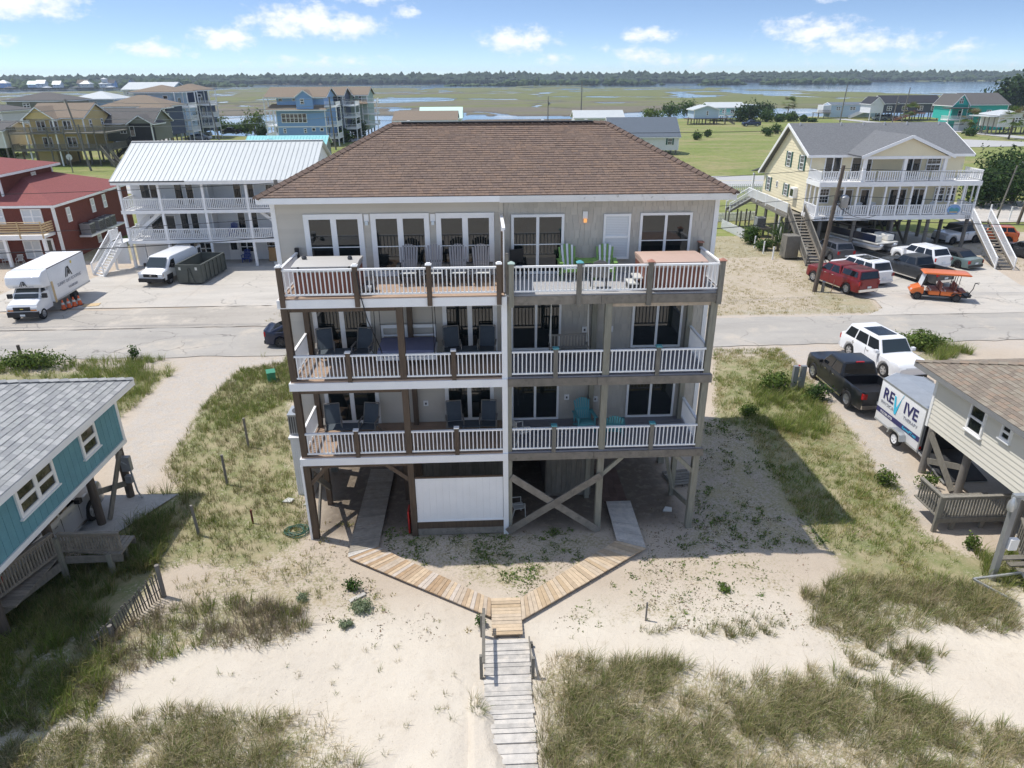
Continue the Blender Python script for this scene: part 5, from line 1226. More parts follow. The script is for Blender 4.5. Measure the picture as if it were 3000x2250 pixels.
# grey service post with box near the deck
p_ = thing('service_post', 'leaning grey square post with lamp head and white control box', 'post', (16.53, 17.6, 0), world=True)
bm('pole', 'metal_grey', p_, (16.5, 17.6, -.2), (16.42, 17.6, 3.25), .17, .17); bm('arm', 'galvanised', p_, (16.3, 17.6, 3.25), (18.6, 17.7, 3.22), .16, .16); obj('lamp_head', MB().lathe([(.10, -.42), (.13, -.3), (.12, -.12), (.07, 0), (.05, .05)], 10), 'galvanised', p_, T(16.3, 17.55, 3.2), smooth=40); bx('control_box', 'white', p_, 16.55, 17.40, 1.35, 16.82, 17.56, 1.75)
t_ = thing('tilted_frame', 'low grey wooden frame tipped over in the grass beside the service post', 'frame', (16.4, 16.6, 0), world=True)
for a, b in (((15.6, 17.3, .35), (17.2, 17.35, .5)), ((15.6, 17.3, .35), (16.5, 16.3, .15)), ((17.2, 17.35, .5), (17.1, 16.2, .25)), ((17.1, 16.2, .25), (16.9, 15.6, .1)), ((16.4, 15.9, .12), (17.4, 15.75, .2))): bm('bar', 'galvanised', t_, a, b, .06, .06)

# ---------------------------------------------------------------- houses further back
def far_house(name, label, x0, x1, y0, y1, zf, ze, wall, roofm, rise, kind='gx', over=.6, wins=(), cat='house', stilt=True, trim='white', pile='old_grey_wood', group=None):
    """a simple back-row house: walls, roof, windows on the near and side faces, piles beneath a raised floor"""
    h = thing(name, label, cat, ((x0 + x1) / 2, (y0 + y1) / 2, 0), world=True, group=group)
    bx('wall', wall, h, x0, y0, zf, x1, y1, ze)
    if kind == 'hip': hip(h, x0, x1, y0, y1, ze, rise, roofm, over, .2, trim)
    else: gable(h, x0, x1, y0, y1, ze, rise, roofm, 'x' if kind == 'gx' else 'y', over, .2, trim, wall)
    for (fc, c, z, w, hh, st) in wins:
        if fc == 'f': win(h, c, y0 - .03, z, w, hh, 'f', st, trim, t=.14, d=.08)
        elif fc == 'l': win(h, x0 - .03, c, z, w, hh, 'l', st, trim, t=.14, d=.08)
        else: win(h, x1 + .03, c, z, w, hh, 'r', st, trim, t=.14, d=.08)
    for x in (x0, x1):
        bx('corner_board', trim, h, x - .1, y0 - .06, zf, x + .1, y0 + .1, ze)
    if stilt and zf > .8:
        n = max(2, int((x1 - x0) / 3.5) + 1)
        piles(h, [x0 + .3 + (x1 - x0 - .6) * i / (n - 1) for i in range(n)], (y0 + .4, (y0 + y1) / 2, y1 - .4), zf, pile, .18)
    return h
def balcony(h, x0, x1, y0, y1, z, mat='white', top=None, posts=(), rails=('f', 'l', 'r'), pz=None, sp=.3):
    bx('balcony', mat, h, x0, y0, z - .25, x1, y1, z)
    if 'f' in rails: rail(h, (x0, y0 + .05, z), (x1, y0 + .05, z), 1.0, mat, sp, .07)
    if 'l' in rails: rail(h, (x0 + .05, y0, z), (x0 + .05, y1, z), 1.0, mat, sp, .07)
    if 'r' in rails: rail(h, (x1 - .05, y0, z), (x1 - .05, y1, z), 1.0, mat, sp, .07)
    for x in posts: bx('post', mat, h, x - .1, y0, 0 if pz is None else pz, x + .1, y0 + .2, top)

# ochre house with weathered decks
h = far_house('ochre_house', 'ochre two-storey house with weathered wrap-around decks and front gable', -84, -74.2, 143, 153, 3.0, 8.5, 'ochre_siding', 'roof_tan', 2.2, 'gx', .5,
    [('f', -82.0, 6.1, 1.7, 1.9, 'slider'), ('f', -79.6, 6.1, 1.5, 1.9, 'slider'), ('f', -77.2, 6.3, 1.6, 1.7, 'slider'), ('f', -81.5, 3.2, 1.8, 1.9, 'slider'), ('f', -77, 3.2, 1.8, 1.9, 'slider'), ('r', 145.5, 6.6, .9, 1.4, 'dh'), ('r', 150, 6.8, .8, 1.2, 'dh'), ('r', 150, 3.8, .8, 1.2, 'dh')])
gable(h, -84, -78.6, 141.4, 148, 8.4, 1.9, 'roof_tan', 'y', .4, .2, 'white', 'ochre_siding', name='porch_roof')
for z in (2.95, 5.95): balcony(h, -87, -73.8, 140.6, 143, z, 'old_grey_wood', 9, (), ('f', 'l'), sp=.2); balcony(h, -73.9, -69.5, 140.6, 150, z, 'old_grey_wood', 9, (), ('f', 'r'), sp=.2)
for x in (-84, -78.6): bx('porch_post', 'white', h, x - .12, 140.9, 0, x + .12, 141.1, 8.4)
for x in (-87, -83, -80, -77, -74, -71.5, -69.6): bx('deck_post', 'old_grey_wood', h, x - .1, 140.6, 0, x + .1, 140.8, 7 if x < -74.5 else 7.4)
bx('garage_wall', 'ochre_siding', h, -84, 143.2, 0, -80.5, 152, 3); stairs(h, (-70, 140.3, 2.9), (-67, 138, .05), 1.2, 'old_grey_wood', 'old_grey_wood', railmat='old_grey_wood')
# grey-green cottage beside it
h = far_house('grey_green_house', 'grey-green cottage with dark screened porch and charcoal stair', -75.5, -65, 151, 160, 3.6, 7.1, 'greygreen_siding', 'roof_dark', 2.3, 'gx', .5, [('f', -70.9, 5.0, 1.3, 1.6, 'pair')])
gable(h, -69, -64.5, 149.6, 155, 7.0, 1.4, 'roof_dark', 'y', .4, .2, 'white', 'greygreen_siding', name='porch_roof')
bx('screened_porch', 'screen_dark', h, -69, 149.8, 3.7, -64.7, 151, 7.0); win(h, -68.6, 149.78, 4.6, .9, 1.9, 'f', 'fixed', 'white'); stairs(h, (-68.8, 149.2, 3.7), (-73, 149.2, .1), 1.3, 'black', 'black', railmat='black')
bx('post', 'white', h, -64.85, 149.7, 0, -64.65, 149.9, 7)
# tan-roofed navy house, pale blue towers and a navy tower behind
h = far_house('navy_hip_house', 'navy house with low tan hip roof and white railed balconies', -84, -71, 172, 183, 3.0, 9.2, 'navy_siding', 'roof_tan', 2.2, 'hip', .8, [('f', -77.5, 6.9, 3.2, 1.8, 'pair'), ('f', -83, 7.6, .8, .8, 'fixed')])
balcony(h, -75.2, -69.8, 169.8, 172, 6.9, 'white', 9.2, (-75.1, -72.6, -69.9)); balcony(h, -75.2, -69.8, 169.8, 172, 4.0, 'white', 9.2); hip(h, -75.2, -70, 169.8, 174, 9.0, .9, 'roof_tan', .5, name='porch_roof')
bx('screened_porch', 'screen_dark', h, -75, 170.4, 7.0, -70.2, 172, 9.0)
def tower(name, label, x0, x1, y0, wall, roofm, zt, seed, right=True):
    h = far_house(name, label, x0, x1, y0, y0 + 12, 1.8, 8.7, wall, roofm, .6, 'hip', .9, [('f', x0 + 3.5, 6.9, .9, 1.0, 'fixed'), ('f', x0 + 6.5, 6.9, .9, 1.0, 'fixed')], stilt=True)
    bx('upper_wall', wall, h, x0 + .6, y0 + .8, 8.9, x1 - 1.2, y0 + 11, zt); hip(h, x0 + .6, x1 + .2, y0 + .6, y0 + 11, zt, 1.5, roofm, .9, .2, name='upper_roof')
    for (c, z) in ((x0 + 4, 10.4), (x0 + 8, 10.4)): win(h, c, y0 + .76, z, 1.2, .9, 'f', 'fixed', 'white', t=.14)
    xe = x1
    for z in (3.1, 5.7, 8.6):
        balcony(h, xe - .1, xe + 3.2, y0 - .4, y0 + 5, z, 'white', zt, (), ('f', 'r')); win(h, xe + .03, y0 + 2.5, z + .1, 1.8, 2.0, 'r', 'slider', 'white')
    for x in (xe + .1, xe + 3.1):
        for y in (y0 - .3, y0 + 4.8): bx('post', 'white', h, x - .1, y - .1, 0, x + .1, y + .1, zt)
    for c in (x1 - 1.8,): win(h, c, y0 - .03, 3.2, 1.6, 2.0, 'f', 'slider', 'white'); win(h, c, y0 - .03, 5.9, 1.6, 2.0, 'f', 'slider', 'white')
    return h
tower('pale_blue_house', 'pale blue three-level house with tan hip roofs and stacked white balconies', -84, -73.5, 186, 'paleblue_siding', 'roof_tan', 11.9, 1)
tower('navy_tower_house', 'navy three-level house with tan roof and white corner balconies above the creek', -82, -74.2, 203, 'navy_siding', 'roof_tan', 12.0, 2)
far_house('white_roofed_cream_house', 'cream house with bright white gable roof behind the towers', -106, -92, 231, 243, 3, 12.0, 'offwhite_siding', 'metal_white', 1.8, 'gx', .5, [('f', -104.8, 10.6, .8, .8, 'fixed')])
far_house('white_hip_house', 'pale blue house under a white metal hip roof', -100.5, -90.5, 191, 201, 4.5, 10.3, 'paleblue_siding', 'metal_white', 1.7, 'hip', .6, [('f', -98, 9.0, 1.4, .9, 'pair'), ('f', -95, 9.0, .9, .9, 'fixed')])
far_house('taupe_hip_house', 'grey-walled house with wide dark hip roof at the far edge', -108, -95, 177, 188, 3, 10.4, 'greygreen_siding', 'roof_dark', 1.6, 'hip', .6, [('f', -103.6, 9.0, 1.6, 1.1, 'pair')])
h = far_house('white_edge_house', 'white two-storey house with porch at the far edge', -112, -97.5, 157, 168, 2.8, 9.0, 'white_siding', 'roof_dark', 1.4, 'hip', .5, [('f', -99.6, 6.4, .9, 1.7, 'dh'), ('f', -97.9, 7, .5, .8, 'fixed'), ('f', -95.5, 4.4, 1.6, 1.7, 'slider')])
far_house('low_beige_house', 'low beige house with grey roof on thin posts at the frame edge', -98, -87.6, 140, 150, 3.4, 6.4, 'offwhite_siding', 'roof_dark', 1.3, 'gx', .4, [])
# light blue townhouse row by the creek
h = far_house('light_blue_townhouse', 'light blue three-storey townhouse with six-pane window band and gabled dormer', -47.6, -36.2, 178, 192, 1.3, 8.2, 'lightblue_siding', 'roof_tan', .01, 'gx', .05,
    [('f', -43.5, 5.3, 6.0, 2.1, 'six'), ('f', -46, 3.0, .7, 1.1, 'dh'), ('f', -41.2, 3.0, .7, 1.1, 'dh'), ('f', -39.2, 3.4, .9, .8, 'fixed'), ('f', -37.3, 3.4, .9, .8, 'fixed')])
o = new('roof_skirt', None, h)
obj('slope', MB().slab([(-50, 177.2, 8.15), (-35.6, 177.2, 8.15), (-36.4, 179.6, 9.45), (-48.6, 179.6, 9.45)], .15), 'roof_tan', o); bx('eave_board', 'white', o, -50, 177.12, 7.95, -35.6, 177.22, 8.2)
bx('upper_wall', 'lightblue_siding', h, -47.4, 179.2, 8.2, -36.4, 191, 10.9); gable(h, -49.6, -36.0, 178.8, 191.5, 10.9, 1.9, 'roof_tan', 'x', .5, .2, 'white', 'lightblue_siding', name='upper_roof')
bx('dormer', 'lightblue_siding', h, -42.6, 177.6, 8.35, -38.7, 181, 11.0); gable(h, -42.6, -38.7, 177.6, 183, 10.95, 1.4, 'roof_tan', 'y', .25, .15, 'white', 'lightblue_siding', name='dormer_roof'); win(h, -41.1, 177.56, 9.4, .95, 1.2, 'f', 'dh', 'white', t=.12)
win(h, -46.5, 179.15, 10.0, .9, .6, 'f', 'fixed'); win(h, -43.4, 179.15, 10.0, .7, .6, 'f', 'fixed'); bx('belt_board', 'white', h, -47.6, 177.94, 4.3, -36.2, 178.0, 4.55)
for z in (1.9, 4.6): balcony(h, -50.4, -47.6, 178.2, 186, z, 'white', 8, ()); balcony(h, -36.2, -33.4, 178.0, 184, z, 'white', 8, (), ('f', 'r'))
balcony(h, -36.2, -33.4, 178.0, 184, 8.9, 'white', 8, (), ('f', 'r'))
for z in (1.95, 4.65): win(h, -36.16, 180.8, z, 1.6, 2.0, 'r', 'slider', 'white')
for x, y, zt in ((-50.2, 178.4, 10.8), (-50.2, 182, 10.8), (-50.2, 185.8, 8), (-48.5, 178.4, 8), (-33.5, 178.1, 8.8), (-33.5, 183.8, 8.8)): bx('post', 'white', h, x - .11, y - .11, 0, x + .11, y + .11, zt)
h = far_house('navy_townhouse', 'navy townhouse with white balconies behind the light blue one', -40, -34.4, 193, 204, 1.8, 10.9, 'navy_siding', 'roof_tan', 1.7, 'gx', .5, [])
for z in (3.1, 5.8, 8.6): balcony(h, -34.4, -31.2, 192, 199, z, 'white', 9, (), ('f', 'r')); win(h, -34.36, 195, z + .1, 1.6, 2, 'r', 'slider'); win(h, -35.2, 192.96, z + .1, .9, 2, 'f', 'fixed')
for x, y in ((-31.3, 192.1), (-31.3, 198.8)): bx('post', 'white', h, x - .11, y - .11, 0, x + .11, y + .11, 9)
h = far_house('sage_townhouse', 'sage green townhouse with gable and railed balconies at the end of the row', -37.5, -30.2, 206, 219, 1.8, 10.7, 'sage_siding', 'roof_tan', 1.8, 'gx', .5, [('f', -33.8, 9.8, .8, .7, 'fixed'), ('f', -32, 9.8, .8, .7, 'fixed'), ('f', -36, 9.6, .6, .9, 'fixed')])
gable(h, -36.6, -33.6, 204.8, 210, 10.6, 1.3, 'roof_tan', 'y', .3, .15, 'white', 'sage_siding', name='cross_gable'); bx('upper_bay', 'sage_siding', h, -36.4, 205.2, 8.6, -33.8, 206.2, 10.6)
for z in (3.3, 6.0, 8.9): balcony(h, -31.5, -27.4, 204.6, 209, z, 'white', 9, (-31.4, -27.5), ('f', 'r', 'l'))
obj('porch_slope', MB().slab([(-36, 203.6, 8.6), (-29.8, 203.6, 8.6), (-30.2, 206, 9.6), (-36, 206, 9.6)], .15), 'roof_tan', h)
# aqua-roofed grey bungalow
h = far_house('aqua_roof_bungalow', 'grey bungalow with aqua metal roof and small gable', -46, -30.6, 147.4, 153, -.3, 3.0, 'grey_siding', 'metal_aqua', 1.3, 'gx', .4, [('f', -32.7, 1.2, .9, 1.5, 'dh')], stilt=False)
gable(h, -42.8, -39.9, 146.6, 150, 3.1, .9, 'metal_aqua', 'y', .3, .12, 'white', 'grey_siding', name='entry_gable')
for i in range(26):
    x = -46.3 + i * .62; bm('roof_seam', 'metal_aqua', h, (x, 147.0, 3.06), (x, 150.15, 4.5), .07, .06)
# roofs just showing over the duplex ridge
far_house('taupe_roof_house', 'house whose flat taupe roof just shows over the duplex ridge', -15.8, -4.4, 141, 152, 2.5, 7.6, 'greygreen_siding', 'roof_tan', 1.3, 'gx', .5, [])
h = far_house('mint_roof_house', 'house with pale mint metal roof behind the taupe roof', -12.8, -3.9, 166, 174, 2.5, 6.7, 'white_siding', 'metal_mint', 2.0, 'gx', .4, [])
far_house('white_roof_house', 'low house with plain white roof by the creek', 27.5, 41.4, 211, 219, 1.0, 4.2, 'white_siding', 'metal_white', 1.7, 'gx', .4, [])
h = far_house('blue_roof_house', 'white raised house with blue-grey roof and dark green shutters', 27.2, 41.4, 151, 160, .9, 3.7, 'white_siding', 'roof_bluegrey', 3.3, 'gx', .4, [])
for c in (39.6, 33.0): win(h, c, 150.96, 2.0, .95, 1.25, 'f', 'grid', 'white', shutter='green_shutter')
# creek-side houses to the right
h = far_house('blue_stilt_cottage', 'pale blue cottage on tall stilts with dark deck', 72, 80.3, 246, 254, 1.95, 4.6, 'paleblue_siding', 'metal_white', 1.2, 'gy', .5, [('f', 76.4, 2.9, .8, 1.4, 'dh')])
bx('deck', 'pole_wood', h, 69.6, 245.4, 1.7, 83, 250, 1.95)
for x in (70, 73, 76, 79, 82.6): bx('deck_post', 'pole_wood', h, x - .15, 245.5, -.5, x + .15, 245.8, 1.8)
stairs(h, (82.9, 246.5, 1.95), (86, 246.5, 0), 1.4, 'old_grey_wood', 'old_grey_wood', railmat='old_grey_wood')
h = far_house('aqua_stilt_house', 'aqua house with white metal roof behind the blue cottage', 83, 95, 264, 274, 1.8, 4.6, 'metal_aqua', 'metal_white', 1.4, 'gx', .8, [('f', 88, 2.6, 1.5, 1.3, 'pair'), ('f', 91, 2.6, 1.5, 1.3, 'pair')])
balcony(h, 84, 95, 262, 264, 2.0, 'white', 4.5, (84.2, 87.7, 91.2, 94.8)); bx('wing', 'grey_siding', h, 95, 265, 1.5, 100, 273, 5); bx('wing_roof', 'metal_white', h, 94.6, 264.4, 5, 100.4, 273.4, 5.4)
h = far_house('white_trailer_house', 'pale white trailer home with outside stair and small deck', 132.6, 152, 276, 282, .4, 4.7, 'paleblue_siding', 'roof_bluegrey', .7, 'gx', .2, [('f', 135.5, 2.9, 1.7, 1.2, 'pair'), ('f', 141, 2.9, 2.2, 1.2, 'pair'), ('f', 148, 2.9, 1.6, 1.2, 'pair'), ('f', 144.5, 2.2, .9, 2.0, 'fixed')], stilt=False)
bx('end_bay', 'white_siding', h, 129.8, 276.2, 2.0, 132.6, 281, 4.6); bx('side_deck', 'old_grey_wood', h, 127.5, 275, 1.8, 132.6, 280, 2.0); rail(h, (127.5, 275, 2), (132.4, 275, 2), 1, 'old_grey_wood', .3, .08); stairs(h, (144.8, 275, 2.2), (139.8, 275, .1), 1.2, 'white_trim', 'white', railmat='white'); balcony(h, 144.2, 147.5, 274, 276, 2.2, 'white', 3, ())
piles(h, (127.8, 130), (275.2, 279.6), 1.8, 'old_grey_wood', .15)
h = far_house('slate_stilt_house', 'dark slate stilt house with black roof and rust coloured stair', 143.3, 164.3, 259, 268, 2.6, 5.8, 'slate_siding', 'roof_charcoal', 2.3, 'gx', .4, [('f', 145.6, 3.4, 1.8, 1.5, 'pair'), ('f', 151.2, 3.4, 2.1, 1.5, 'pair'), ('f', 156.8, 3.4, 2.0, 1.5, 'pair'), ('f', 161.8, 3.4, 2.0, 1.5, 'pair')])
gable(h, 138.6, 143.2, 258.6, 266, 5.7, 2.1, 'roof_charcoal', 'y', .3, .15, 'white', 'white_siding', name='porch_gable'); bx('white_end_wall', 'white_siding', h, 138.7, 258.8, 2.6, 143.3, 266, 5.7)
stairs(h, (154.5, 257.4, 2.6), (147, 257.4, .1), 1.5, 'terracotta', 'terracotta', railmat='terracotta'); bx('landing', 'terracotta', h, 154.4, 256.8, 2.4, 158, 259, 2.6); piles(h, (139, 142.9), (259.0,), 2.6, 'white_trim', .15)
h = far_house('turquoise_house', 'bright turquoise two-storey house with grey roof and white porch', 143.4, 155.4, 213, 226, -.2, 7.0, 'turquoise_siding', 'roof_dark', 2.8, 'gy' if False else 'gx', .4, [('f', 146.2, 3.7, 1.5, 1.8, 'pair'), ('f', 149.9, 3.7, 1.5, 1.8, 'pair'), ('f', 153.6, 3.7, 1.5, 1.8, 'pair'), ('f', 149.2, .2, .9, 1.9, 'fixed')], stilt=False)
gable(h, 138.5, 143.3, 212.6, 222, 6.9, 2.8, 'roof_dark', 'y', .3, .15, 'white', 'turquoise_siding', name='front_gable'); bx('gable_bay', 'turquoise_siding', h, 138.7, 213, 3.0, 143.4, 222, 6.9); win(h, 140.6, 212.5, 7.3, 1.2, 1.5, 'f', 'pair', 'white'); win(h, 141.2, 212.9, 3.6, 1.2, 1.8, 'f', 'dh', 'white')
bx('porch_roof_slab', 'roof_dark', h, 135.6, 209.4, 6.0, 143.2, 213, 6.25); balcony(h, 135.8, 143.4, 209.6, 213, 3.1, 'white', 6, (136, 139.6, 143.2)); bx('porch_base', 'white_siding', h, 139.9, 210, 0, 143, 212.5, 2.4); stairs(h, (143.6, 211, 3.1), (148, 211, .05), 1.3, 'white_trim', 'turquoise_siding', railmat='turquoise_siding')
h = far_house('beige_stilt_cottage', 'beige cottage on stilts with white roof at the frame edge', 141, 152, 195.5, 203, 1.9, 5.0, 'offwhite_siding', 'metal_white', .8, 'gy', .5, [('f', 146.3, 3.1, 1.8, 1.3, 'pair')]); bx('carport_roof', 'metal_white', h, 137.4, 194.6, 4.5, 141, 203, 4.7); piles(h, (137.8, 139.4), (195, 199), 4.5, 'old_grey_wood', .14)
bm('cross_brace', 'pole_wood', h, (141.5, 195.3, .1), (146, 195.3, 1.9), .1, .25)
# hamlet far across the creek on the left
RG = random.Random(21)
FAR = [(-742, 1195, 'paleblue_siding', 'roof_dark', 'pale blue', 'dark'), (-700, 1150, 'lightblue_siding', 'metal_white', 'light blue', 'white'), (-668, 1168, 'paleblue_siding', 'metal_mint', 'pale blue', 'mint'), (-640, 1140, 'white_siding', 'metal_white', 'white', 'white'), (-612, 1130, 'white_siding', 'metal_white', 'white', 'bright white'),
       (-585, 1150, 'grey_siding', 'roof_tan', 'grey', 'tan'), (-566, 1120, 'offwhite_siding', 'metal_white', 'cream', 'white'), (-545, 1150, 'lightblue_siding', 'roof_dark', 'blue', 'dark'), (-536, 1112, 'white_siding', 'metal_white', 'white', 'tiered white'), (-505, 1128, 'lightblue_siding', 'roof_bluegrey', 'small blue', 'blue-grey')]
for i, (x, y, wl, rf, wn_, rn_) in enumerate(FAR):
    w = RG.uniform(9, 15) if i != 9 else 6
    nth = ['first', 'second', 'third', 'fourth', 'fifth', 'sixth', 'seventh', 'eighth', 'ninth', 'last'][i]
    h = far_house('creek_side_house', '%s house with %s roof, %s from the frame edge in the distant hamlet' % (wn_, rn_, nth) if i < 9 else 'small blue gabled house, last of the distant hamlet by the water', x - w / 2, x + w / 2, y, y + 10, 2.5, 8.5 if i % 2 else 7.2, wl, rf, 4.2 if i != 8 else 3, 'hip' if i in (6, 8, 1) else 'gx' if i != 9 else 'gy', 1.0,
                  [('f', x - w / 4, 4.5, 1.8, 1.8, 'pair'), ('f', x + w / 4, 4.5, 1.8, 1.8, 'pair')], group='houses of the distant hamlet', pile='pole_wood')
    if i == 8: bx('lantern', wl, h, x - 3, y + 2, 10, x + 3, y + 8, 13.5); hip(h, x - 3, x + 3, y + 2, y + 8, 13.5, 2, rf, .8, name='lantern_roof')
DCK = random.Random(4)
for i in range(12):
    x = -760 + i * 23 + DCK.uniform(-6, 6); d_ = thing('boat_dock', 'weathered dock, number %s along the distant hamlet shore' % ['one', 'two', 'three', 'four', 'five', 'six', 'seven', 'eight', 'nine', 'ten', 'eleven', 'twelve'][i], 'dock', (x, 1085, -1), world=True, group='docks of the distant hamlet')
    bx('deck', 'old_grey_wood', d_, x - 4, 1070, .6, x + 4, 1105, 1.0); piles(d_, (x - 3.8, x + 3.8), (1071, 1088), 3.0 if i % 2 else 1.6, 'pole_wood', .35)
    if i % 2: hip(d_, x - 3.6, x + 3.6, 1070, 1082, 3.2, 1.6, 'roof_dark' if i % 4 == 1 else 'metal_white', .6)

# ---------------------------------------------------------------- vegetation
NRG = np.random.default_rng(5)
def np_mesh(name, V, F, C, mat='leaf'):
    """triangle/quad soup with a per-vertex leaf colour"""
    me = bpy.data.meshes.new(name); me.vertices.add(len(V)); me.vertices.foreach_set('co', V.astype(np.float32).ravel())
    k = F.shape[1]; me.loops.add(F.size); me.loops.foreach_set('vertex_index', F.astype(np.int32).ravel()); me.polygons.add(len(F)); me.polygons.foreach_set('loop_start', np.arange(0, F.size, k, dtype=np.int32))
    a = me.color_attributes.new('tint', 'FLOAT_COLOR', 'POINT'); cc = np.ones((len(V), 4), np.float32); cc[:, :3] = C; a.data.foreach_set('color', cc.ravel())
    me.materials.append(mt(mat)); me.update(); return me
PALS = {'dune': [(.20, .235, .075), (.27, .265, .105), (.46, .39, .23), (.36, .32, .17), (.155, .19, .055), (.56, .48, .31), (.22, .265, .08), (.19, .21, .075), (.29, .23, .14)],
        'green': [(.19, .26, .05), (.24, .31, .065), (.30, .32, .10), (.16, .22, .05), (.38, .35, .15)],
        'brush': [(.27, .21, .16), (.34, .28, .21), (.22, .175, .13), (.26, .24, .11), (.40, .33, .25), (.21, .22, .08)],
        'litter': [(.15, .12, .07), (.12, .14, .05), (.20, .16, .10), (.26, .16, .10), (.10, .12, .04)],
        'straw': [(.58, .49, .33), (.50, .41, .27), (.42, .36, .22), (.36, .34, .16)],
        'dry': [(.42, .34, .15), (.34, .30, .11), (.26, .26, .08), (.48, .39, .20)],
        'dark': [(.16, .21, .05), (.12, .17, .04), (.22, .23, .08), (.28, .25, .11)],
        'creep': [(.13, .20, .045), (.17, .25, .055), (.11, .165, .045), (.22, .23, .08)]}
def blades(P, nb, h, wid, lean, pal, spread, seed=0):
    """grass blades for tuft centres P (n,3): curved three-level strips"""
    rg = np.random.default_rng(seed); n = len(P); m = n * nb
    hs = np.repeat(rg.uniform(.6, 1.25, n), nb); base = np.repeat(P, nb, 0)
    az_ = rg.uniform(0, 2 * np.pi, m); rad = np.sqrt(rg.uniform(0, 1, m)) * spread; L = h * hs * rg.uniform(.5, 1.2, m); ln = lean * rg.uniform(.25, 1.25, m)
    wind = np.array([.22, -.08])
    dx, dy = np.cos(az_), np.sin(az_); bx_ = base[:, 0] + dx * rad; by_ = base[:, 1] + dy * rad; bz_ = base[:, 2] - .03
    ox, oy = dx * ln + wind[0] * lean, dy * ln + wind[1] * lean
    w = wid * rg.uniform(.6, 1.3, m); t = rg.uniform(0, np.pi, m); px, py = np.cos(t) * w / 2, np.sin(t) * w / 2
    V = np.empty((m, 5, 3)); 
    V[:, 0] = np.stack([bx_ - px, by_ - py, bz_], 1); V[:, 1] = np.stack([bx_ + px, by_ + py, bz_], 1)
    mx_, my_, mz_ = bx_ + ox * L * .3, by_ + oy * L * .3, bz_ + L * .62
    V[:, 2] = np.stack([mx_ + px * .8, my_ + py * .8, mz_], 1); V[:, 3] = np.stack([mx_ - px * .8, my_ - py * .8, mz_], 1)
    V[:, 4] = np.stack([bx_ + ox * L, by_ + oy * L, bz_ + L * np.sqrt(np.clip(1.05 - ln * ln * .5, .25, 1))], 1)
    i = np.arange(m)[:, None] * 5
    F = np.concatenate([i + np.array([[0, 1, 2]]), i + np.array([[0, 2, 3]]), i + np.array([[3, 2, 4]])])
    pc = np.array(PALS[pal]); tn = np.repeat(rg.integers(0, len(pc), n), nb); own = rg.integers(0, len(pc), m); pick = np.where(rg.uniform(size=m) < .45, tn, own)
    C = np.repeat(pc[pick] * rg.uniform(.8, 1.2, (m, 1)), 5, 0)
    return V.reshape(-1, 3), F, C
def scatter(poly, dens, clump=0., cs=.8, seed=0, thr=.5):
    rg = np.random.default_rng(seed); p = np.array(poly); lo, hi_ = p.min(0), p.max(0); n = int(dens * (hi_[0] - lo[0]) * (hi_[1] - lo[1]))
    q = rg.uniform(lo, hi_, (n, 2)); ok = inpoly(q[:, 0], q[:, 1], poly)
    if clump: ok &= (fbm(q[:, 0] * cs, q[:, 1] * cs, 3, seed + 40) - .5) * clump + .5 > rg.uniform(size=n) * (1 - thr) + thr - .25
    q = q[ok]
    bad = ((np.abs(q[:, 0] - .45) < .78) & (q[:, 1] < 17.5)) | inpoly(q[:, 0], q[:, 1], [(-5.0, 19.5), (-3.8, 20.5), (.1, 17.5), (.95, 17.5), (4.6, 20.4), (5.7, 19.6), (1.0, 15.7), (0, 15.7)]) | inpoly(q[:, 0], q[:, 1], [(-24, 20.9), (-13.9, 20.9), (-12.3, 24.2), (-24, 24.5)]) | ((q[:, 0] > 18.7) & (q[:, 1] < 25.5)) | inpoly(q[:, 0], q[:, 1], DRIVE_L) | ((q[:, 1] > 39.3) & (q[:, 1] < 44.9))
    q = q[~bad]
    return np.array([(x, y, ground_z(x, y)) for x, y in q]) if len(q) else np.zeros((0, 3))
def grass(name, parts):
    Vs, Fs, Cs = [], [], []; o = 0
    for a in parts:
        if len(a[0]) == 0: continue
        V, F, C = blades(*a); Vs.append(V); Fs.append(F + o); Cs.append(C); o += len(V)
    ob = new(name, np_mesh(name, np.concatenate(Vs), np.concatenate(Fs), np.concatenate(Cs))); ob['kind'] = 'stuff'; return ob
Zn = ZONES
grass('dune_grass', [(scatter(Zn['R1'], 34, 1.2, .7, 1), 54, .40, .012, .95, 'dune', .17, 1), (scatter(Zn['R1'], 20, 1.0, .5, 71), 14, .30, .012, 1.35, 'straw', .22, 71), (scatter(Zn['R2'], 34, 1.0, .6, 2), 50, .40, .012, .9, 'dune', .17, 2), (scatter(Zn['R2'], 15, .8, .5, 72), 14, .30, .012, 1.3, 'straw', .22, 72), (scatter(Zn['R3'], 14, 1.9, .8, 3), 34, .34, .012, .6, 'dune', .10, 3), (scatter(Zn['R3b'], 15, 1.8, .9, 33), 44, .40, .013, .7, 'dune', .12, 34),
    (scatter(Zn['L6'], 28, 1.3, .7, 4), 52, .36, .012, .95, 'dune', .17, 4), (scatter(Zn['L6'], 18, 1.0, .5, 73), 14, .28, .012, 1.35, 'straw', .22, 73), (scatter(Zn['L6b'], 13, 1, .9, 5), 50, .45, .013, .75, 'dune', .13, 5), (scatter([(-4.5, 10), (12, 10), (12, 16), (-4.5, 16.5)], .5, 0, 1, 6), 16, .2, .011, .8, 'dune', .06, 6), (scatter([(-10, 10), (-1, 10), (-1, 15), (-10, 15.6)], .8, 0, 1, 7), 14, .18, .011, .8, 'dune', .06, 7)])
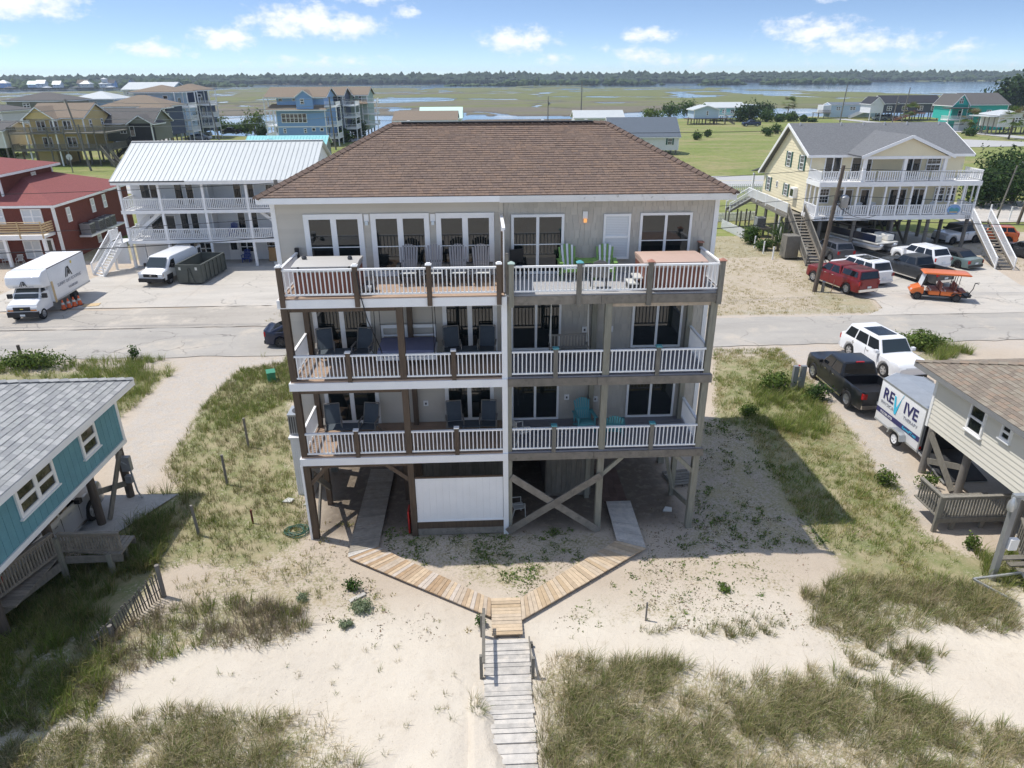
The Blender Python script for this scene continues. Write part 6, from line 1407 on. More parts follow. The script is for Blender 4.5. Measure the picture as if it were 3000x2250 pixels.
grass('seed_stalks', [(scatter(Zn['R1'], 7, 0, 1, 61), 4, .85, .009, .5, 'dry', .1, 61), (scatter(Zn['R2'], 6, 0, 1, 62), 4, .85, .009, .5, 'dry', .1, 62), (scatter(Zn['L6'], 6, 0, 1, 63), 4, .8, .009, .5, 'dry', .1, 63), (scatter(Zn['L4'], 10, 0, 1, 64), 4, .7, .009, .5, 'brush', .1, 64), (scatter(Zn['L5'], 6, 0, 1, 65), 4, .8, .009, .6, 'dry', .1, 65)])
grass('ground_litter', [(scatter([(-6.5, 15.8), (12, 15.8), (12, 21.5), (-6.5, 21)], 46, 1.6, .5, 66), 3, .075, .035, 1.3, 'litter', .06, 66), (scatter([(7.6, 19.5), (13.5, 19.5), (13, 29.5), (7.6, 29.5)], 36, 1.6, .5, 67), 3, .08, .04, 1.3, 'litter', .07, 67), (scatter([(-6, 21.5), (7.5, 21.5), (7.5, 30), (-6, 30)], 8, 1.6, .5, 75), 3, .07, .03, 1.3, 'litter', .06, 75), (scatter([(-11, 10.5), (-1, 10.5), (-1, 16), (-11, 17)], 5, 1.6, .5, 68), 3, .06, .02, 1.4, 'brush', .06, 68), (scatter([(1.2, 10.5), (14, 10.5), (14, 16), (1.2, 16)], 7, 1.2, .5, 69), 3, .06, .02, 1.4, 'brush', .06, 69)])
grass('tall_green_grass', [(scatter(Zn['L5'], 24, 1.4, .7, 8), 40, .50, .014, .7, 'green', .12, 8), (scatter(Zn['L5'], 10, 2, .9, 9), 40, .40, .013, .9, 'dune', .14, 9), (scatter(Zn['L8'], 22, 1.0, .8, 10), 34, .62, .016, .75, 'dark', .14, 10), (scatter(Zn['L9'], 17, 1.4, .6, 11), 26, .48, .016, .6, 'green', .15, 11), (scatter(Zn['R11'], 24, 1, .5, 12), 26, .62, .018, .6, 'green', .18, 12), (scatter(Zn['R12'], 20, 1, .8, 13), 30, .5, .015, .7, 'green', .14, 13)])
grass('dead_brush', [(scatter(Zn['L4'], 46, 1.0, .6, 14), 30, .46, .011, .65, 'brush', .12, 14), (scatter(Zn['L4'], 8, 2, .7, 15), 30, .42, .013, .6, 'green', .1, 15), (scatter([(-11.3, 15.7), (-10.1, 15.2), (-9.5, 14), (-10.4, 13.7), (-12.5, 14.3), (-12.6, 15.6)], 16, 1, .8, 16), 34, .4, .012, .8, 'brush', .14, 16)])
grass('yard_grass', [(scatter(Zn['L7'], 44, 1.3, .45, 17), 11, .26, .013, .5, 'dune', .09, 17), (scatter(Zn['L7'], 18, 1.6, .6, 74), 11, .24, .014, .6, 'green', .1, 74), (scatter(Zn['L7b'], 16, 1.5, .6, 76), 11, .22, .013, .6, 'dry', .09, 76), (scatter(Zn['L7b'], 7, 1.8, .7, 77), 14, .24, .013, .5, 'dune', .09, 77), (scatter(Zn['L7g'], 26, 1.5, .5, 18), 15, .36, .015, .5, 'green', .12, 18), (scatter(Zn['R10'], 44, 1.0, .5, 19), 13, .18, .013, .8, 'dry', .13, 19), (scatter(Zn['R10'], 30, 1.4, .7, 20), 14, .22, .014, .7, 'green', .12, 20), (scatter(Zn['R10s'], 26, 1.2, .6, 21), 22, .48, .017, .6, 'green', .15, 21),
    (scatter(LAWN_R, 12, 1.6, .4, 22), 10, .13, .02, .8, 'dry', .14, 22), (scatter([(-15, 45.2), (-10.5, 45.2), (-10.5, 53), (-14, 50)], 12, 1.6, .5, 23), 12, .2, .02, .8, 'dry', .14, 23), (scatter([(-60, 46), (-35, 46), (-34, 60), (-60, 60)], 1.2, 2, .3, 24), 10, .16, .02, .8, 'dry', .14, 24), (scatter([(44, 45.3), (62, 45.3), (62, 70), (46.5, 70), (44.3, 56)], 5, 2, .4, 25), 10, .14, .02, .8, 'dry', .14, 25)])
grass('creeping_weeds', [(scatter(Zn['Y1'], 26, 2.2, .8, 26), 12, .10, .05, 1.3, 'creep', .10, 26), (scatter(Zn['Y2'], 10, 2.2, .7, 27), 9, .08, .045, 1.3, 'creep', .09, 27), (scatter(Zn['Y3'], 10, 2.4, .6, 28), 13, .12, .05, 1.2, 'creep', .12, 28), (scatter(Zn['P1'], 10, 2.2, .8, 29), 14, .2, .025, .8, 'green', .12, 29), (scatter(Zn['S1'], 30, 0, 1, 30), 14, .2, .05, 1, 'creep', .1, 30),
    (scatter([(-5, 18.6), (-4, 19.6), (-.2, 16.3), (-.3, 15.9)], 5, 0, 1, 31), 10, .14, .03, 1, 'dry', .08, 31), (scatter([(-7, 22), (-4, 22), (-4, 20.5), (-5.5, 19.5), (-7, 19.5)], 6, 2, 1, 32), 12, .14, .025, .9, 'dry', .09, 32)])

def leaf_cloud(c, r, n, leaf, cols, seed, shell=.4, flat=0.):
    """leaf-sized faces spread through an ellipsoid with lumpy outline"""
    rg = np.random.default_rng(seed); d = rg.normal(size=(n, 3)); d /= np.linalg.norm(d, axis=1)[:, None]; d[:, 2] = np.abs(d[:, 2]) if flat else d[:, 2]
    lump = 1 + .36 * np.sin(d[:, 0] * 4.1 + seed) * np.cos(d[:, 1] * 3.7 + seed * 2) + .22 * np.sin(d[:, 2] * 7 + d[:, 0] * 5 + seed)
    rad = (shell + (1 - shell) * rg.uniform(0, 1, n)) * lump; ctr = d * rad[:, None] * np.array(r) + np.array(c)
    nn = d + rg.normal(size=(n, 3)) * .6; nn /= np.linalg.norm(nn, axis=1)[:, None]; a = np.cross(nn, rg.normal(size=(n, 3))); a /= np.linalg.norm(a, axis=1)[:, None]; b = np.cross(nn, a)
    s = leaf * rg.uniform(.6, 1.3, n)[:, None]; V = np.stack([ctr - a * s - b * s * .5, ctr + a * s - b * s * .5, ctr + a * s + b * s * .5, ctr - a * s + b * s * .5], 1).reshape(-1, 3)
    F = np.arange(4 * n).reshape(n, 4); pc = np.array(cols); C = np.repeat(pc[rg.integers(0, len(pc), n)] * rg.uniform(.75, 1.25, (n, 1)), 4, 0)
    return V, F, C
def joinc(cl):
    o = 0; Vs, Fs, Cs = [], [], []
    for V, F, C in cl: Vs.append(V); Fs.append(F + o); Cs.append(C); o += len(V)
    return np.concatenate(Vs), np.concatenate(Fs), np.concatenate(Cs)
GRN = [(.05, .10, .022), (.07, .13, .028), (.045, .085, .02), (.09, .15, .03)]; DKG = [(.025, .055, .018), (.035, .07, .02), (.045, .085, .022), (.06, .095, .025)]; SLV = [(.22, .27, .15), (.28, .33, .20), (.18, .24, .12), (.34, .38, .25)]; LTG = [(.10, .16, .03), (.13, .19, .035), (.085, .135, .028), (.16, .20, .05)]
def shrub(label, x, y, r, n, leaf, cols, seed, z=None, name='shrub', group=None, stem=True, lobes=4, cat='shrub'):
    z0 = (ground_z(x, y) if y < 70 else 0.) if z is None else z
    t = thing(name, label, cat, (x, y, z0), group=group); rg = random.Random(seed); cl = []
    for i in range(lobes):
        a = rg.uniform(0, 6.28); k = rg.uniform(.15, .5) if lobes > 1 else 0; s = rg.uniform(.5, .75) if lobes > 1 else 1
        cl.append(leaf_cloud((math.cos(a) * r[0] * k, math.sin(a) * r[1] * k, r[2] * rg.uniform(.4, .62)), (r[0] * s, r[1] * s, r[2] * rg.uniform(.45, .6)), n // lobes, leaf, cols, seed * 7 + i))
    new('foliage', np_mesh('foliage', *joinc(cl)), t)
    if stem: obj('stem', MB().tube([(0, 0, -.1), (.02 * r[0], 0, r[2] * .35)], [max(.02, r[0] * .07), max(.012, r[0] * .04)], 6).tube([(0, 0, 0), (r[0] * .3, .1 * r[1], r[2] * .5)], max(.012, r[0] * .03), 5).tube([(0, 0, 0), (-r[0] * .3, -.1 * r[1], r[2] * .5)], max(.012, r[0] * .03), 5), 'bark', t)
    return t
shrub('silver-green mounded shrub beside the boardwalk, larger of the pair', -3.97, 17.2, (.42, .36, .36), 900, .028, SLV, 1)
shrub('small silver-green mounded shrub below the larger one near the boardwalk', -4.38, 16.55, (.27, .24, .24), 500, .026, SLV, 2)
shrub('round silver-green shrub alone on the sand above the dead brush', -5.97, 17.7, (.24, .22, .26), 450, .026, SLV, 3)
shrub('dark green shrub by the end of the loose plank', -4.4, 18.15, (.34, .3, .4), 500, .03, GRN, 4)
shrub('green weed cluster in the corner where the boardwalk splits', -.25, 16.45, (.22, .3, .32), 400, .03, GRN, 5)
shrub('bright green low weed in the open sandy yard', 7.6, 17.6, (.32, .3, .16), 300, .03, LTG, 6, stem=False)
shrub('low leafy shrub at the back edge of the yard shadow', 12.8, 29.8, (.7, .6, .6), 600, .045, LTG, 7)
shrub('pale green bush behind the utility pedestal', 15.4, 32.6, (1.3, 1.1, .9), 1200, .06, LTG, 8)
shrub('dark green bush under the front bumper side of the black pickup', 17.1, 31.6, (.8, .7, .9), 800, .05, GRN, 9)
shrub('leafy bush beside the sand path by the trailer', 16.2, 23.6, (.55, .5, .7), 500, .045, LTG, 10)
shrub('upright leafy weed at the foot of the cream house brace', 17.7, 23.2, (.5, .4, .6), 400, .045, LTG, 11)
shrub('yellow-green weed under the entry deck of the cream house', 16.9, 19.2, (.35, .3, .6), 300, .045, LTG, 12)
shrub('clipped round green shrub beside the picket fence', 26.7, 67.3, (1.5, 1.3, 1.7), 2200, .07, GRN, 13)
shrub('lower spreading green shrub between the white stakes', 26.9, 64.3, (1.2, 1.0, 1.0), 1500, .065, GRN, 14)
shrub('small green bush at the corner of the green verge by the road', -20.6, 39.0, (.4, .35, .9), 350, .05, GRN, 15)
shrub('wide bushy green hedge mound under the corner of the teal roof', -26, 38.2, (2.6, 1.0, 1.0), 2600, .06, LTG, 16, lobes=6)
shrub('broad weedy shrub beside the road above the cream roof', 26.6, 38.6, (1.6, 1.2, 1.0), 1800, .07, LTG, 17, lobes=6)
def yucca(label, x, y, s, seed):
    t = thing('yucca', label, 'yucca', (x, y, 0), group='yuccas by the yellow house stair'); P = []
    rg = np.random.default_rng(seed); n = 90; a = rg.uniform(0, 6.28, n); e = rg.uniform(-.1, 1.4, n); L = s * rg.uniform(.6, 1, n); d = np.stack([np.cos(a) * np.cos(e), np.sin(a) * np.cos(e), np.sin(e)], 1)
    sd = np.stack([-np.sin(a), np.cos(a), 0 * a], 1) * .035 * s; b = np.zeros((n, 3)) + np.array([0, 0, s * .55]); V = np.stack([b - sd, b + sd, b + d * L[:, None]], 1).reshape(-1, 3)
    C = np.repeat(np.array(GRN)[rg.integers(0, 4, n)], 3, 0); new('crown', np_mesh('crown', V, np.arange(3 * n).reshape(n, 3), C), t); obj('trunk', MB().tube([(0, 0, -.1), (0, 0, s * .6)], .09 * s, 7), 'bark', t)
    obj('flower_spike', MB().tube([(0, 0, s * .5), (.03, 0, s * 1.5)], [.10 * s, .03 * s], 6), 'cream_siding', t)
yucca('tall yucca with cream flower spike behind the others', 28.6, 66.2, 1.9, 1); yucca('middle yucca between the white stakes and the stair', 28.0, 64.2, 1.5, 2); yucca('short yucca nearest the road beside the last white stake', 27.6, 61.6, 1.3, 3)
for i, (x, y, r, h_) in enumerate(((62.5, 86, 3.4, 4.6), (68, 88, 3.8, 5.2), (74, 90, 3.6, 5.0), (80, 92, 3.6, 4.8), (72, 97, 4, 5.6), (86, 96, 4, 5))):
    shrub('%s dark evergreen bush in the thicket beyond the yellow house' % ['first and nearest', 'second', 'third', 'fourth', 'rear', 'farthest'][i], x, y, (r, r, h_), 2600, .17, DKG, 50 + i, 0, 'evergreen_bush', 'evergreen thicket beyond the yellow house', lobes=6)
for i, (x, y, r, h_, c) in enumerate(((92.3, 259, 3.6, 5.5, DKG), (97.5, 262, 4.2, 6, DKG), (101.5, 258, 3.6, 4, GRN), (106.2, 257.5, 2.0, 2.6, GRN), (110.6, 259, 2.7, 3, GRN), (114.1, 256.5, 1.2, 2, GRN), (117.2, 256, 1.8, 1.2, GRN), (120, 308, 5, 5, DKG), (75, 290, 6, 5, GRN), (85, 300, 6, 6, GRN), (66, 280, 5, 3.5, LTG))):
    shrub('%s creek-side bush right of the blue stilt cottage' % ['first', 'second', 'third', 'fourth', 'fifth', 'sixth', 'seventh'][i] if i < 7 else ['dark tree-like bush behind the aqua house', 'green bush left of the blue cottage near its deck', 'tall green bush behind the blue cottage', 'light green scrub on the creek bank left of the blue cottage'][i - 7], x, y, (r, r, h_), 900, .3, c, 70 + i, 0, 'creek_bush', 'bushes along the creek bank', lobes=5)
for i, (x, y, s) in enumerate(((78.3, 196, 1.5), (83.2, 204, 2.0), (81, 206, 1.2), (56, 187, 1.6), (61.5, 195, 1.3), (30.5, 140, 1.2))):
    shrub('%s lone shrub in the green field behind the highway' % ['first', 'second', 'third', 'fourth', 'fifth', 'sixth'][i], x, y, (s, s, s * 1.3), 400, .2, GRN, 90 + i, 0, 'field_shrub', 'shrubs in the green field', lobes=3)
for i, (x, y, r, h_, c) in enumerate(((-81, 231, 4, 5.5, LTG), (-77, 229, 5, 3, GRN), (-72, 228, 5, 2.6, GRN), (-65, 218, 4, 7, LTG), (-69.7, 223, 4, 3.4, GRN), (-60.5, 209, 2, 3, DKG), (-34, 190, 2.6, 3.4, GRN), (-33, 201, 3, 5, DKG), (-92, 146, 3, 3.6, LTG), (-57, 222, 5, 2.4, GRN))):
    shrub(['bright green bush on the bank beside the white tower posts', 'low green bank scrub left of the black pickup', 'low green bank scrub behind the black pickup', 'round light green tree on a pale stem by the creek', 'marsh bush behind the round tree', 'palmetto clump at the foot of the blue townhouse', 'bush beneath the navy townhouse balconies', 'dark shrub at the foot of the townhouse row', 'light green bush under the low beige house', 'low scrub along the creek left of the townhouse'][i], x, y, (r, r, h_), 700, .28, c, 110 + i, 0, 'bank_bush', 'bushes on the far bank to the left', lobes=4)
shrub('large dark tree behind the turquoise house', 239, 321, (16, 10, 13), 2500, .8, DKG, 130, 0, 'evergreen_tree', lobes=6, cat='tree'); shrub('low bush in front of the turquoise house', 131.5, 192, (2, 2, 2.2), 400, .25, GRN, 131, 0, lobes=3)
def palm(label, x, y, h, r, seed):
    t = thing('palm_tree', label, 'palm tree', (x, y, 0), group='palmetto palms'); rg = np.random.default_rng(seed)
    obj('trunk', MB().tube([(0, 0, -.2), (.1, 0, h * .5), (.05, 0, h)], [.24, .2, .22], 8), 'bark', t, smooth=60); Vs, Fs, Cs = [], [], []; o = 0
    for k in range(30):
        a, e = rg.uniform(0, 6.28), rg.uniform(-.7, 1.3); d = np.array([math.cos(a) * math.cos(e), math.sin(a) * math.cos(e), math.sin(e)]); c = np.array([.05, 0, h]) + d * r * .55; s1 = np.cross(d, [0, 0, 1.]); s1 /= np.linalg.norm(s1) + 1e-6; u = np.cross(s1, d)
        for j in range(9):
            b = (j / 8 - .5) * 2.4; dd = d * math.cos(b) + s1 * math.sin(b); tip = c + dd * r * .6 - np.array([0, 0, r * .12]); w = u * .02 + np.cross(dd, u) * r * .05
            Vs.append(np.array([c - w, c + w, tip])); Fs.append([o, o + 1, o + 2]); Cs += [LTG[j % 4] if k % 4 else (.22, .18, .09)] * 3; o += 3
    new('crown', np_mesh('crown', np.concatenate(Vs), np.array(Fs), np.array(Cs)), t)
palm('palm in front of the navy house, left of the pair', -80.3, 195, 3.4, 3.4, 1); palm('taller palm beside the utility pole and silver car', -75.5, 197, 4.2, 4.0, 2); palm('palm standing in front of the slate stilt house', 150.6, 254, 3.6, 3.4, 3); palm('palm at the frame edge in front of the beige cottage', 134.3, 181, 5.0, 3.4, 4); palm('short palm beside the turquoise porch', 141.8, 208, 3.6, 3.2, 5); palm('small palm among the creek-side bushes', 124.3, 295, 4.4, 3.6, 6)

# far woods: one mass of crowns on the opposite shore, and lighter stands on the marsh islands
ico = bmesh.new(); bmesh.ops.create_icosphere(ico, subdivisions=1, radius=1); IV = np.array([v.co[:] for v in ico.verts]); IF = np.array([[v.index for v in f.verts] for f in ico.faces]); ico.free()
def woods(name, pts, mat, seed):
    rg = np.random.default_rng(seed); Vs, Fs = [], []; nv = len(IV)
    for i, (x, y, z, r, h) in enumerate(pts):
        v = IV * (1 + rg.uniform(-.28, .28, (nv, 1))) * np.array([r, r, h * .5]); Vs.append(v + np.array([x, y, z + h * .5])); Fs.append(IF + i * nv)
    me = bpy.data.meshes.new(name); V = np.concatenate(Vs); F = np.concatenate(Fs); me.from_pydata(V.tolist(), [], F.tolist()); me.materials.append(mt(mat)); me.update()
    ob = new(name, me); ob['kind'] = 'stuff'
rg = np.random.default_rng(3); P = []
for row, (yy, hh) in enumerate(((1752, 12), (1775, 17), (1810, 21), (1860, 23))):
    for x in np.arange(-2300, 2300, 7):
        P.append((x + rg.uniform(-4, 4), yy + rg.uniform(-15, 15) - 60 * math.sin(x * .0021 + 1), rg.uniform(-3, 0), rg.uniform(8, 13), hh * rg.uniform(.9, 1.06) * (1 + .10 * fbm(np.array([x * .01]), np.array([row * 1.]), 3, 2)[0])))
woods('far_woods', P, 'forest', 1)
P = []
def stand(x0, x1, y, h, n, dy=25):
    for _ in range(n):
        t = rg.uniform(); e = min(1, 6 * min(t, 1 - t) + .25); P.append((x0 + (x1 - x0) * t, y + rg.uniform(-dy, dy), -1.5, rg.uniform(4, 8), h * rg.uniform(.6, 1.1) * e))
stand(-1150, -420, 1400, 14.5, 420, 45); stand(20, 330, 1340, 12, 110); stand(-60, 40, 1340, 5, 30); stand(390, 470, 1320, 10, 40); stand(500, 700, 1330, 11, 90); stand(-1000, -480, 1215, 9, 120, 30); stand(1050, 1500, 1700, 14, 90)
woods('island_woods', P, 'forest_light', 2)

# air: thin maritime haze between here and the far shore
hz = obj('haze', MB().box(-3400, -60, -2.8, 3400, 2900, 40), None)
hm = bpy.data.materials.new('haze'); hm.use_nodes = True; hn = hm.node_tree; hn.nodes.clear(); ho = hn.nodes.new('ShaderNodeOutputMaterial'); hv = hn.nodes.new('ShaderNodeVolumePrincipled')
hv.inputs['Color'].default_value = (.72, .82, .95, 1); hv.inputs['Density'].default_value = .00017; hn.links.new(hv.outputs[0], ho.inputs['Volume']); hz.data.materials.append(hm); hz['kind'] = 'stuff'

# ---------------------------------------------------------------- vehicles (local frame: nose along +x)
def loft(sections, close_ends=True):
    n = len(sections[0]); m = MB()
    full = []
    for x, pts in sections:
        full.append([(x, y, z) for y, z in pts] + [(x, -y, z) for y, z in pts[::-1] if y > 1e-6])
    k = len(full[0])
    for s in full: m.v += s
    for i in range(len(full) - 1):
        for j in range(k):
            j2 = (j + 1) % k; m.f.append((i * k + j, i * k + j2, (i + 1) * k + j2, (i + 1) * k + j))
    m.f.append(tuple(range(k))); m.f.append(tuple((len(full) - 1) * k + j for j in range(k))[::-1])
    return m
def bevelled(mb, w, seg=2):
    b = bmesh.new(); vs = [b.verts.new(v) for v in mb.v]
    for f in mb.f:
        try: b.faces.new([vs[i] for i in f])
        except ValueError: pass
    bmesh.ops.recalc_face_normals(b, faces=b.faces); bmesh.ops.bevel(b, geom=list(b.edges), offset=w, segments=seg, profile=.6, affect='EDGES', clamp_overlap=True)
    o = MB(); b.verts.index_update(); o.v = [tuple(v.co) for v in b.verts]; o.f = [tuple(v.index for v in f.verts) for f in b.faces]; b.free(); return o
def wheel(t, x, y, r, rim='rim_silver', w=.24, sp=5):
    s = 1 if y > 0 else -1
    o = obj('wheel', MB().lathe([(r * .62, -w / 2), (r * .93, -w / 2), (r, -w * .32), (r, w * .32), (r * .93, w / 2), (r * .62, w / 2)], 18, cap=False), 'tyre', t, T(x, y, r) @ RX(90), smooth=40, key=('tyre', r, w))
    m = MB().lathe([(r * .62, -w * .3), (r * .64, w * .48), (r * .56, w * .46), (r * .52, w * .22), (.06, w * .22), (.05, w * .3)], 18)
    for k in range(sp):
        a = 2 * math.pi * k / sp; m.beam((0, 0, w * .34), (math.cos(a) * r * .58, math.sin(a) * r * .58, w * .38), r * .2, w * .14, upv=(0, 0, 1))
    obj('rim', m, rim, o, T(x, y, r) @ RX(-90 if s > 0 else 90), smooth=40, key=('rim', r, w, rim, sp)); return o
def vehicle(name, label, cat, loc, rz, paint, L=4.9, Wd=1.95, wb=2.95, clr=.28, belt=1.05, hood=1.0, roof=1.75, nose=.62, ga=None, trunk=None, wr=.37, bed=None, rim='rim_silver', cap=False, gl='car_glass', fo=None, group=None, sun=False, softtop=None, winsplit=(.04, .47, .50, .96), dark_lower=False, lights='auto', rear_glass=True, tailm='taillamp'):
    t = thing(name, label, cat, loc, rz, group); hw = Wd / 2; xf_ = L / 2; xr_ = -L / 2
    fax = wb / 2 + (fo or .02) ; rax = fax - wb
    xa, xb, xc, xd = ga      # windscreen base, roof front, roof rear, rear glass base
    def zt(x):
        if x > xa: return hood - (hood - nose - .16) * max(0, (x - (xf_ - .28)) / .28) ** 2 - .06 * (x - xa) / max(.1, xf_ - xa)
        if x < xd and not bed: return (trunk or belt) - .05 * (xd - x)
        return belt
    def zb(x):
        z = clr
        for ax in (fax, rax):
            d = abs(x - ax); ra = wr * 1.2
            if d < ra: z = max(z, wr + math.sqrt(ra * ra - d * d) * 1.0 - .02)
        return z
    def w(x):
        e = min((xf_ - x), (x - xr_)); return hw * (1 - .16 * max(0, 1 - e / .45) ** 2.2)
    xs = sorted(set([xr_, xr_ + .12, xr_ + .35, xf_, xf_ - .1, xf_ - .28, xf_ - .55, xa, xd] + [ax + wr * 1.2 * k for ax in (fax, rax) for k in (-1.01, -.999, -.8, -.5, 0, .5, .8, .999, 1.01)] + [xa - .6, 0, xd + .5] + ([bed[0], bed[0] - .02, xr_ + .06] if bed else [])))
    xs = [x for x in xs if xr_ <= x <= xf_]; sec = []
    for x in xs:
        a, b_, ww = zb(x), zt(x), w(x); b_ = max(b_, a + .1); md = a + (b_ - a) * .55
        p = [(0, clr + .02), (ww - .22, clr + .02), (ww - .05, a), (ww, a + min(.07, (b_ - a) * .3)), (ww * 1.0, md), (ww * .985, b_ - (b_ - a) * .12), (ww * .94, b_)]
        if bed and xr_ + .05 < x < bed[0]: p += [(ww - .09, b_), (ww - .11, b_ - .42), (0, b_ - .42)]
        else: p += [(ww * .80, b_ + .015), (ww * .5, b_ + .03), (0, b_ + .035)]
        sec.append((x, p))
    obj('body', loft(sec), paint, t, smooth=32)
    bx('underbody', 'black', t, xr_ + .25, -hw + .2, clr * .7, xf_ - .3, hw - .2, clr + .03)
    for ax in (fax, rax): bx('wheel_well', 'black', t, ax - wr * 1.15, -hw + .1, clr + .02, ax + wr * 1.15, hw - .1, wr * 2.1)
    wbl, wtp = hw * .955, hw * .78
    if softtop is None or softtop:
        gm = softtop if softtop else paint
        G8 = MB().add([(xd, -wbl, belt - .03), (xa, -wbl, belt - .03), (xa, wbl, belt - .03), (xd, wbl, belt - .03), (xc, -wtp, roof), (xb, -wtp, roof - .02), (xb, wtp, roof - .02), (xc, wtp, roof)], [(0, 3, 2, 1), (4, 5, 6, 7), (0, 1, 5, 4), (1, 2, 6, 5), (2, 3, 7, 6), (3, 0, 4, 7)])
        obj('cabin', bevelled(G8, .07, 3), gm, t, smooth=40)
    dz = roof - belt
    def sp_(s, k, side):
        bxx, txx = xd + (xa - xd) * s, xc + (xb - xc) * s; return Vector((bxx + (txx - bxx) * k, side * (wbl + (wtp - wbl) * k + .012), belt - .02 + dz * k))
    for side in (1, -1):
        for a, b_ in zip(winsplit[0::2], winsplit[1::2]):
            q = [sp_(a, .10, side), sp_(b_, .10, side), sp_(b_, .86, side), sp_(a, .86, side)]
            obj('side_window', MB().slab(q if side < 0 else q[::-1], .01), gl, t)
        bx('mirror', paint if paint == 'paint_white' else 'black', t, xa - .32, side * (hw + .02), belt, xa - .14, side * (hw + .22), belt + .17)
        for s in (.28, .66): bx('door_handle', 'chrome' if rim == 'rim_silver' else 'black', t, xd + (xa - xd) * s, side * (hw - .006), belt - .2, xd + (xa - xd) * s + .18, side * (hw + .02), belt - .16)
        for s in winsplit[1:-1:2] + (winsplit[-1],): bx('door_gap', 'black', t, xd + (xa - xd) * s - .008, side * (hw - .01), clr + .2, xd + (xa - xd) * s + .008, side * (hw + .004), belt - .06)
        bx('headlamp', 'headlamp', t, xf_ - .22, side * hw * .55, nose + .02, xf_ - .055, side * hw * .86, nose + .2); bx('taillamp', tailm, t, xr_ + .0, side * hw * .66, (trunk or belt) - .38, xr_ + .12, side * hw * .90, (trunk or belt) - .1)
        bx('sill', 'black' if not bed else 'chrome', t, rax + wr * 1.25, side * (hw - .05), clr - .04, fax - wr * 1.25, side * (hw + .03), clr + .05)
    def face(x0, x1, k0, k1, f, nm, m_):
        A_ = Vector((x0 + (x1 - x0) * k0, 0, belt - .02 + dz * k0)); B2 = Vector((x0 + (x1 - x0) * k1, 0, belt - .02 + dz * k1)); y0, y1 = (wbl + (wtp - wbl) * k0) * f, (wbl + (wtp - wbl) * k1) * f; off = Vector((.014 if x0 > 0 else -.014, 0, .01))
        q = [A_ + Vector((0, -y0, 0)) + off, A_ + Vector((0, y0, 0)) + off, B2 + Vector((0, y1, 0)) + off, B2 + Vector((0, -y1, 0)) + off]
        obj(nm, MB().slab(q if x0 > 0 else q[::-1], .01), m_, t)
    face(xa, xb, .06, .92, .90, 'windscreen', 'windscreen')
    if rear_glass: face(xd, xc, .12, .88, .86, 'rear_window', gl)
    if sun: bx('sunroof', gl, t, xc + (xb - xc) * .30, -wtp * .72, roof - .005, xc + (xb - xc) * .82, wtp * .72, roof + .012)
    bx('grille', 'black', t, xf_ - .11, -hw * .5, nose - .16, xf_ - .012, hw * .5, nose + .16); bx('front_bumper', 'black' if not bed else 'chrome', t, xf_ - .2, -hw * .82, clr + .04, xf_ + .03, hw * .82, clr + .2)
    bx('rear_bumper', 'chrome' if bed else ('black' if paint != 'paint_white' else 'paint_pearl'), t, xr_ - .05, -hw * .86, clr + .06, xr_ + .15, hw * .86, clr + .25); bx('number_plate', 'plate', t, xr_ - .065, -.16, clr + .32, xr_ - .005, .16, clr + .46)
    for ax in (fax, rax):
        for side in (1, -1): wheel(t, ax, side * (hw - .13), wr, rim)
    return t
SUVP = dict(L=5.1, Wd=2.02, wb=3.05, belt=1.18, hood=1.14, roof=1.88, nose=.72, ga=(1.15, .62, -2.02, -2.36), wr=.40, winsplit=(.05, .30, .335, .63, .66, .95))
PKP = dict(L=5.85, Wd=2.03, wb=3.65, belt=1.30, hood=1.27, roof=1.94, nose=.80, ga=(1.28, .70, -.62, -.88), wr=.43, bed=(-.95,), clr=.36, fo=.10, winsplit=(.06, .47, .52, .95))
SED = dict(L=4.75, Wd=1.86, wb=2.8, belt=.94, hood=.90, roof=1.42, nose=.58, ga=(.95, .25, -1.0, -1.75), wr=.345, clr=.2, winsplit=(.13, .5, .53, .93))
v = vehicle('pickup_truck', 'dark red pickup with matching bed cap parked beside the utility pole', 'pickup truck', (27.95, 51.8, .02), 105, 'paint_red', **PKP)
obj('bed_cap', bevelled(MB().add([(-2.85, -.98, 1.28), (-.9, -.98, 1.28), (-.9, .98, 1.28), (-2.85, .98, 1.28), (-2.7, -.80, 1.95), (-.9, -.80, 1.95), (-.9, .80, 1.95), (-2.7, .80, 1.95)], [(0, 3, 2, 1), (4, 5, 6, 7), (0, 1, 5, 4), (1, 2, 6, 5), (2, 3, 7, 6), (3, 0, 4, 7)]), .06), 'paint_red', v, smooth=40)
for s in (1, -1): obj('cap_window', MB().slab([(-2.6, s * .945, 1.45), (-1.05, s * .945, 1.45), (-1.05, s * .85, 1.84), (-2.5, s * .85, 1.84)][::-s], .01), 'car_glass', v)
obj('cap_rear_window', MB().slab([(-2.855, .85, 1.36), (-2.855, -.85, 1.36), (-2.735, -.72, 1.86), (-2.735, .72, 1.86)], .01), 'car_glass', v)
vehicle('suv', 'white SUV with glass sunroof parked between the red and grey pickups', 'car', (30.6, 54.0, .02), 105, 'paint_white', sun=True, **SUVP)
vehicle('pickup_truck', 'dark grey pickup parked behind the orange cart', 'pickup truck', (35.1, 53.9, .02), 106, 'paint_grey', rim='rim_dark', **PKP)
vehicle('suv', 'white SUV parked between the grey pickup and the convertible', 'car', (38.2, 58.4, .02), 106, 'paint_white', **{**SUVP, 'L': 4.8, 'wb': 2.9, 'roof': 1.78, 'ga': (1.0, .42, -1.8, -2.2)})
vehicle('convertible', 'sage grey convertible with black soft top beside the white stair', 'car', (41.0, 58.3, .02), 107, 'paint_sage', softtop='screen_dark', rim='rim_dark', **SED)
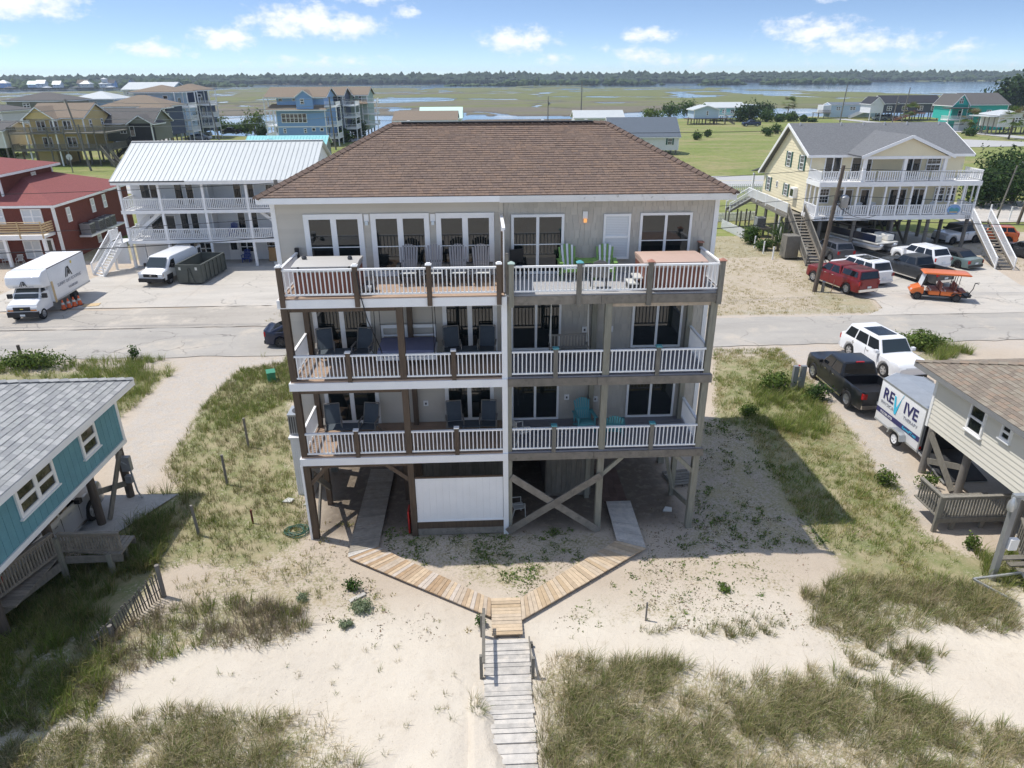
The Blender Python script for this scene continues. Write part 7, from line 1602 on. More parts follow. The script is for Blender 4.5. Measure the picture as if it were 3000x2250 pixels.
vehicle('suv', 'grey SUV tucked under the edge of the yellow house by the wooden stair', 'car', (31.6, 61.2, .02), 98, 'paint_gunmetal', **{**SUVP, 'L': 4.6, 'Wd': 1.85, 'wb': 2.7, 'roof': 1.7, 'ga': (.9, .35, -1.75, -2.1)})
vehicle('suv', 'orange SUV parked behind the white stair of the yellow house', 'car', (50.2, 66.6, 0), 160, 'paint_burnt', rim='rim_dark', **{**SUVP, 'L': 4.4, 'Wd': 1.85, 'wb': 2.65, 'roof': 1.68, 'ga': (.9, .3, -1.65, -2.0)})
vehicle('suv', 'pale blue-white jeep-like SUV in the shade beyond the white stair', 'car', (46.9, 66.8, 0), 195, 'paint_pearl', softtop='black', rim='rim_dark', **{**SUVP, 'L': 4.4, 'wb': 2.8, 'roof': 1.85, 'ga': (.7, .45, -1.9, -2.05)})
vehicle('sedan', 'dark grey car parked behind the yellow house posts', 'car', (42.6, 75.5, 0), 185, 'paint_gunmetal', rim='rim_dark', **SED)
vehicle('sedan', 'dark olive car cut by the frame edge beside the white stair', 'car', (49.4, 60.6, 0), 108, 'paint_grey', **SED)
v = vehicle('pickup_truck', 'black pickup parked in the gravel drive ahead of the trailer', 'pickup truck', (18.95, 32.4, .03), 91, 'paint_black', **PKP)
bx('cab_light', 'taillamp', v, -.72, -.2, 1.93, -.62, .2, 1.98)
vehicle('suv', 'large white SUV with dark sunroof in the gravel drive facing the dunes', 'car', (22.6, 35.9, .03), -83, 'paint_white', sun=True, **{**SUVP, 'L': 5.35, 'wb': 3.1})
vehicle('hatchback', 'dark navy car on the road half hidden behind the duplex', 'car', (-11.0, 41.5, .03), 0, 'paint_navy', rim='rim_dark', **{**SED, 'ga': (1.0, .2, -.9, -2.1), 'roof': 1.55, 'belt': 1.02, 'trunk': 1.12})
vehicle('pickup_truck', 'pale silver pickup parked in the shade under the teal house', 'pickup truck', (-15.75, 20.7, .07), 88, 'paint_silver', **PKP)
vehicle('suv', 'silver SUV on the far road beside the palms', 'car', (-72.6, 196.3, .06), 3, 'paint_silver', **SUVP)
vehicle('pickup_truck', 'black pickup parked by the creek bank far behind', 'pickup truck', (-72.4, 219.6, 0), 178, 'paint_black', **PKP)
vehicle('pickup_truck', 'dark blue pickup standing in the green field', 'pickup truck', (88, 236, 0), 180, 'paint_blue', **PKP)
vehicle('suv', 'white SUV on the highway beyond the evergreen thicket', 'car', (87.8, 115.2, .06), 176, 'paint_white', **SUVP)
vehicle('suv', 'white car parked beneath the slate stilt house', 'car', (145.5, 264, 0), 180, 'paint_white', **SUVP)
vehicle('pickup_truck', 'silver pickup under the slate stilt house', 'pickup truck', (150, 266, 0), 180, 'paint_silver', **PKP)
vehicle('suv', 'white SUV parked beneath the navy tower balconies', 'car', (-78, 212, 0), 5, 'paint_white', **SUVP)

# ---- box truck
def logo_house(par, M, s, mat):
    for q in ([(-1.0, -.7), (-.78, -.7), (-.15, .55), (-.35, .55)], [(-.55, -.7), (-.35, -.7), (.12, .3), (.02, .5)], [(-.15, .62), (.35, .62), (1.0, -.7), (.75, -.7), (.25, .3), (.05, .3)], [(.0, -.15), (.2, .2), (.4, -.15), (.4, -.5), (.0, -.5)]):
        obj('logo_mark', MB().prism([(a * s, b * s) for a, b in q], 'y', -.006, 0), mat, par, M)
BT = thing('box_truck', 'white box truck with roofing lettering and black bumper', 'truck', (-31.3, 49.6, .04), -87)
secs = [(x, [(0, .45), (.85, .45), (.95, .5), (.98, .7), (.97, 1.05), (.93, z - .05), (.85, z), (.6, z + .02), (.3, z + .03), (0, z + .03)]) for x, z in ((1.0, 1.75), (2.0, 1.75), (2.05, 1.45), (2.6, 1.32), (2.95, 1.18), (3.05, .95))]
obj('cab', loft(secs), 'paint_white', BT, smooth=30)
obj('cab_roof', bevelled(MB().add([(1.0, -.9, 1.4), (2.25, -.9, 1.4), (2.25, .9, 1.4), (1.0, .9, 1.4), (1.0, -.78, 2.1), (1.6, -.78, 2.1), (1.6, .78, 2.1), (1.0, .78, 2.1)], [(0, 3, 2, 1), (4, 5, 6, 7), (0, 1, 5, 4), (1, 2, 6, 5), (2, 3, 7, 6), (3, 0, 4, 7)]), .05), 'paint_white', BT, smooth=40)
obj('windscreen', MB().slab([(2.26, -.8, 1.45), (2.26, .8, 1.45), (1.68, .72, 2.04), (1.68, -.72, 2.04)], .01), 'windscreen', BT)
for s in (1, -1):
    obj('side_window', MB().slab([(1.3, s * .945, 1.42), (2.1, s * .945, 1.42), (1.7, s * .845, 1.98), (1.3, s * .845, 1.98)][::-s], .01), 'car_glass', BT); bx('mirror', 'black', BT, 1.95, s * .98, 1.4, 2.1, s * 1.28, 1.7)
    bx('headlamp', 'headlamp', BT, 2.9, s * .55, .88, 3.06, s * .93, 1.02); bx('turn_lamp', 'amber', BT, 2.9, s * .5, .78, 3.065, s * .93, .875); wheel(BT, 2.35, s * .86, .38, 'rim_silver'); wheel(BT, -2.1, s * .92, .38, 'rim_dark', .3)
bx('grille', 'black', BT, 2.95, -.55, .78, 3.075, .55, 1.05); bx('badge', 'logo_yellow', BT, 3.076, -.1, .9, 3.085, .1, .95); bx('front_bumper', 'black', BT, 2.9, -.98, .38, 3.15, .98, .72); bx('number_plate', 'plate', BT, 3.151, -.16, .45, 3.16, .16, .58); bx('chassis', 'black', BT, -3.9, -.5, .45, 2.9, .5, .62)
obj('cargo_box', bevelled(MB().box(-4.4, -1.15, .78, .98, 1.15, 3.15), .04), 'paint_white', BT, smooth=40)
obj('attic', bevelled(MB().prism([(.98, 1.95), (1.9, 2.05), (2.15, 2.35), (2.05, 2.85), (1.6, 3.12), (.98, 3.15)], 'y', -1.15, 1.15), .09, 3), 'paint_white', BT, smooth=50)
bx('roof_panel', 'white_trim', BT, -4.35, -1.1, 3.151, .95, 1.1, 3.165); bx('corner_post', 'pine_board', BT, .7, 1.151, .7, .95, 1.17, 2.2); bx('edge_rail', 'charcoal', BT, -4.4, 1.13, 3.12, .98, 1.165, 3.17); bx('rub_rail', 'galvanised', BT, -4.4, 1.151, .76, .7, 1.17, .86)
MS = T(-1.6, 1.165, 2.05) @ RZ(180)
logo_house(BT, T(-1.6, 1.168, 2.35) @ RZ(180), .52, 'logo_black'); text_obj('SUNNY DAY ROOFING', .34, 'logo_grey', BT, T(-1.6, 1.166, 1.62) @ RZ(180) @ RX(90)); text_obj('910.600.6605', .26, 'logo_grey', BT, T(-1.9, 1.166, 1.15) @ RZ(180) @ RX(90)); obj('sun_mark', MB().tube([(0, 0, 0), (0, .005, 0)], .11, 12), 'logo_yellow', BT, T(-2.3, 1.168, 2.85))
logo_house(BT, T(2.16, 0, 2.42) @ RZ(90) @ Matrix.Diagonal((1, 1, 1, 1)), .26, 'logo_black'); text_obj('SUNNY DAY ROOFING', .13, 'logo_grey', BT, T(2.155, 0, 2.17) @ RZ(90) @ RX(90)); 
# ---- panel van with rear doors open
VN = thing('panel_van', 'white panel van with its rear doors swung open beside the dumpster', 'van', (-25.75, 57.7, .04), -98)
secs = [(x, [(0, .42), (.85, .42), (.97, .47), (1.0, .7), (1.0, 1.15), (.97, z - .2), (.86, z - .03), (.6, z + .02), (.3, z + .03), (0, z + .04)]) for x, z in ((-2.75, 2.05), (-2.6, 2.1), (.9, 2.1), (1.15, 2.05), (1.95, 1.28), (2.5, 1.14), (2.72, .98), (2.78, .8))]
obj('body', loft(secs), 'paint_white', VN, smooth=32); obj('windscreen', MB().slab([(1.95, -.82, 1.40), (1.95, .82, 1.40), (1.30, .74, 2.03), (1.30, -.74, 2.03)], .012), 'windscreen', VN)
for s in (1, -1):
    obj('side_window', MB().slab([(.75, s * 1.004, 1.3), (1.7, s * 1.004, 1.3), (1.2, s * .975, 1.85), (.75, s * .975, 1.85)][::-s], .012), 'car_glass', VN); bx('mirror', 'black', VN, 1.3, s * 1.02, 1.25, 1.45, s * 1.26, 1.55); wheel(VN, 1.75, s * .88, .37); wheel(VN, -1.75, s * .88, .37); bx('headlamp', 'headlamp', VN, 2.62, s * .6, .82, 2.79, s * .95, 1.02); bx('turn_lamp', 'amber', VN, 2.6, s * .955, .84, 2.72, s * 1.0, 1.0)
    o = bx('rear_door', 'paint_white', VN, -3.5, s * .98, .5, -2.75, s * 1.03, 2.0); bx('door_window', 'car_glass', o, -3.38, s * .965, 1.3, -2.9, s * 1.045, 1.85); bx('wheel_arch', 'black', VN, 1.32, s * .95, .4, 2.18, s * 1.006, .85)
bx('grille', 'black', VN, 2.66, -.6, .78, 2.80, .6, 1.02); bx('badge', 'chrome', VN, 2.801, -.09, .88, 2.81, .09, .94); bx('front_bumper', 'black', VN, 2.5, -1.0, .4, 2.92, 1.0, .68); bx('cargo_opening', 'black', VN, -2.77, -.85, .55, -2.74, .85, 1.95)
# ---- roll-off dumpster
DM = thing('dumpster', 'dark grey open-top roll-off dumpster with rubbish inside', 'dumpster', (-23.15, 57.7, .04), 84)
for s in (1, -1):
    bx('side_wall', 'dumpster_grey', DM, -2.15, s * .95, .12, 2.15, s * 1.0, 1.5); bx('top_rail', 'dumpster_grey', DM, -2.15, s * .93, 1.5, 2.15, s * 1.06, 1.6)
    for i in range(7): bx('rib', 'dumpster_grey', DM, -2.1 + i * .69, s * 1.001, .15, -1.98 + i * .69, s * 1.08, 1.49)
for x in (-2.15, 2.1): bx('end_wall', 'dumpster_grey', DM, x, -.949, .12, x + .05, .949, 1.5); bx('top_rail', 'dumpster_grey', DM, x - .03, -.929, 1.5, x + .08, .929, 1.6)
bx('floor', 'dumpster_grey', DM, -2.1, -.949, .12, 2.1, .949, .2)
for y in (.2, -.35): bm('lift_bar', 'dumpster_grey', DM, (-2.2, y, .1), (-2.22, y * .2, 1.3), .09, .06)
for y in (.72, -.62): bx('warning_label', 'plastic_white', DM, -2.156, y - .09, 1.15, -2.151, y + .09, 1.38)
o = new('rubbish', None, DM)
for i in range(26):
    a, b_, z = RNG.uniform(-1.6, 1.6), RNG.uniform(-.7, .7), RNG.uniform(.25, .62); s = RNG.uniform(.12, .3)
    bx('rubbish_bag', RNG.choice(['rubbish', 'plastic_white', 'cardboard', 'poly_teal']), o, -s, -s * .7, -s * .4, s, s * .7, s * .4, T(a, b_, z) @ RZ(RNG.uniform(0, 180)) @ RX(RNG.uniform(-30, 30)))
for i, x in enumerate((-30.05, -29.85, -29.65, -29.45)):
    cn = thing('traffic_cone', '%s orange traffic cone in the row leaning by the box truck' % ['first', 'second', 'third', 'fourth'][i], 'cone', (x, 49.35 + i * .35, .05), group='cones beside the box truck')
    obj('cone', MB().lathe([(.17, .03), (.04, .7)], 12), 'orange_plastic', cn, smooth=60, key='cone'); obj('base', MB().box(-.2, -.2, 0, .2, .2, .03), 'black', cn, key='coneb'); obj('white_band', MB().lathe([(.122, .36), (.095, .50)], 12), 'plastic_white', cn, key='conew')
# ---- enclosed trailer with lettering
TR = thing('cargo_trailer', 'white enclosed cargo trailer with navy lettering and its rear ramp down', 'trailer', (19.35, 27.1, .03), 91.5)
obj('body', bevelled(MB().prism([(-1.75, .95), (1.55, .95), (2.15, 0), (1.55, -.95), (-1.75, -.95)], 'z', .42, 2.42), .03), 'paint_white', TR, smooth=40)
obj('roof_sheet', MB().add([(-1.75, .93, 2.425), (1.54, .93, 2.425), (2.1, 0, 2.425), (1.54, -.93, 2.425), (-1.75, -.93, 2.425), (-1.7, 0, 2.50), (1.5, 0, 2.50)], [(0, 5, 6, 1), (1, 6, 2), (2, 6, 3), (3, 6, 5, 4), (4, 5, 0)]), 'galvanised', TR)
bx('rear_frame', 'metal_grey', TR, -1.82, -.97, .38, -1.74, -.85, 2.46); bx('rear_frame', 'metal_grey', TR, -1.82, .85, .38, -1.74, .97, 2.46); bx('rear_frame', 'metal_grey', TR, -1.82, -.85, 2.34, -1.74, .85, 2.46); bx('interior', 'black', TR, -1.765, -.85, .45, -1.752, .85, 2.34)
obj('ramp_door', MB().slab([(-1.8, -.9, .45), (-1.8, .9, .45), (-3.7, .9, .05), (-3.7, -.9, .05)][::-1], .06), 'ramp_black', TR); bx('ramp_edge', 'galvanised', TR, -3.72, -.92, .0, -3.66, .92, .07)
for s in (1, -1):
    bm('ramp_edge', 'galvanised', TR, (-1.8, s * .92, .43), (-3.7, s * .92, .04), .04, .07); bx('edge_trim', 'galvanised', TR, -1.75, s * .94, 2.36, 1.55, s * .965, 2.44); bx('edge_trim', 'galvanised', TR, -1.75, s * .94, .38, 1.55, s * .965, .46)
    o = wheel(TR, -.45, s * 1.08, .34, 'paint_white', .2); obj('mudguard', MB().prism([(-.95, .45), (-.85, .72), (-.65, .8), (-.25, .8), (-.05, .72), (.05, .45), (-.02, .45), (-.1, .66), (-.28, .73), (-.62, .73), (-.8, .66), (-.88, .45)], 'y', s * .955, s * 1.25), 'galvanised', TR)
    bx('stripe', 'logo_navy', TR, -1.74, s * .955, .83, 1.54, s * .962, 1.07); bx('marker_lamp', 'taillamp', TR, -1.83, s * .86, .55, -1.8, s * .95, .7)
bm('tow_bar', 'black', TR, (2.1, 0, .45), (3.0, 0, .45), .1, .1)
LM = lambda x, z: T(x, .966, z) @ RZ(180) @ RX(90)
text_obj('RE', .74, 'logo_navy', TR, LM(.86, 1.60), bold=.014); text_obj('IVE', .74, 'logo_navy', TR, LM(-.82, 1.60), bold=.014)
obj('tick_mark', MB().prism([(-.02, .62), (.10, .62), (.22, .1), (.62, .98), (.56, .8), (.5, .72), (.28, -.18), (.14, -.18)], 'y', -.004, .004), 'logo_cyan', TR, T(.42, .966, 1.42) @ RZ(180))
text_obj('PHYSICAL', .22, 'logo_grey', TR, LM(.78, 1.32), space=1.15); text_obj('THERAPY', .22, 'logo_grey', TR, LM(-.92, 1.32), space=1.15); text_obj('910.769.4770', .17, 'white', TR, T(.75, .968, .88) @ RZ(180) @ RX(90)); text_obj('RevivePT.net', .19, 'logo_cyan', TR, T(-1.0, .968, .89) @ RZ(180) @ RX(90))
# ---- six-seat golf-style cart
GC = thing('passenger_cart', 'orange six-seat cart with brown seats and long orange roof', 'cart', (33.4, 48.2, .04), 160)
obj('nose_cowl', bevelled(MB().prism([(.95, .42), (1.75, .42), (1.85, .6), (1.7, .82), (1.2, 1.0), (.95, .98)], 'y', -.58, .58), .08, 2), 'paint_orange', GC, smooth=40)
bx('floor', 'black', GC, -1.9, -.6, .34, 1.2, .6, .42)
for (x0, x1, z1) in ((.05, .62, .72), (-1.35, -.15, .72)): obj('seat_base', bevelled(MB().box(x0 - .15, -.6, .42, x1, .6, z1), .06), 'paint_orange', GC, smooth=40)
for i, x in enumerate((.22, -.72)):
    for s in (1, -1):
        obj('seat', bevelled(MB().box(x - .25, s * .04, .72, x + .28, s * .58, .84), .04), 'seat_brown', GC, smooth=40); obj('seat_trim', bevelled(MB().box(x + .282, s * .05, .72, x + .32, s * .57, .83), .01), 'plastic_white', GC)
        obj('backrest', bevelled(MB().prism([(x - .34, .8), (x - .22, .8), (x - .32, 1.32), (x - .42, 1.30)], 'y', s * .06, s * .56), .04), 'seat_brown', GC, smooth=40)
obj('rear_seat', bevelled(MB().box(-1.75, -.56, .72, -1.3, .56, .84), .04), 'seat_brown', GC, smooth=40); obj('roof', bevelled(MB().prism([(1.15, 1.95), (1.25, 1.99), (1.0, 2.07), (-1.7, 2.07), (-1.9, 1.98), (-1.8, 1.93)], 'y', -.68, .68), .035), 'paint_orange', GC, smooth=40)
for s in (1, -1):
    bm('roof_post', 'black', GC, (1.2, s * .55, .95), (.98, s * .6, 1.97), .04, .04); bm('roof_post', 'black', GC, (-.95, s * .58, .8), (-1.0, s * .6, 1.97), .04, .04); bm('roof_post', 'black', GC, (-1.15, s * .58, .8), (-1.2, s * .6, 1.97), .04, .04)
    wheel(GC, 1.32, s * .55, .29, 'rim_dark', .22); wheel(GC, -1.22, s * .55, .29, 'rim_dark', .22); bx('headlamp', 'headlamp', GC, 1.68, s * .3, .68, 1.8, s * .5, .78); obj('mudguard', MB().prism([(-1.62, .5), (-1.5, .66), (-.95, .66), (-.82, .5), (-.9, .48), (-1.0, .6), (-1.45, .6), (-1.55, .48)], 'y', s * .45, s * .7), 'black', GC)
obj('windscreen', MB().slab([(1.19, -.54, 1.0), (1.19, .54, 1.0), (1.02, .54, 1.9), (1.02, -.54, 1.9)], .01), 'lamp_glass', GC); obj('steering_wheel', MB().tube([(.75 + .05 * math.cos(a), .3 + .17 * math.sin(a), 1.08 + .15 * math.cos(a)) for a in [k * .628 for k in range(11)]], .015, 5), 'black', GC)
obj('rear_rack', MB().tube([(-1.9, -.5, .5), (-2.15, -.5, .55), (-2.15, .5, .55), (-1.9, .5, .5)], .03, 6).tube([(-2.1, 0, .5), (-2.3, 0, .9), (-2.35, 0, 1.35), (-2.6, 0, 1.4)], .03, 6).tube([(-2.35, 0, 1.35), (-2.5, .3, 1.36)], .02, 5), 'black', GC); bx('rear_step', 'black', GC, -2.15, -.5, .36, -1.75, .5, .5)
# ---- pontoon boat on a trailer under the yellow house
PB = thing('pontoon_boat', 'cream and navy pontoon boat on a trailer under the yellow house', 'boat', (35.6, 63.6, 0), -70)
for y in (-.85, .85): obj('pontoon', MB().tube([(-3, y, .95), (2.4, y, .95), (2.9, y, 1.05), (3.15, y, 1.25)], [.33, .33, .25, .05], 12), 'boat_alu', PB, smooth=60)
bx('deck', 'gelcoat', PB, -3, -1.25, 1.28, 2.9, 1.25, 1.38)
for s in (1, -1): obj('side_panel', bevelled(MB().box(-2.8, s * 1.15, 1.4, 2.5, s * 1.22, 2.0), .02), 'paint_navy', PB); obj('rail_tube', MB().tube([(-2.8, s * 1.18, 2.03), (2.3, s * 1.18, 2.03), (2.5, s * .9, 2.03)], .03, 6), 'chrome', PB)
obj('lounge_seat', bevelled(MB().box(.9, .35, 1.4, 2.5, 1.12, 1.95), .08, 3), 'gelcoat', PB, smooth=50); obj('lounge_seat', bevelled(MB().box(.9, -1.12, 1.4, 2.5, -.35, 1.95), .08, 3), 'gelcoat', PB, smooth=50); obj('helm_chair', bevelled(MB().box(.0, -.9, 1.6, .55, -.35, 1.75).box(-.1, -.9, 1.75, .05, -.35, 2.35), .03), 'gelcoat', PB, smooth=50); obj('canopy', bevelled(MB().prism([(-2.6, 2.35), (-1.2, 2.5), (.2, 2.35), (.2, 2.25), (-2.6, 2.25)], 'y', -1.1, 1.1), .05), 'black', PB, smooth=50)
bx('trailer_frame', 'black', PB, -3.2, -.5, .45, 3.6, .5, .55)
for s in (1, -1): wheel(PB, -.6, s * 1.0, .3, 'rim_silver', .18)

# ---------------------------------------------------------------- porch furniture (local frame: front along -y)
def adirondack(label, loc, rz, frame, slat, alt=None, group=None, seat=None, tall=1.0, name='adirondack_chair'):
    t = thing(name, label, 'chair', loc, rz, group); h = 1.08 * tall; n = 7
    for i in range(n):
        k = (i - (n - 1) / 2); zt = h - .012 * k * k; bm('back_slat', (alt if alt and i % 2 else slat), t, (k * .072, .14, .34), (k * .088, .40, zt), .064, .02, upv=(0, -1, .35))
    for i in range(5): bx('seat_slat', seat or slat, t, -.26, -.38 + i * .105, .40 - i * .022, .26, -.29 + i * .105, .42 - i * .022)
    for s in (1, -1):
        bx('armrest', frame, t, s * .27, -.42, .60, s * .39, .28, .625); bx('leg', frame, t, s * .28, -.38, 0, s * .33, -.29, .60); bm('leg', frame, t, (s * .29, -.34, .37), (s * .29, .36, .02), .03, .1); bm('arm_post', frame, t, (s * .30, .22, .2), (s * .30, .27, .6), .05, .07)
    bx('back_rail', frame, t, -.28, .30, .62, .28, .33, .70); bx('front_rail', frame, t, -.27, -.40, .30, .27, -.38, .40)
    return t
A4 = ['first', 'second', 'third', 'last']
for i, (x, y) in enumerate(((-2.39, 22.55), (-1.57, 22.5), (-.78, 22.5), (-.02, 22.45))):
    adirondack('grey poly porch chair with black frame, %s from the grey hot tub' % A4[i], (x, y, 9.0), 0, 'poly_black', 'poly_grey', None, 'grey chairs on the top deck', 'plastic_white', 1.12)
adirondack('green and white striped chair beside the glass slider on the top deck', (2.92, 22.85, 9.0), 6, 'poly_green', 'poly_green', 'poly_white', seat='poly_white'); adirondack('green and white striped chair under the blind window on the top deck', (4.12, 22.8, 9.0), -6, 'poly_green', 'poly_green', 'poly_white', seat='poly_white')
t = thing('corner_table', 'small green table joining the two striped chairs', 'table', (3.52, 22.8, 9.0)); bx('table_top', 'poly_green', t, -.3, -.25, .58, .3, .3, .62); [bx('leg', 'poly_green', t, x - .025, y - .025, 0, x + .025, y + .025, .58) for x in (-.22, .22) for y in (-.2, .2)]
adirondack('teal chair standing against the shaded wall of the lowest deck', (3.6, 22.6, 3.4), 8, 'poly_teal', 'poly_teal'); adirondack('teal chair set near the railing of the lowest deck', (4.55, 21.8, 3.4), 172, 'poly_teal', 'poly_teal')
def hot_tub(label, x0, x1, y0, y1, z, cover, hgt=.88):
    t = thing('hot_tub', label, 'hot tub', ((x0 + x1) / 2, (y0 + y1) / 2, z), world=True)
    bx('shell', 'tub_panel', t, x0 + .06, y0 + .06, z + .03, x1 - .06, y1 - .06, z + hgt - .13)
    n = 14
    for i in range(n):
        xa = x0 + .05 + (x1 - x0 - .1) * i / n; bx('side_plank', 'tub_panel', t, xa, y0 + .035, z + .03, xa + (x1 - x0 - .1) / n - .012, y0 + .058, z + hgt - .14)
    for i in range(10):
        ya = y0 + .05 + (y1 - y0 - .1) * i / 10
        for xx in (x0 + .035, x1 - .058): bx('side_plank', 'tub_panel', t, xx, ya, z + .03, xx + .023, ya + (y1 - y0 - .1) / 10 - .012, z + hgt - .14)
    bx('rim', cover if cover == 'tub_cover_tan' else 'galvanised', t, x0 + .02, y0 + .02, z + hgt - .13, x1 - .02, y1 - .02, z + hgt - .04)
    ym = (y0 + y1) / 2
    obj('cover', bevelled(MB().prism([(y0, z + hgt - .04), (ym, z + hgt - .03), (y1, z + hgt - .04), (y1, z + hgt + .05), (ym, z + hgt + .10), (y0, z + hgt + .05)], 'x', x0, x1), .02), cover, t, smooth=30)
    for x in (x0 + .2, x1 - .25): bx('cover_strap', 'charcoal', t, x, y0 - .012, z + hgt - .2, x + .06, y0 - .002, z + hgt + .05)
    return t
hot_tub('hot tub with grey cover and brown slatted sides on the top deck', -5.85, -3.85, 21.2, 22.6, 9.0, 'tub_cover_grey'); hot_tub('hot tub with tan folded cover in the corner of the top deck', 5.05, 7.08, 21.1, 22.6, 9.0, 'tub_cover_tan')
t = thing('speaker_ornament', 'pair of small stone ornaments on the grey hot tub cover', 'ornament', (-5.6, 22.0, 9.98)); obj('lump', MB().lathe([(.07, 0), (.09, .05), (.05, .11)], 8), 'charcoal', t); obj('lump', MB().lathe([(.07, 0), (.08, .05), (.05, .11)], 8), 'charcoal', t, T(1.45, -.1, 0))
def sling_chair(label, loc, rz, group, lean=.32):
    t = thing('sling_chair', label, 'chair', loc, rz, group)
    obj('sling_back', MB().slab([(-.25, .12, .40), (.25, .12, .40), (.25, .12 + lean, 1.02), (-.25, .12 + lean, 1.02)], .02), 'sling', t, key=('slb', lean)); obj('sling_seat', MB().slab([(-.25, -.40, .42), (.25, -.40, .42), (.25, .12, .39), (-.25, .12, .39)], .02), 'sling', t, key='sls')
    for s in (1, -1):
        obj('side_frame', MB().tube([(s * .27, -.42, .42), (s * .27, .12, .39), (s * .27, .13 + lean, 1.06)], .018, 6), 'frame_taupe', t, key=('slf', s, lean)); obj('leg', MB().tube([(s * .3, -.40, 0), (s * .3, -.36, .60), (s * .3, .16, .62)], .018, 6), 'frame_taupe', t, key=('sll', s)); obj('leg', MB().tube([(s * .3, .38, 0), (s * .28, -.1, .5)], .018, 6), 'frame_taupe', t, key=('slm', s)); bx('armrest', 'frame_taupe', t, s * .27, -.36, .61, s * .33, .2, .635)
    bx('top_bar', 'frame_taupe', t, -.27, .10 + lean, 1.04, .27, .14 + lean, 1.075)
    return t
def low_table(label, loc):
    t = thing('side_table', label, 'table', loc, 0, 'low porch tables'); bx('table_top', 'sling', t, -.34, -.26, .42, .34, .26, .45)
    for x in (-.3, .3):
        for y in (-.22, .22): bx('leg', 'frame_taupe', t, x - .02, y - .02, 0, x + .02, y + .02, .42)
for f, nm, ys in ((6.2, 'middle', 22.75), (3.4, 'lowest', 22.55)):
    sling_chair('dark sling chair by the corner post on the %s deck' % nm, (-5.45, ys, f), 12, 'sling chairs on the decks'); sling_chair('dark sling chair beside the first glass door on the %s deck' % nm, (-4.15, ys, f), -8, 'sling chairs on the decks')
    sling_chair('dark sling chair in front of the inner glass door on the %s deck' % nm, (-1.1, ys, f), 6, 'sling chairs on the decks'); sling_chair('dark sling chair against the white centre post on the %s deck' % nm, (.12, ys, f), -4, 'sling chairs on the decks')
    low_table('low dark table between the corner pair of sling chairs on the %s deck' % nm, (-4.8, ys - .2, f)); low_table('low dark table between the inner pair of sling chairs on the %s deck' % nm, (-.5, ys - .2, f))
t = thing('swing_bed', 'hanging porch bed with blue mattress on the middle deck', 'swing bed', (-2.62, 22.6, 6.2))
bx('frame', 'white', t, -1.0, -.72, .32, 1.0, .72, .44); obj('mattress', bevelled(MB().box(-.95, -.68, .44, .95, .66, .66), .06, 2), 'blue_cushion', t, smooth=40)
for x0, x1 in ((-.98, -.04), (.04, .98)):
    bx('headboard_rail', 'white', t, x0, .68, .98, x1, .74, 1.1); bx('headboard_rail', 'white', t, x0, .68, .68, x1, .74, .74); bx('headboard_post', 'white', t, x0, .68, .44, x0 + .09, .74, .98); bx('headboard_post', 'white', t, x1 - .09, .68, .44, x1, .74, .98)
for x in (-.97, .97):
    for y in (-.66, .66): obj('rope', MB().tube([(x, y, .4), (x * .98, y * .8, 2.45)], .012, 5), 'wire', t)
t = thing('porch_swing', 'beige slatted porch swing hanging on ropes on the middle deck', 'swing', (2.9, 22.1, 6.2), 180)
for i in range(12): bx('back_slat', 'frame_taupe', t, -.62 + i * .105, -.30, .48, -.56 + i * .105, -.27, .92)
for z in (.46, .9): bx('back_rail', 'frame_taupe', t, -.66, -.31, z, .66, -.26, z + .06)
for i in range(5): bx('seat_slat', 'frame_taupe', t, -.66, -.26 + i * .1, .42, .66, -.18 + i * .1, .445)
for s in (1, -1): bx('armrest', 'frame_taupe', t, s * .6, -.28, .64, s * .68, .24, .67); obj('rope', MB().tube([(s * .64, -.26, .5), (s * .62, -.02, 2.4)], .014, 5).tube([(s * .64, .2, .45), (s * .62, -.02, 2.4)], .014, 5), 'plastic_white', t)
def plastic_chair(label, loc, rz, mat='plastic_white'):
    t = thing('plastic_chair', label, 'chair', loc, rz, 'plastic stacking chairs')
    obj('seat', bevelled(MB().box(-.22, -.24, .40, .22, .2, .43), .015), mat, t)
    for i in range(5): bm('back_slat', mat, t, (-.17 + i * .085, .2, .43), (-.19 + i * .095, .30, .84), .05, .012, upv=(0, -1, 0))
    bm('back_rail', mat, t, (-.24, .305, .85), (.24, .305, .85), .03, .07)
    for s in (1, -1): obj('arm', MB().tube([(s * .27, -.22, 0), (s * .25, -.2, .63), (s * .25, .18, .66), (s * .23, .28, .7)], .022, 6), mat, t, smooth=60); bm('leg', mat, t, (s * .22, .2, .42), (s * .25, .34, 0), .04, .04)
plastic_chair('white plastic armchair beside the railing on the lowest deck', (1.25, 21.75, 3.4), 115); plastic_chair('pale plastic armchair on the sand behind the crossed braces', (1.15, 22.1, .02), 105)
t = thing('metal_chair', 'ornate dark metal chair with its back to the top deck railing', 'chair', (3.72, 21.55, 9.0), 178)
obj('back', MB().prism([(-.26, .42), (.26, .42), (.28, .75), (.2, .92), (0, .98), (-.2, .92), (-.28, .75)], 'y', .22, .245), 'frame_taupe', t); bx('seat', 'charcoal', t, -.25, -.25, .42, .25, .22, .46); [bx('leg', 'charcoal', t, x - .02, y - .02, 0, x + .02, y + .02, .42) for x in (-.22, .22) for y in (-.22, .2)]
t = thing('dark_chair', 'dark dining chair in the shade beside the top deck divider', 'chair', (1.25, 22.9, 9.0), 20)
bx('seat', 'black', t, -.24, -.22, .42, .24, .22, .46); bx('back', 'black', t, -.24, .2, .5, .24, .24, .95); [bx('leg', 'black', t, x - .02, y - .02, 0, x + .02, y + .02, .42) for x in (-.22, .22) for y in (-.2, .2)]
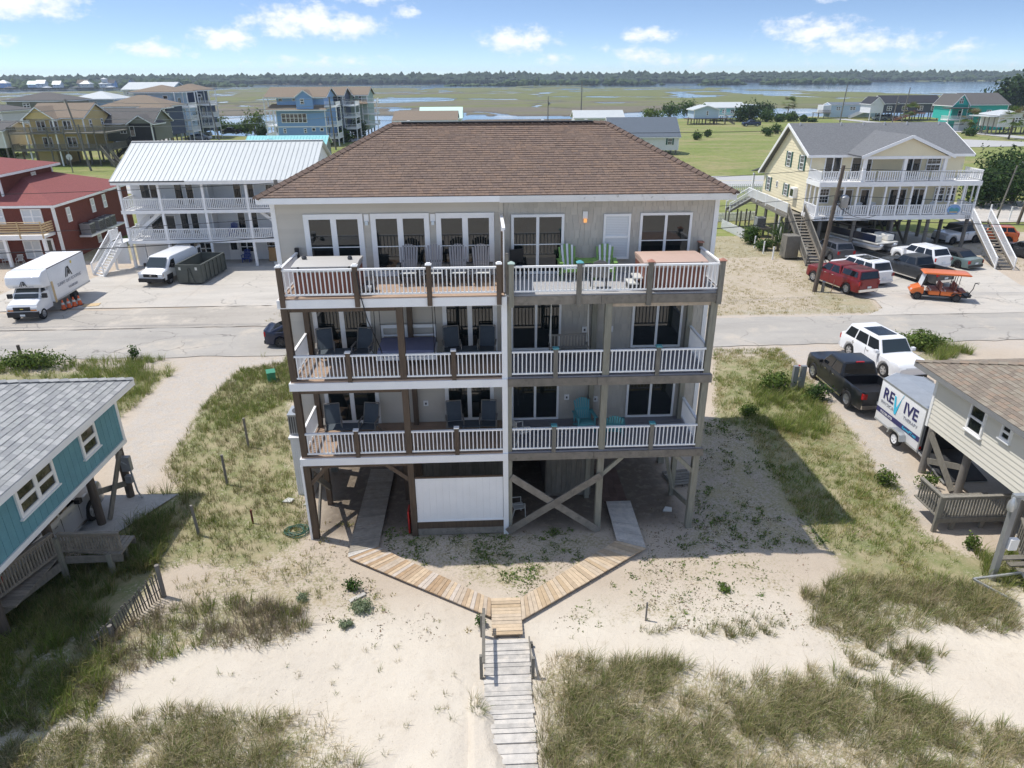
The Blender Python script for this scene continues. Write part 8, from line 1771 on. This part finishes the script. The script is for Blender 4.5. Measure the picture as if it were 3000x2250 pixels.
t = thing('spa_step', 'white two-tread spa step beside the tan hot tub', 'step', (4.85, 21.5, 9.0)); bx('tread', 'plastic_white', t, -.22, -.3, .2, .1, .3, .24); bx('tread', 'plastic_white', t, -.05, -.3, .38, .22, .3, .42); bx('side', 'charcoal', t, -.2, -.26, 0, .2, .26, .2)
t = thing('spa_pump', 'small dark pump unit on the deck beside the grey hot tub', 'pump', (-3.55, 21.6, 9.0)); bx('case', 'charcoal', t, -.16, -.2, 0, .16, .2, .32); obj('motor', MB().tube([(-.1, -.3, .2), (.1, -.3, .2)], .1, 10), 'metal_grey', t)
t = thing('body_board', 'red body board leaning behind the brown post under the duplex', 'body board', (-2.78, 21.35, .02)); obj('board', bevelled(MB().box(-.09, -.22, 0, -.03, .25, .95), .02), 'red_plastic', t)

# ---------------------------------------------------------------- boardwalks
def walk(label, A0_, A1_, B0_, B1_, n, mat, z=.13, jit=.0, name='boardwalk', gap=.012, under='weathered'):
    """planks between two edge lines A and B, each its own piece"""
    a0, a1, b0, b1 = [Vector(p + (0,)) for p in (A0_, A1_, B0_, B1_)]
    t = thing(name, label, 'boardwalk', ((a0 + b1) / 2).to_tuple(), world=True, group='boardwalk sections')
    for i in range(n):
        e = gap / max(.01, (a1 - a0).length); f0, f1 = i / n + e / 2, (i + 1) / n - e / 2; j0, j1 = RNG.uniform(-jit, jit), RNG.uniform(-jit, jit); dz = RNG.uniform(-.006, .006) + (RNG.uniform(-.02, .02) if jit else 0)
        p = [a0.lerp(a1, f0), b0.lerp(b1, f0), b0.lerp(b1, f1), a0.lerp(a1, f1)]; dA = (p[0] - p[1]).normalized()
        q = [p[0] + dA * j0, p[1] - dA * j1, p[2] - dA * j1, p[3] + dA * j0]; q = [Vector((v_.x, v_.y, z + dz)) for v_ in q]
        nrm_ = (q[1] - q[0]).cross(q[2] - q[0]); q = q if nrm_.z > 0 else q[::-1]
        obj('plank', MB().slab(q, .04), mat, t)
    for k in (.12, .88): bm('joist', under, t, a0.lerp(b0, k) + Vector((0, 0, z - .12)), a1.lerp(b1, k) + Vector((0, 0, z - .12)), .05, .15)
    return t
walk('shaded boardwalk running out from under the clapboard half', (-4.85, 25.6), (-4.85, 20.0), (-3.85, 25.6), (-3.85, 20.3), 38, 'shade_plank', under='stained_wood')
walk('brown and tan boardwalk arm slanting down from the clapboard half', (-4.8, 19.72), (.035, 16.61), (-3.88, 20.28), (.06, 17.42), 37, 'new_plank'); walk('short boardwalk wedge at the bend below the clapboard half', (-4.86, 19.98), (-4.81, 19.73), (-3.86, 20.46), (-3.88, 20.29), 2, 'old_plank')
walk('pale straight boardwalk stub in the shade of the shingled half', (4.62, 22.7), (4.58, 20.22), (5.56, 22.7), (5.52, 19.74), 17, 'old_plank'); walk('light tan boardwalk arm slanting down from the shingled half', (.985, 17.40), (4.565, 20.2), (.975, 16.43), (5.5, 19.72), 33, 'tan_plank')
walk('short tan landing where the two boardwalk arms meet', (.06, 15.83), (.06, 17.42), (.97, 15.83), (.975, 17.42), 11, 'tan_plank', .14)
ow = walk('old bleached boardwalk half buried in sand running to the beach', (-.22, 9.0), (-.16, 15.66), (1.06, 9.0), (1.12, 15.66), 46, 'old_plank', .10, .03)
for (x, y, h_) in ((-.26, 14.35, .85), (-.24, 15.95, .8), (1.16, 14.3, .75), (1.2, 15.45, .15)): bx('rail_post', 'old_grey_wood', ow, x - .045, y - .045, -.3, x + .045, y + .045, h_)
bm('hand_rail', 'old_grey_wood', ow, (-.19, 14.1, .82), (-.17, 16.2, .82), .09, .04); bm('hand_rail', 'old_grey_wood', ow, (1.13, 14.3, .45), (1.15, 15.7, .12), .04, .09)
# drifted sand over the side of the old walk
dx_, dy_ = np.meshgrid(np.linspace(-.75, .55, 28), np.linspace(9.0, 14.2, 60)); edge = .05 + .45 * np.clip((14.0 - dy_) / 3.2, 0, 1) + .28 * (fbm(dx_ * 1.5, dy_ * 2.4, 3, 77) - .5) - .05
dz_ = .17 * np.clip((edge - dx_) / .35, -.6, 1) * np.clip((14.2 - dy_) / .8, 0, 1) + .02 + .02 * fbm(dx_ * 6, dy_ * 6, 2, 3); dz_ = np.where(dx_ < -.5, dz_ * np.clip((dx_ + .75) / .25, 0, 1) - .03, dz_)
o = new('sand_drift', grid_mesh('sand_drift', dx_, dy_, dz_, 'sand', {'veg': dx_ * 0, 'lush': dx_ * 0, 'tone': dx_ * 0, 'grav': dx_ * 0, 'soil_shade': dx_ * 0})); o['kind'] = 'stuff'
# brick path and loose things under the shingled half
t = thing('paver_path', 'dark red paver path leading under the shingled half', 'path', (5, 24, 0), world=True)
for i in range(8):
    for j in range(3): bx('paver', 'paver', t, 4.55 + j * .31, 22.8 + i * .31, .0, 4.85 + j * .31, 23.10 + i * .31, .05)
t = thing('wooden_pallet', 'grey slatted pallet lying on the sand beside the corner post', 'pallet', (7.9, 24.3, .02), 8)
for i in range(6): bx('slat', 'old_grey_wood', t, -.5, -.55 + i * .19, .1, .55, -.41 + i * .19, .13)
for x in (-.45, 0, .45): bx('runner', 'old_grey_wood', t, x - .04, -.55, 0, x + .04, .55, .1)

# ---------------------------------------------------------------- yard posts, fences, odds and ends
def round_post(label, x, y, h, mat='pole_grey', r=.055, grp='bleached fence posts', lean=(0, 0)):
    z = ground_z(x, y) if y < 70 else 0; o = obj('fence_post', MB().tube([(0, 0, -.3), (lean[0], lean[1], h)], r, 8), mat, None, T(x, y, z), smooth=50); tag(o, label, 'post', grp); return o
round_post('bleached round post nearest the road in the grass line', -10.73, 28.19, 1.45); round_post('second bleached post of the grass line', -10.6, 24.9, 1.4); round_post('third bleached post of the grass line, near the teal house ramp', -10.5, 21.47, 1.3, lean=(-.06, 0)); round_post('bleached post at the end of the slatted sand fence', -10.43, 18.2, 1.25, r=.07); round_post('weathered stub post buried in brush at the low end of the sand fence', -11.2, 16.4, .55, r=.07); round_post('short rusty iron post in the sparse grass', -8.75, 22.1, .6, 'brick_red', .04); round_post('grey stake standing in the dune grass beyond the walk', 4.75, 16.3, .7, r=.03); round_post('wooden road-side post with a wire at the verge', -27.2, 39.4, 1.0, 'pole_wood', .09)
t = thing('sand_fence', 'old slatted sand fence sagging into the brush', 'fence', (-11, 17.3, 0), world=True)
for i in range(26):
    f = i / 25; x, y = -10.5 - .95 * f, 18.15 - 2.1 * f; bm('slat', 'old_grey_wood', t, (x, y, ground_z(x, y) - .1), (x + RNG.uniform(-.05, .05) - .05, y + RNG.uniform(-.04, .04), ground_z(x, y) + .95 - .45 * f), .045, .015, upv=(0, 1, 0))
for z in (.35, .75): obj('fence_wire', MB().tube([(-10.45, 18.2, z), (-11.0, 17.0, z - .1), (-11.45, 16.05, z - .3)], .01, 4), 'wire', t)
hp = [(-7.0 + .42 * math.cos(k * .55) * (1 - .004 * k) + .1 * math.sin(k * .21), 21.45 + .34 * math.sin(k * .55) * (1 - .004 * k) + .08 * math.cos(k * .33), .06 + .02 * math.sin(k * 1.3) + .0012 * k) for k in range(70)]
o = obj('garden_hose', MB().tube(hp, .017, 5, False), 'hose_green', smooth=60); tag(o, 'tangled coil of dark green hose on the sand by the corner post', 'hose')
for i, (x, y, s, lb) in enumerate(((-7.79, 23.5, .22, 'large white stone slab lying in the sparse grass'), (-7.0, 23.25, .14, 'smaller white stone near the white enclosure'), (6.9, 22.2, .2, 'white concrete chunk behind the corner post'))):
    b = bevelled(MB().prism([(-s, -s * .5), (s * .7, -s * .7), (s, s * .4), (-s * .2, s * .8)], 'z', 0, s * .35), .02); tag(obj('white_stone', b, 'plastic_white', None, T(x, y, ground_z(x, y))), lb, 'stone')
tag(obj('loose_plank', MB().box(-.28, -.07, 0, .28, .07, .04), 'old_plank', None, T(-4.2, 17.75, ground_z(-4.2, 17.75) + .02) @ RZ(38)), 'short grey plank lying beside the silver shrubs', 'plank')
t = thing('utility_box', 'green utility box in the tall grass near the road', 'utility box', (-11.75, 35.9, 0), 20); obj('case', bevelled(MB().box(-.22, -.3, -.1, .22, .3, .42), .04), 'utility_green', t); bx('lid', 'utility_green', t, -.24, -.32, .421, .24, .32, .46)
t = thing('utility_pedestal', 'grey double utility pedestal beside the black pickup', 'pedestal', (16.5, 32.9, 0)); [bx('box', 'metal_grey', t, x - .13, -.1, .0, x + .13, .1, 1.35) for x in (-.2, .2)]; bx('meter', 'galvanised', t, -.06, -.16, .55, .1, -.1, .75); bx('beacon', 'taillamp', t, -.1, -.05, 1.35, -.02, .03, 1.4)
t = thing('cable_pedestal', 'short grey-green cable pedestal at the foot of the utility pole', 'pedestal', (26.0, 50.5, 0)); obj('case', MB().tube([(0, 0, 0), (0, 0, .8)], .12, 10), 'pole_grey', t, smooth=60); obj('cap', MB().lathe([(.13, 0), (.10, .06)], 10), 'metal_grey', t, T(0, 0, .8))
round_post('thin orange-tipped marker stake beside the red pickup', 26.6, 50.4, 1.0, 'terracotta', .025, None, (.15, 0))
for i, (x, y) in enumerate(((26.24, 65.5), (26.24, 63.2), (26.21, 60.9))): round_post('%s white stake in the row beside the yuccas' % ['far', 'middle', 'near'][i], x, y, 1.15, 'white', .07, 'white stakes by the yuccas')
for i, (x, y) in enumerate(((58.35, 78.4), (59.6, 76.8))): round_post('%s white stake on the sandy lot beyond the yellow house' % ['far', 'near'][i], x, y, 1.6, 'white', .08, 'white stakes on the sandy lot')
def picket(label, p, q, n, h=.95):
    t = thing('picket_fence', label, 'fence', p + (0,), world=True, group='white picket fences'); p, q = Vector(p + (0,)), Vector(q + (0,))
    for i in range(n):
        c = p.lerp(q, (i + .5) / n); bx('picket', 'white', t, c.x - .05, c.y - .05, 0, c.x + .05, c.y + .05, h + RNG.uniform(-.02, .02))
    for z in (.25, .7): bm('rail', 'white', t, p + Vector((0, 0, z)), q + Vector((0, 0, z)), .03, .08)
picket('white picket fence running back beside the clipped shrub', (26.65, 69.6), (26.1, 75.0), 30); picket('white picket fence across the yard behind the walkway stilts', (26.2, 78.6), (31.5, 79.6), 30); picket('low white picket fence along the highway verge', (26, 99), (44, 100), 60, 1.2)
# things about the motel house
t = adirondack('blue plastic chair on the ground porch of the white house', (-21.1, 62.9, .05), 0, 'plastic_blue', 'plastic_blue'); adirondack('blue chair on the first balcony of the white house', (-21.9, 63.0, 2.4), 0, 'plastic_blue', 'plastic_blue')
t = thing('plywood_sheet', 'plywood sheet leaning on the porch of the white house', 'plywood', (-18.2, 63.2, .05)); bm('sheet', 'cardboard', t, (-.9, -.3, .62), (.9, -.3, .62), .03, 1.2, upv=(0, .25, 1))
t = thing('white_bucket', 'white plastic bucket on the apron before the white house', 'bucket', (-18.0, 61.0, .05)); obj('pail', MB().lathe([(.15, 0), (.18, .4)], 12), 'plastic_white', t, smooth=60); obj('handle', MB().tube([(-.18, 0, .36), (0, -.1, .2), (.18, 0, .36)], .01, 4), 'charcoal', t)
t = thing('loose_board', 'pale plywood offcut lying on the apron beside the cones', 'board', (-28.6, 50.3, .05), 12); bx('board', 'pine_board', t, -.55, -.35, 0, .55, .35, .02)
for i, (x, y) in enumerate(((-41.0, 63.0), (-42.3, 63.2))): plastic_chair('%s chair under the red house balcony' % ['white plastic', 'far white plastic'][i], (x, y, .02), 15)
for i, x in enumerate((33.4, 35.0, 36.4, 42.0)): adirondack('white porch chair on the lower balcony of the yellow house, %s from the wooden stair' % A4[i], (x, 64.5, 3.38), 180 if i % 2 else 160, 'poly_white', 'poly_white', None, 'white chairs on the yellow house')
t = thing('stop_sign', 'grey back of a road sign by the ochre house', 'sign', (-71.5, 130.5, 0)); bx('post', 'pole_grey', t, -.06, -.06, 0, .06, .06, 2.6); obj('plate', MB().prism([(math.cos(a) * .55, 2.6 + math.sin(a) * .55) for a in [math.pi / 8 + k * math.pi / 4 for k in range(8)]], 'y', -.03, 0), 'galvanised', t)
t = thing('fire_hydrant', 'red fire hydrant in the lawn behind the red house', 'hydrant', (-78, 128, 0)); obj('barrel', MB().lathe([(.2, 0), (.2, .5), (.25, .52), (.22, .65), (.06, .8)], 10), 'red_plastic', t, smooth=40); obj('outlet', MB().tube([(-.32, 0, .45), (.32, 0, .45)], .09, 8), 'red_plastic', t)

# ---------------------------------------------------------------- utility poles and wires
def pole(label, x, y, h, lean=(0, 0), mat='pole_wood', r=.17, arm=False, can=False):
    t = thing('utility_pole', label, 'utility pole', (x, y, 0), group='wooden utility poles'); obj('shaft', MB().tube([(0, 0, -.5), (lean[0] * .5, lean[1] * .5, h * .5), (lean[0], lean[1], h)], [r, r * .85, r * .68], 10), mat, t, smooth=60)
    if arm: bx('crossarm', mat, t, lean[0] - 1.1, lean[1] - .06, h - .7, lean[0] + 1.1, lean[1] + .06, h - .56); [obj('insulator', MB().lathe([(.05, 0), (.07, .08), (.03, .16)], 8), 'galvanised', t, T(lean[0] + q, lean[1], h - .56)) for q in (-1, 0.35, 1)]
    if can: obj('transformer', MB().lathe([(.26, 0), (.30, .05), (.30, .75), (.2, .86), (.05, .9)], 14), 'metal_grey', t, T(lean[0] + .45, lean[1] - .1, can), smooth=40); obj('bracket', MB().box(0, -.05, 0, .4, .05, .1), 'charcoal', t, T(lean[0] * .7, -.1, can + .35)); obj('cable_loop', MB().tube([(lean[0] * .8, 0, can + .6), (lean[0] + .2, -.4, can - .1), (lean[0] + .7, -.3, can - .15), (lean[0] + .75, -.1, can + .7)], .02, 5), 'wire', t)
    return t
pole('leaning wooden utility pole with transformer beside the red pickup', 25.46, 50.7, 9.3, (.55, 0), can=6.35)
pole('wooden utility pole before the white house roof, cut off by the duplex roof', -12.6, 46.2, 9.3, (-.35, 0), 'pole_grey', .18); pole('tall utility pole beside the ochre house', -69.7, 133.3, 11.9, (-1.6, 0), 'pole_grey', .2); pole('utility pole in front of the pale blue house', -75.1, 194.4, 11.0, (-1, 0), 'pole_grey', .2); pole('utility pole by the creek near the black pickup', -66.5, 192, 9.4, (-1.0, 0), 'pole_grey', .2); pole('utility pole beside the townhouse balconies', -32.6, 168.5, 11.2, (-.4, 0), 'pole_grey', .2); pole('utility pole rising behind the duplex ridge', 38, 275, 13.5, (0, 0), 'pole_grey', .24); pole('shorter pole with a can behind the duplex ridge', 24.5, 262, 8.5, (0, 0), 'pole_grey', .2, can=6)
pole('utility pole beside the white trailer home', 125.5, 253, 12, (.5, 0), 'pole_grey', .22); pole('utility pole at the gable of the slate house', 147, 252, 11, (.6, 0), 'pole_grey', .22); pole('pole carrying a can in front of the slate house', 142.5, 250, 8.6, (.4, 0), 'pole_grey', .2, can=5.6)
pole('thick pole of the pair on the sandy lot at the frame edge', 59.5, 75.3, 7.5, (.9, 0)); pole('thin pole of the pair on the sandy lot', 57.1, 75.6, 6.2, (.8, 0), 'pole_grey', .1)
def wire_run(label, pts, r=.02, sag=.5, mat='wire'):
    P_ = []
    for p, q in zip(pts[:-1], pts[1:]):
        p, q = Vector(p), Vector(q)
        for k in range(10):
            f = k / 10; v_ = p.lerp(q, f); v_.z -= sag * 4 * f * (1 - f); P_.append(v_)
    P_.append(Vector(pts[-1])); tag(obj('overhead_wire', MB().tube(P_, r, 4, False), mat), label, 'wire', 'overhead wires')
wire_run('highest overhead wire along the near road past the white house', [(-62, 46.4, 8.9), (-12.95, 46.2, 9.1), (25.95, 50.7, 9.1), (70, 49, 9.0)]); wire_run('middle overhead wire along the near road', [(-62, 46.4, 6.3), (-12.85, 46.2, 6.9), (25.9, 50.7, 7.2), (70, 49, 7.1)], sag=.6); wire_run('lowest overhead cable along the near road past the yellow house', [(-62, 46.4, 5.2), (-12.8, 46.2, 5.7), (25.8, 50.7, 5.6), (70, 49, 5.6)], .032, .7)
wire_run('slack service wire running from the leaning pole to the yellow house', [(26, 50.7, 6.6), (36, 62.7, 3.5)],   .024, .6); wire_run('service wire from the leaning pole toward the white stair', [(26, 50.7, 5.4), (45.5, 62, 2.9)], .024, .9)
for i, (dz, lb) in enumerate(((11.6, 'top'), (10.2, 'second'), (8.8, 'third'), (7.6, 'lowest'))): wire_run('%s pale wire strung past the ochre house to the townhouses' % lb, [(-125, 128, dz), (-71.2 + i * .1, 133.3, dz), (-33, 168.5, dz - .6), (-5, 172, dz - 1)], .055, .8, 'wire_grey')
wire_run('long wire across the green field behind the yellow house', [(-5, 112, 7.5), (80, 119, 7.6)], .05, .6);
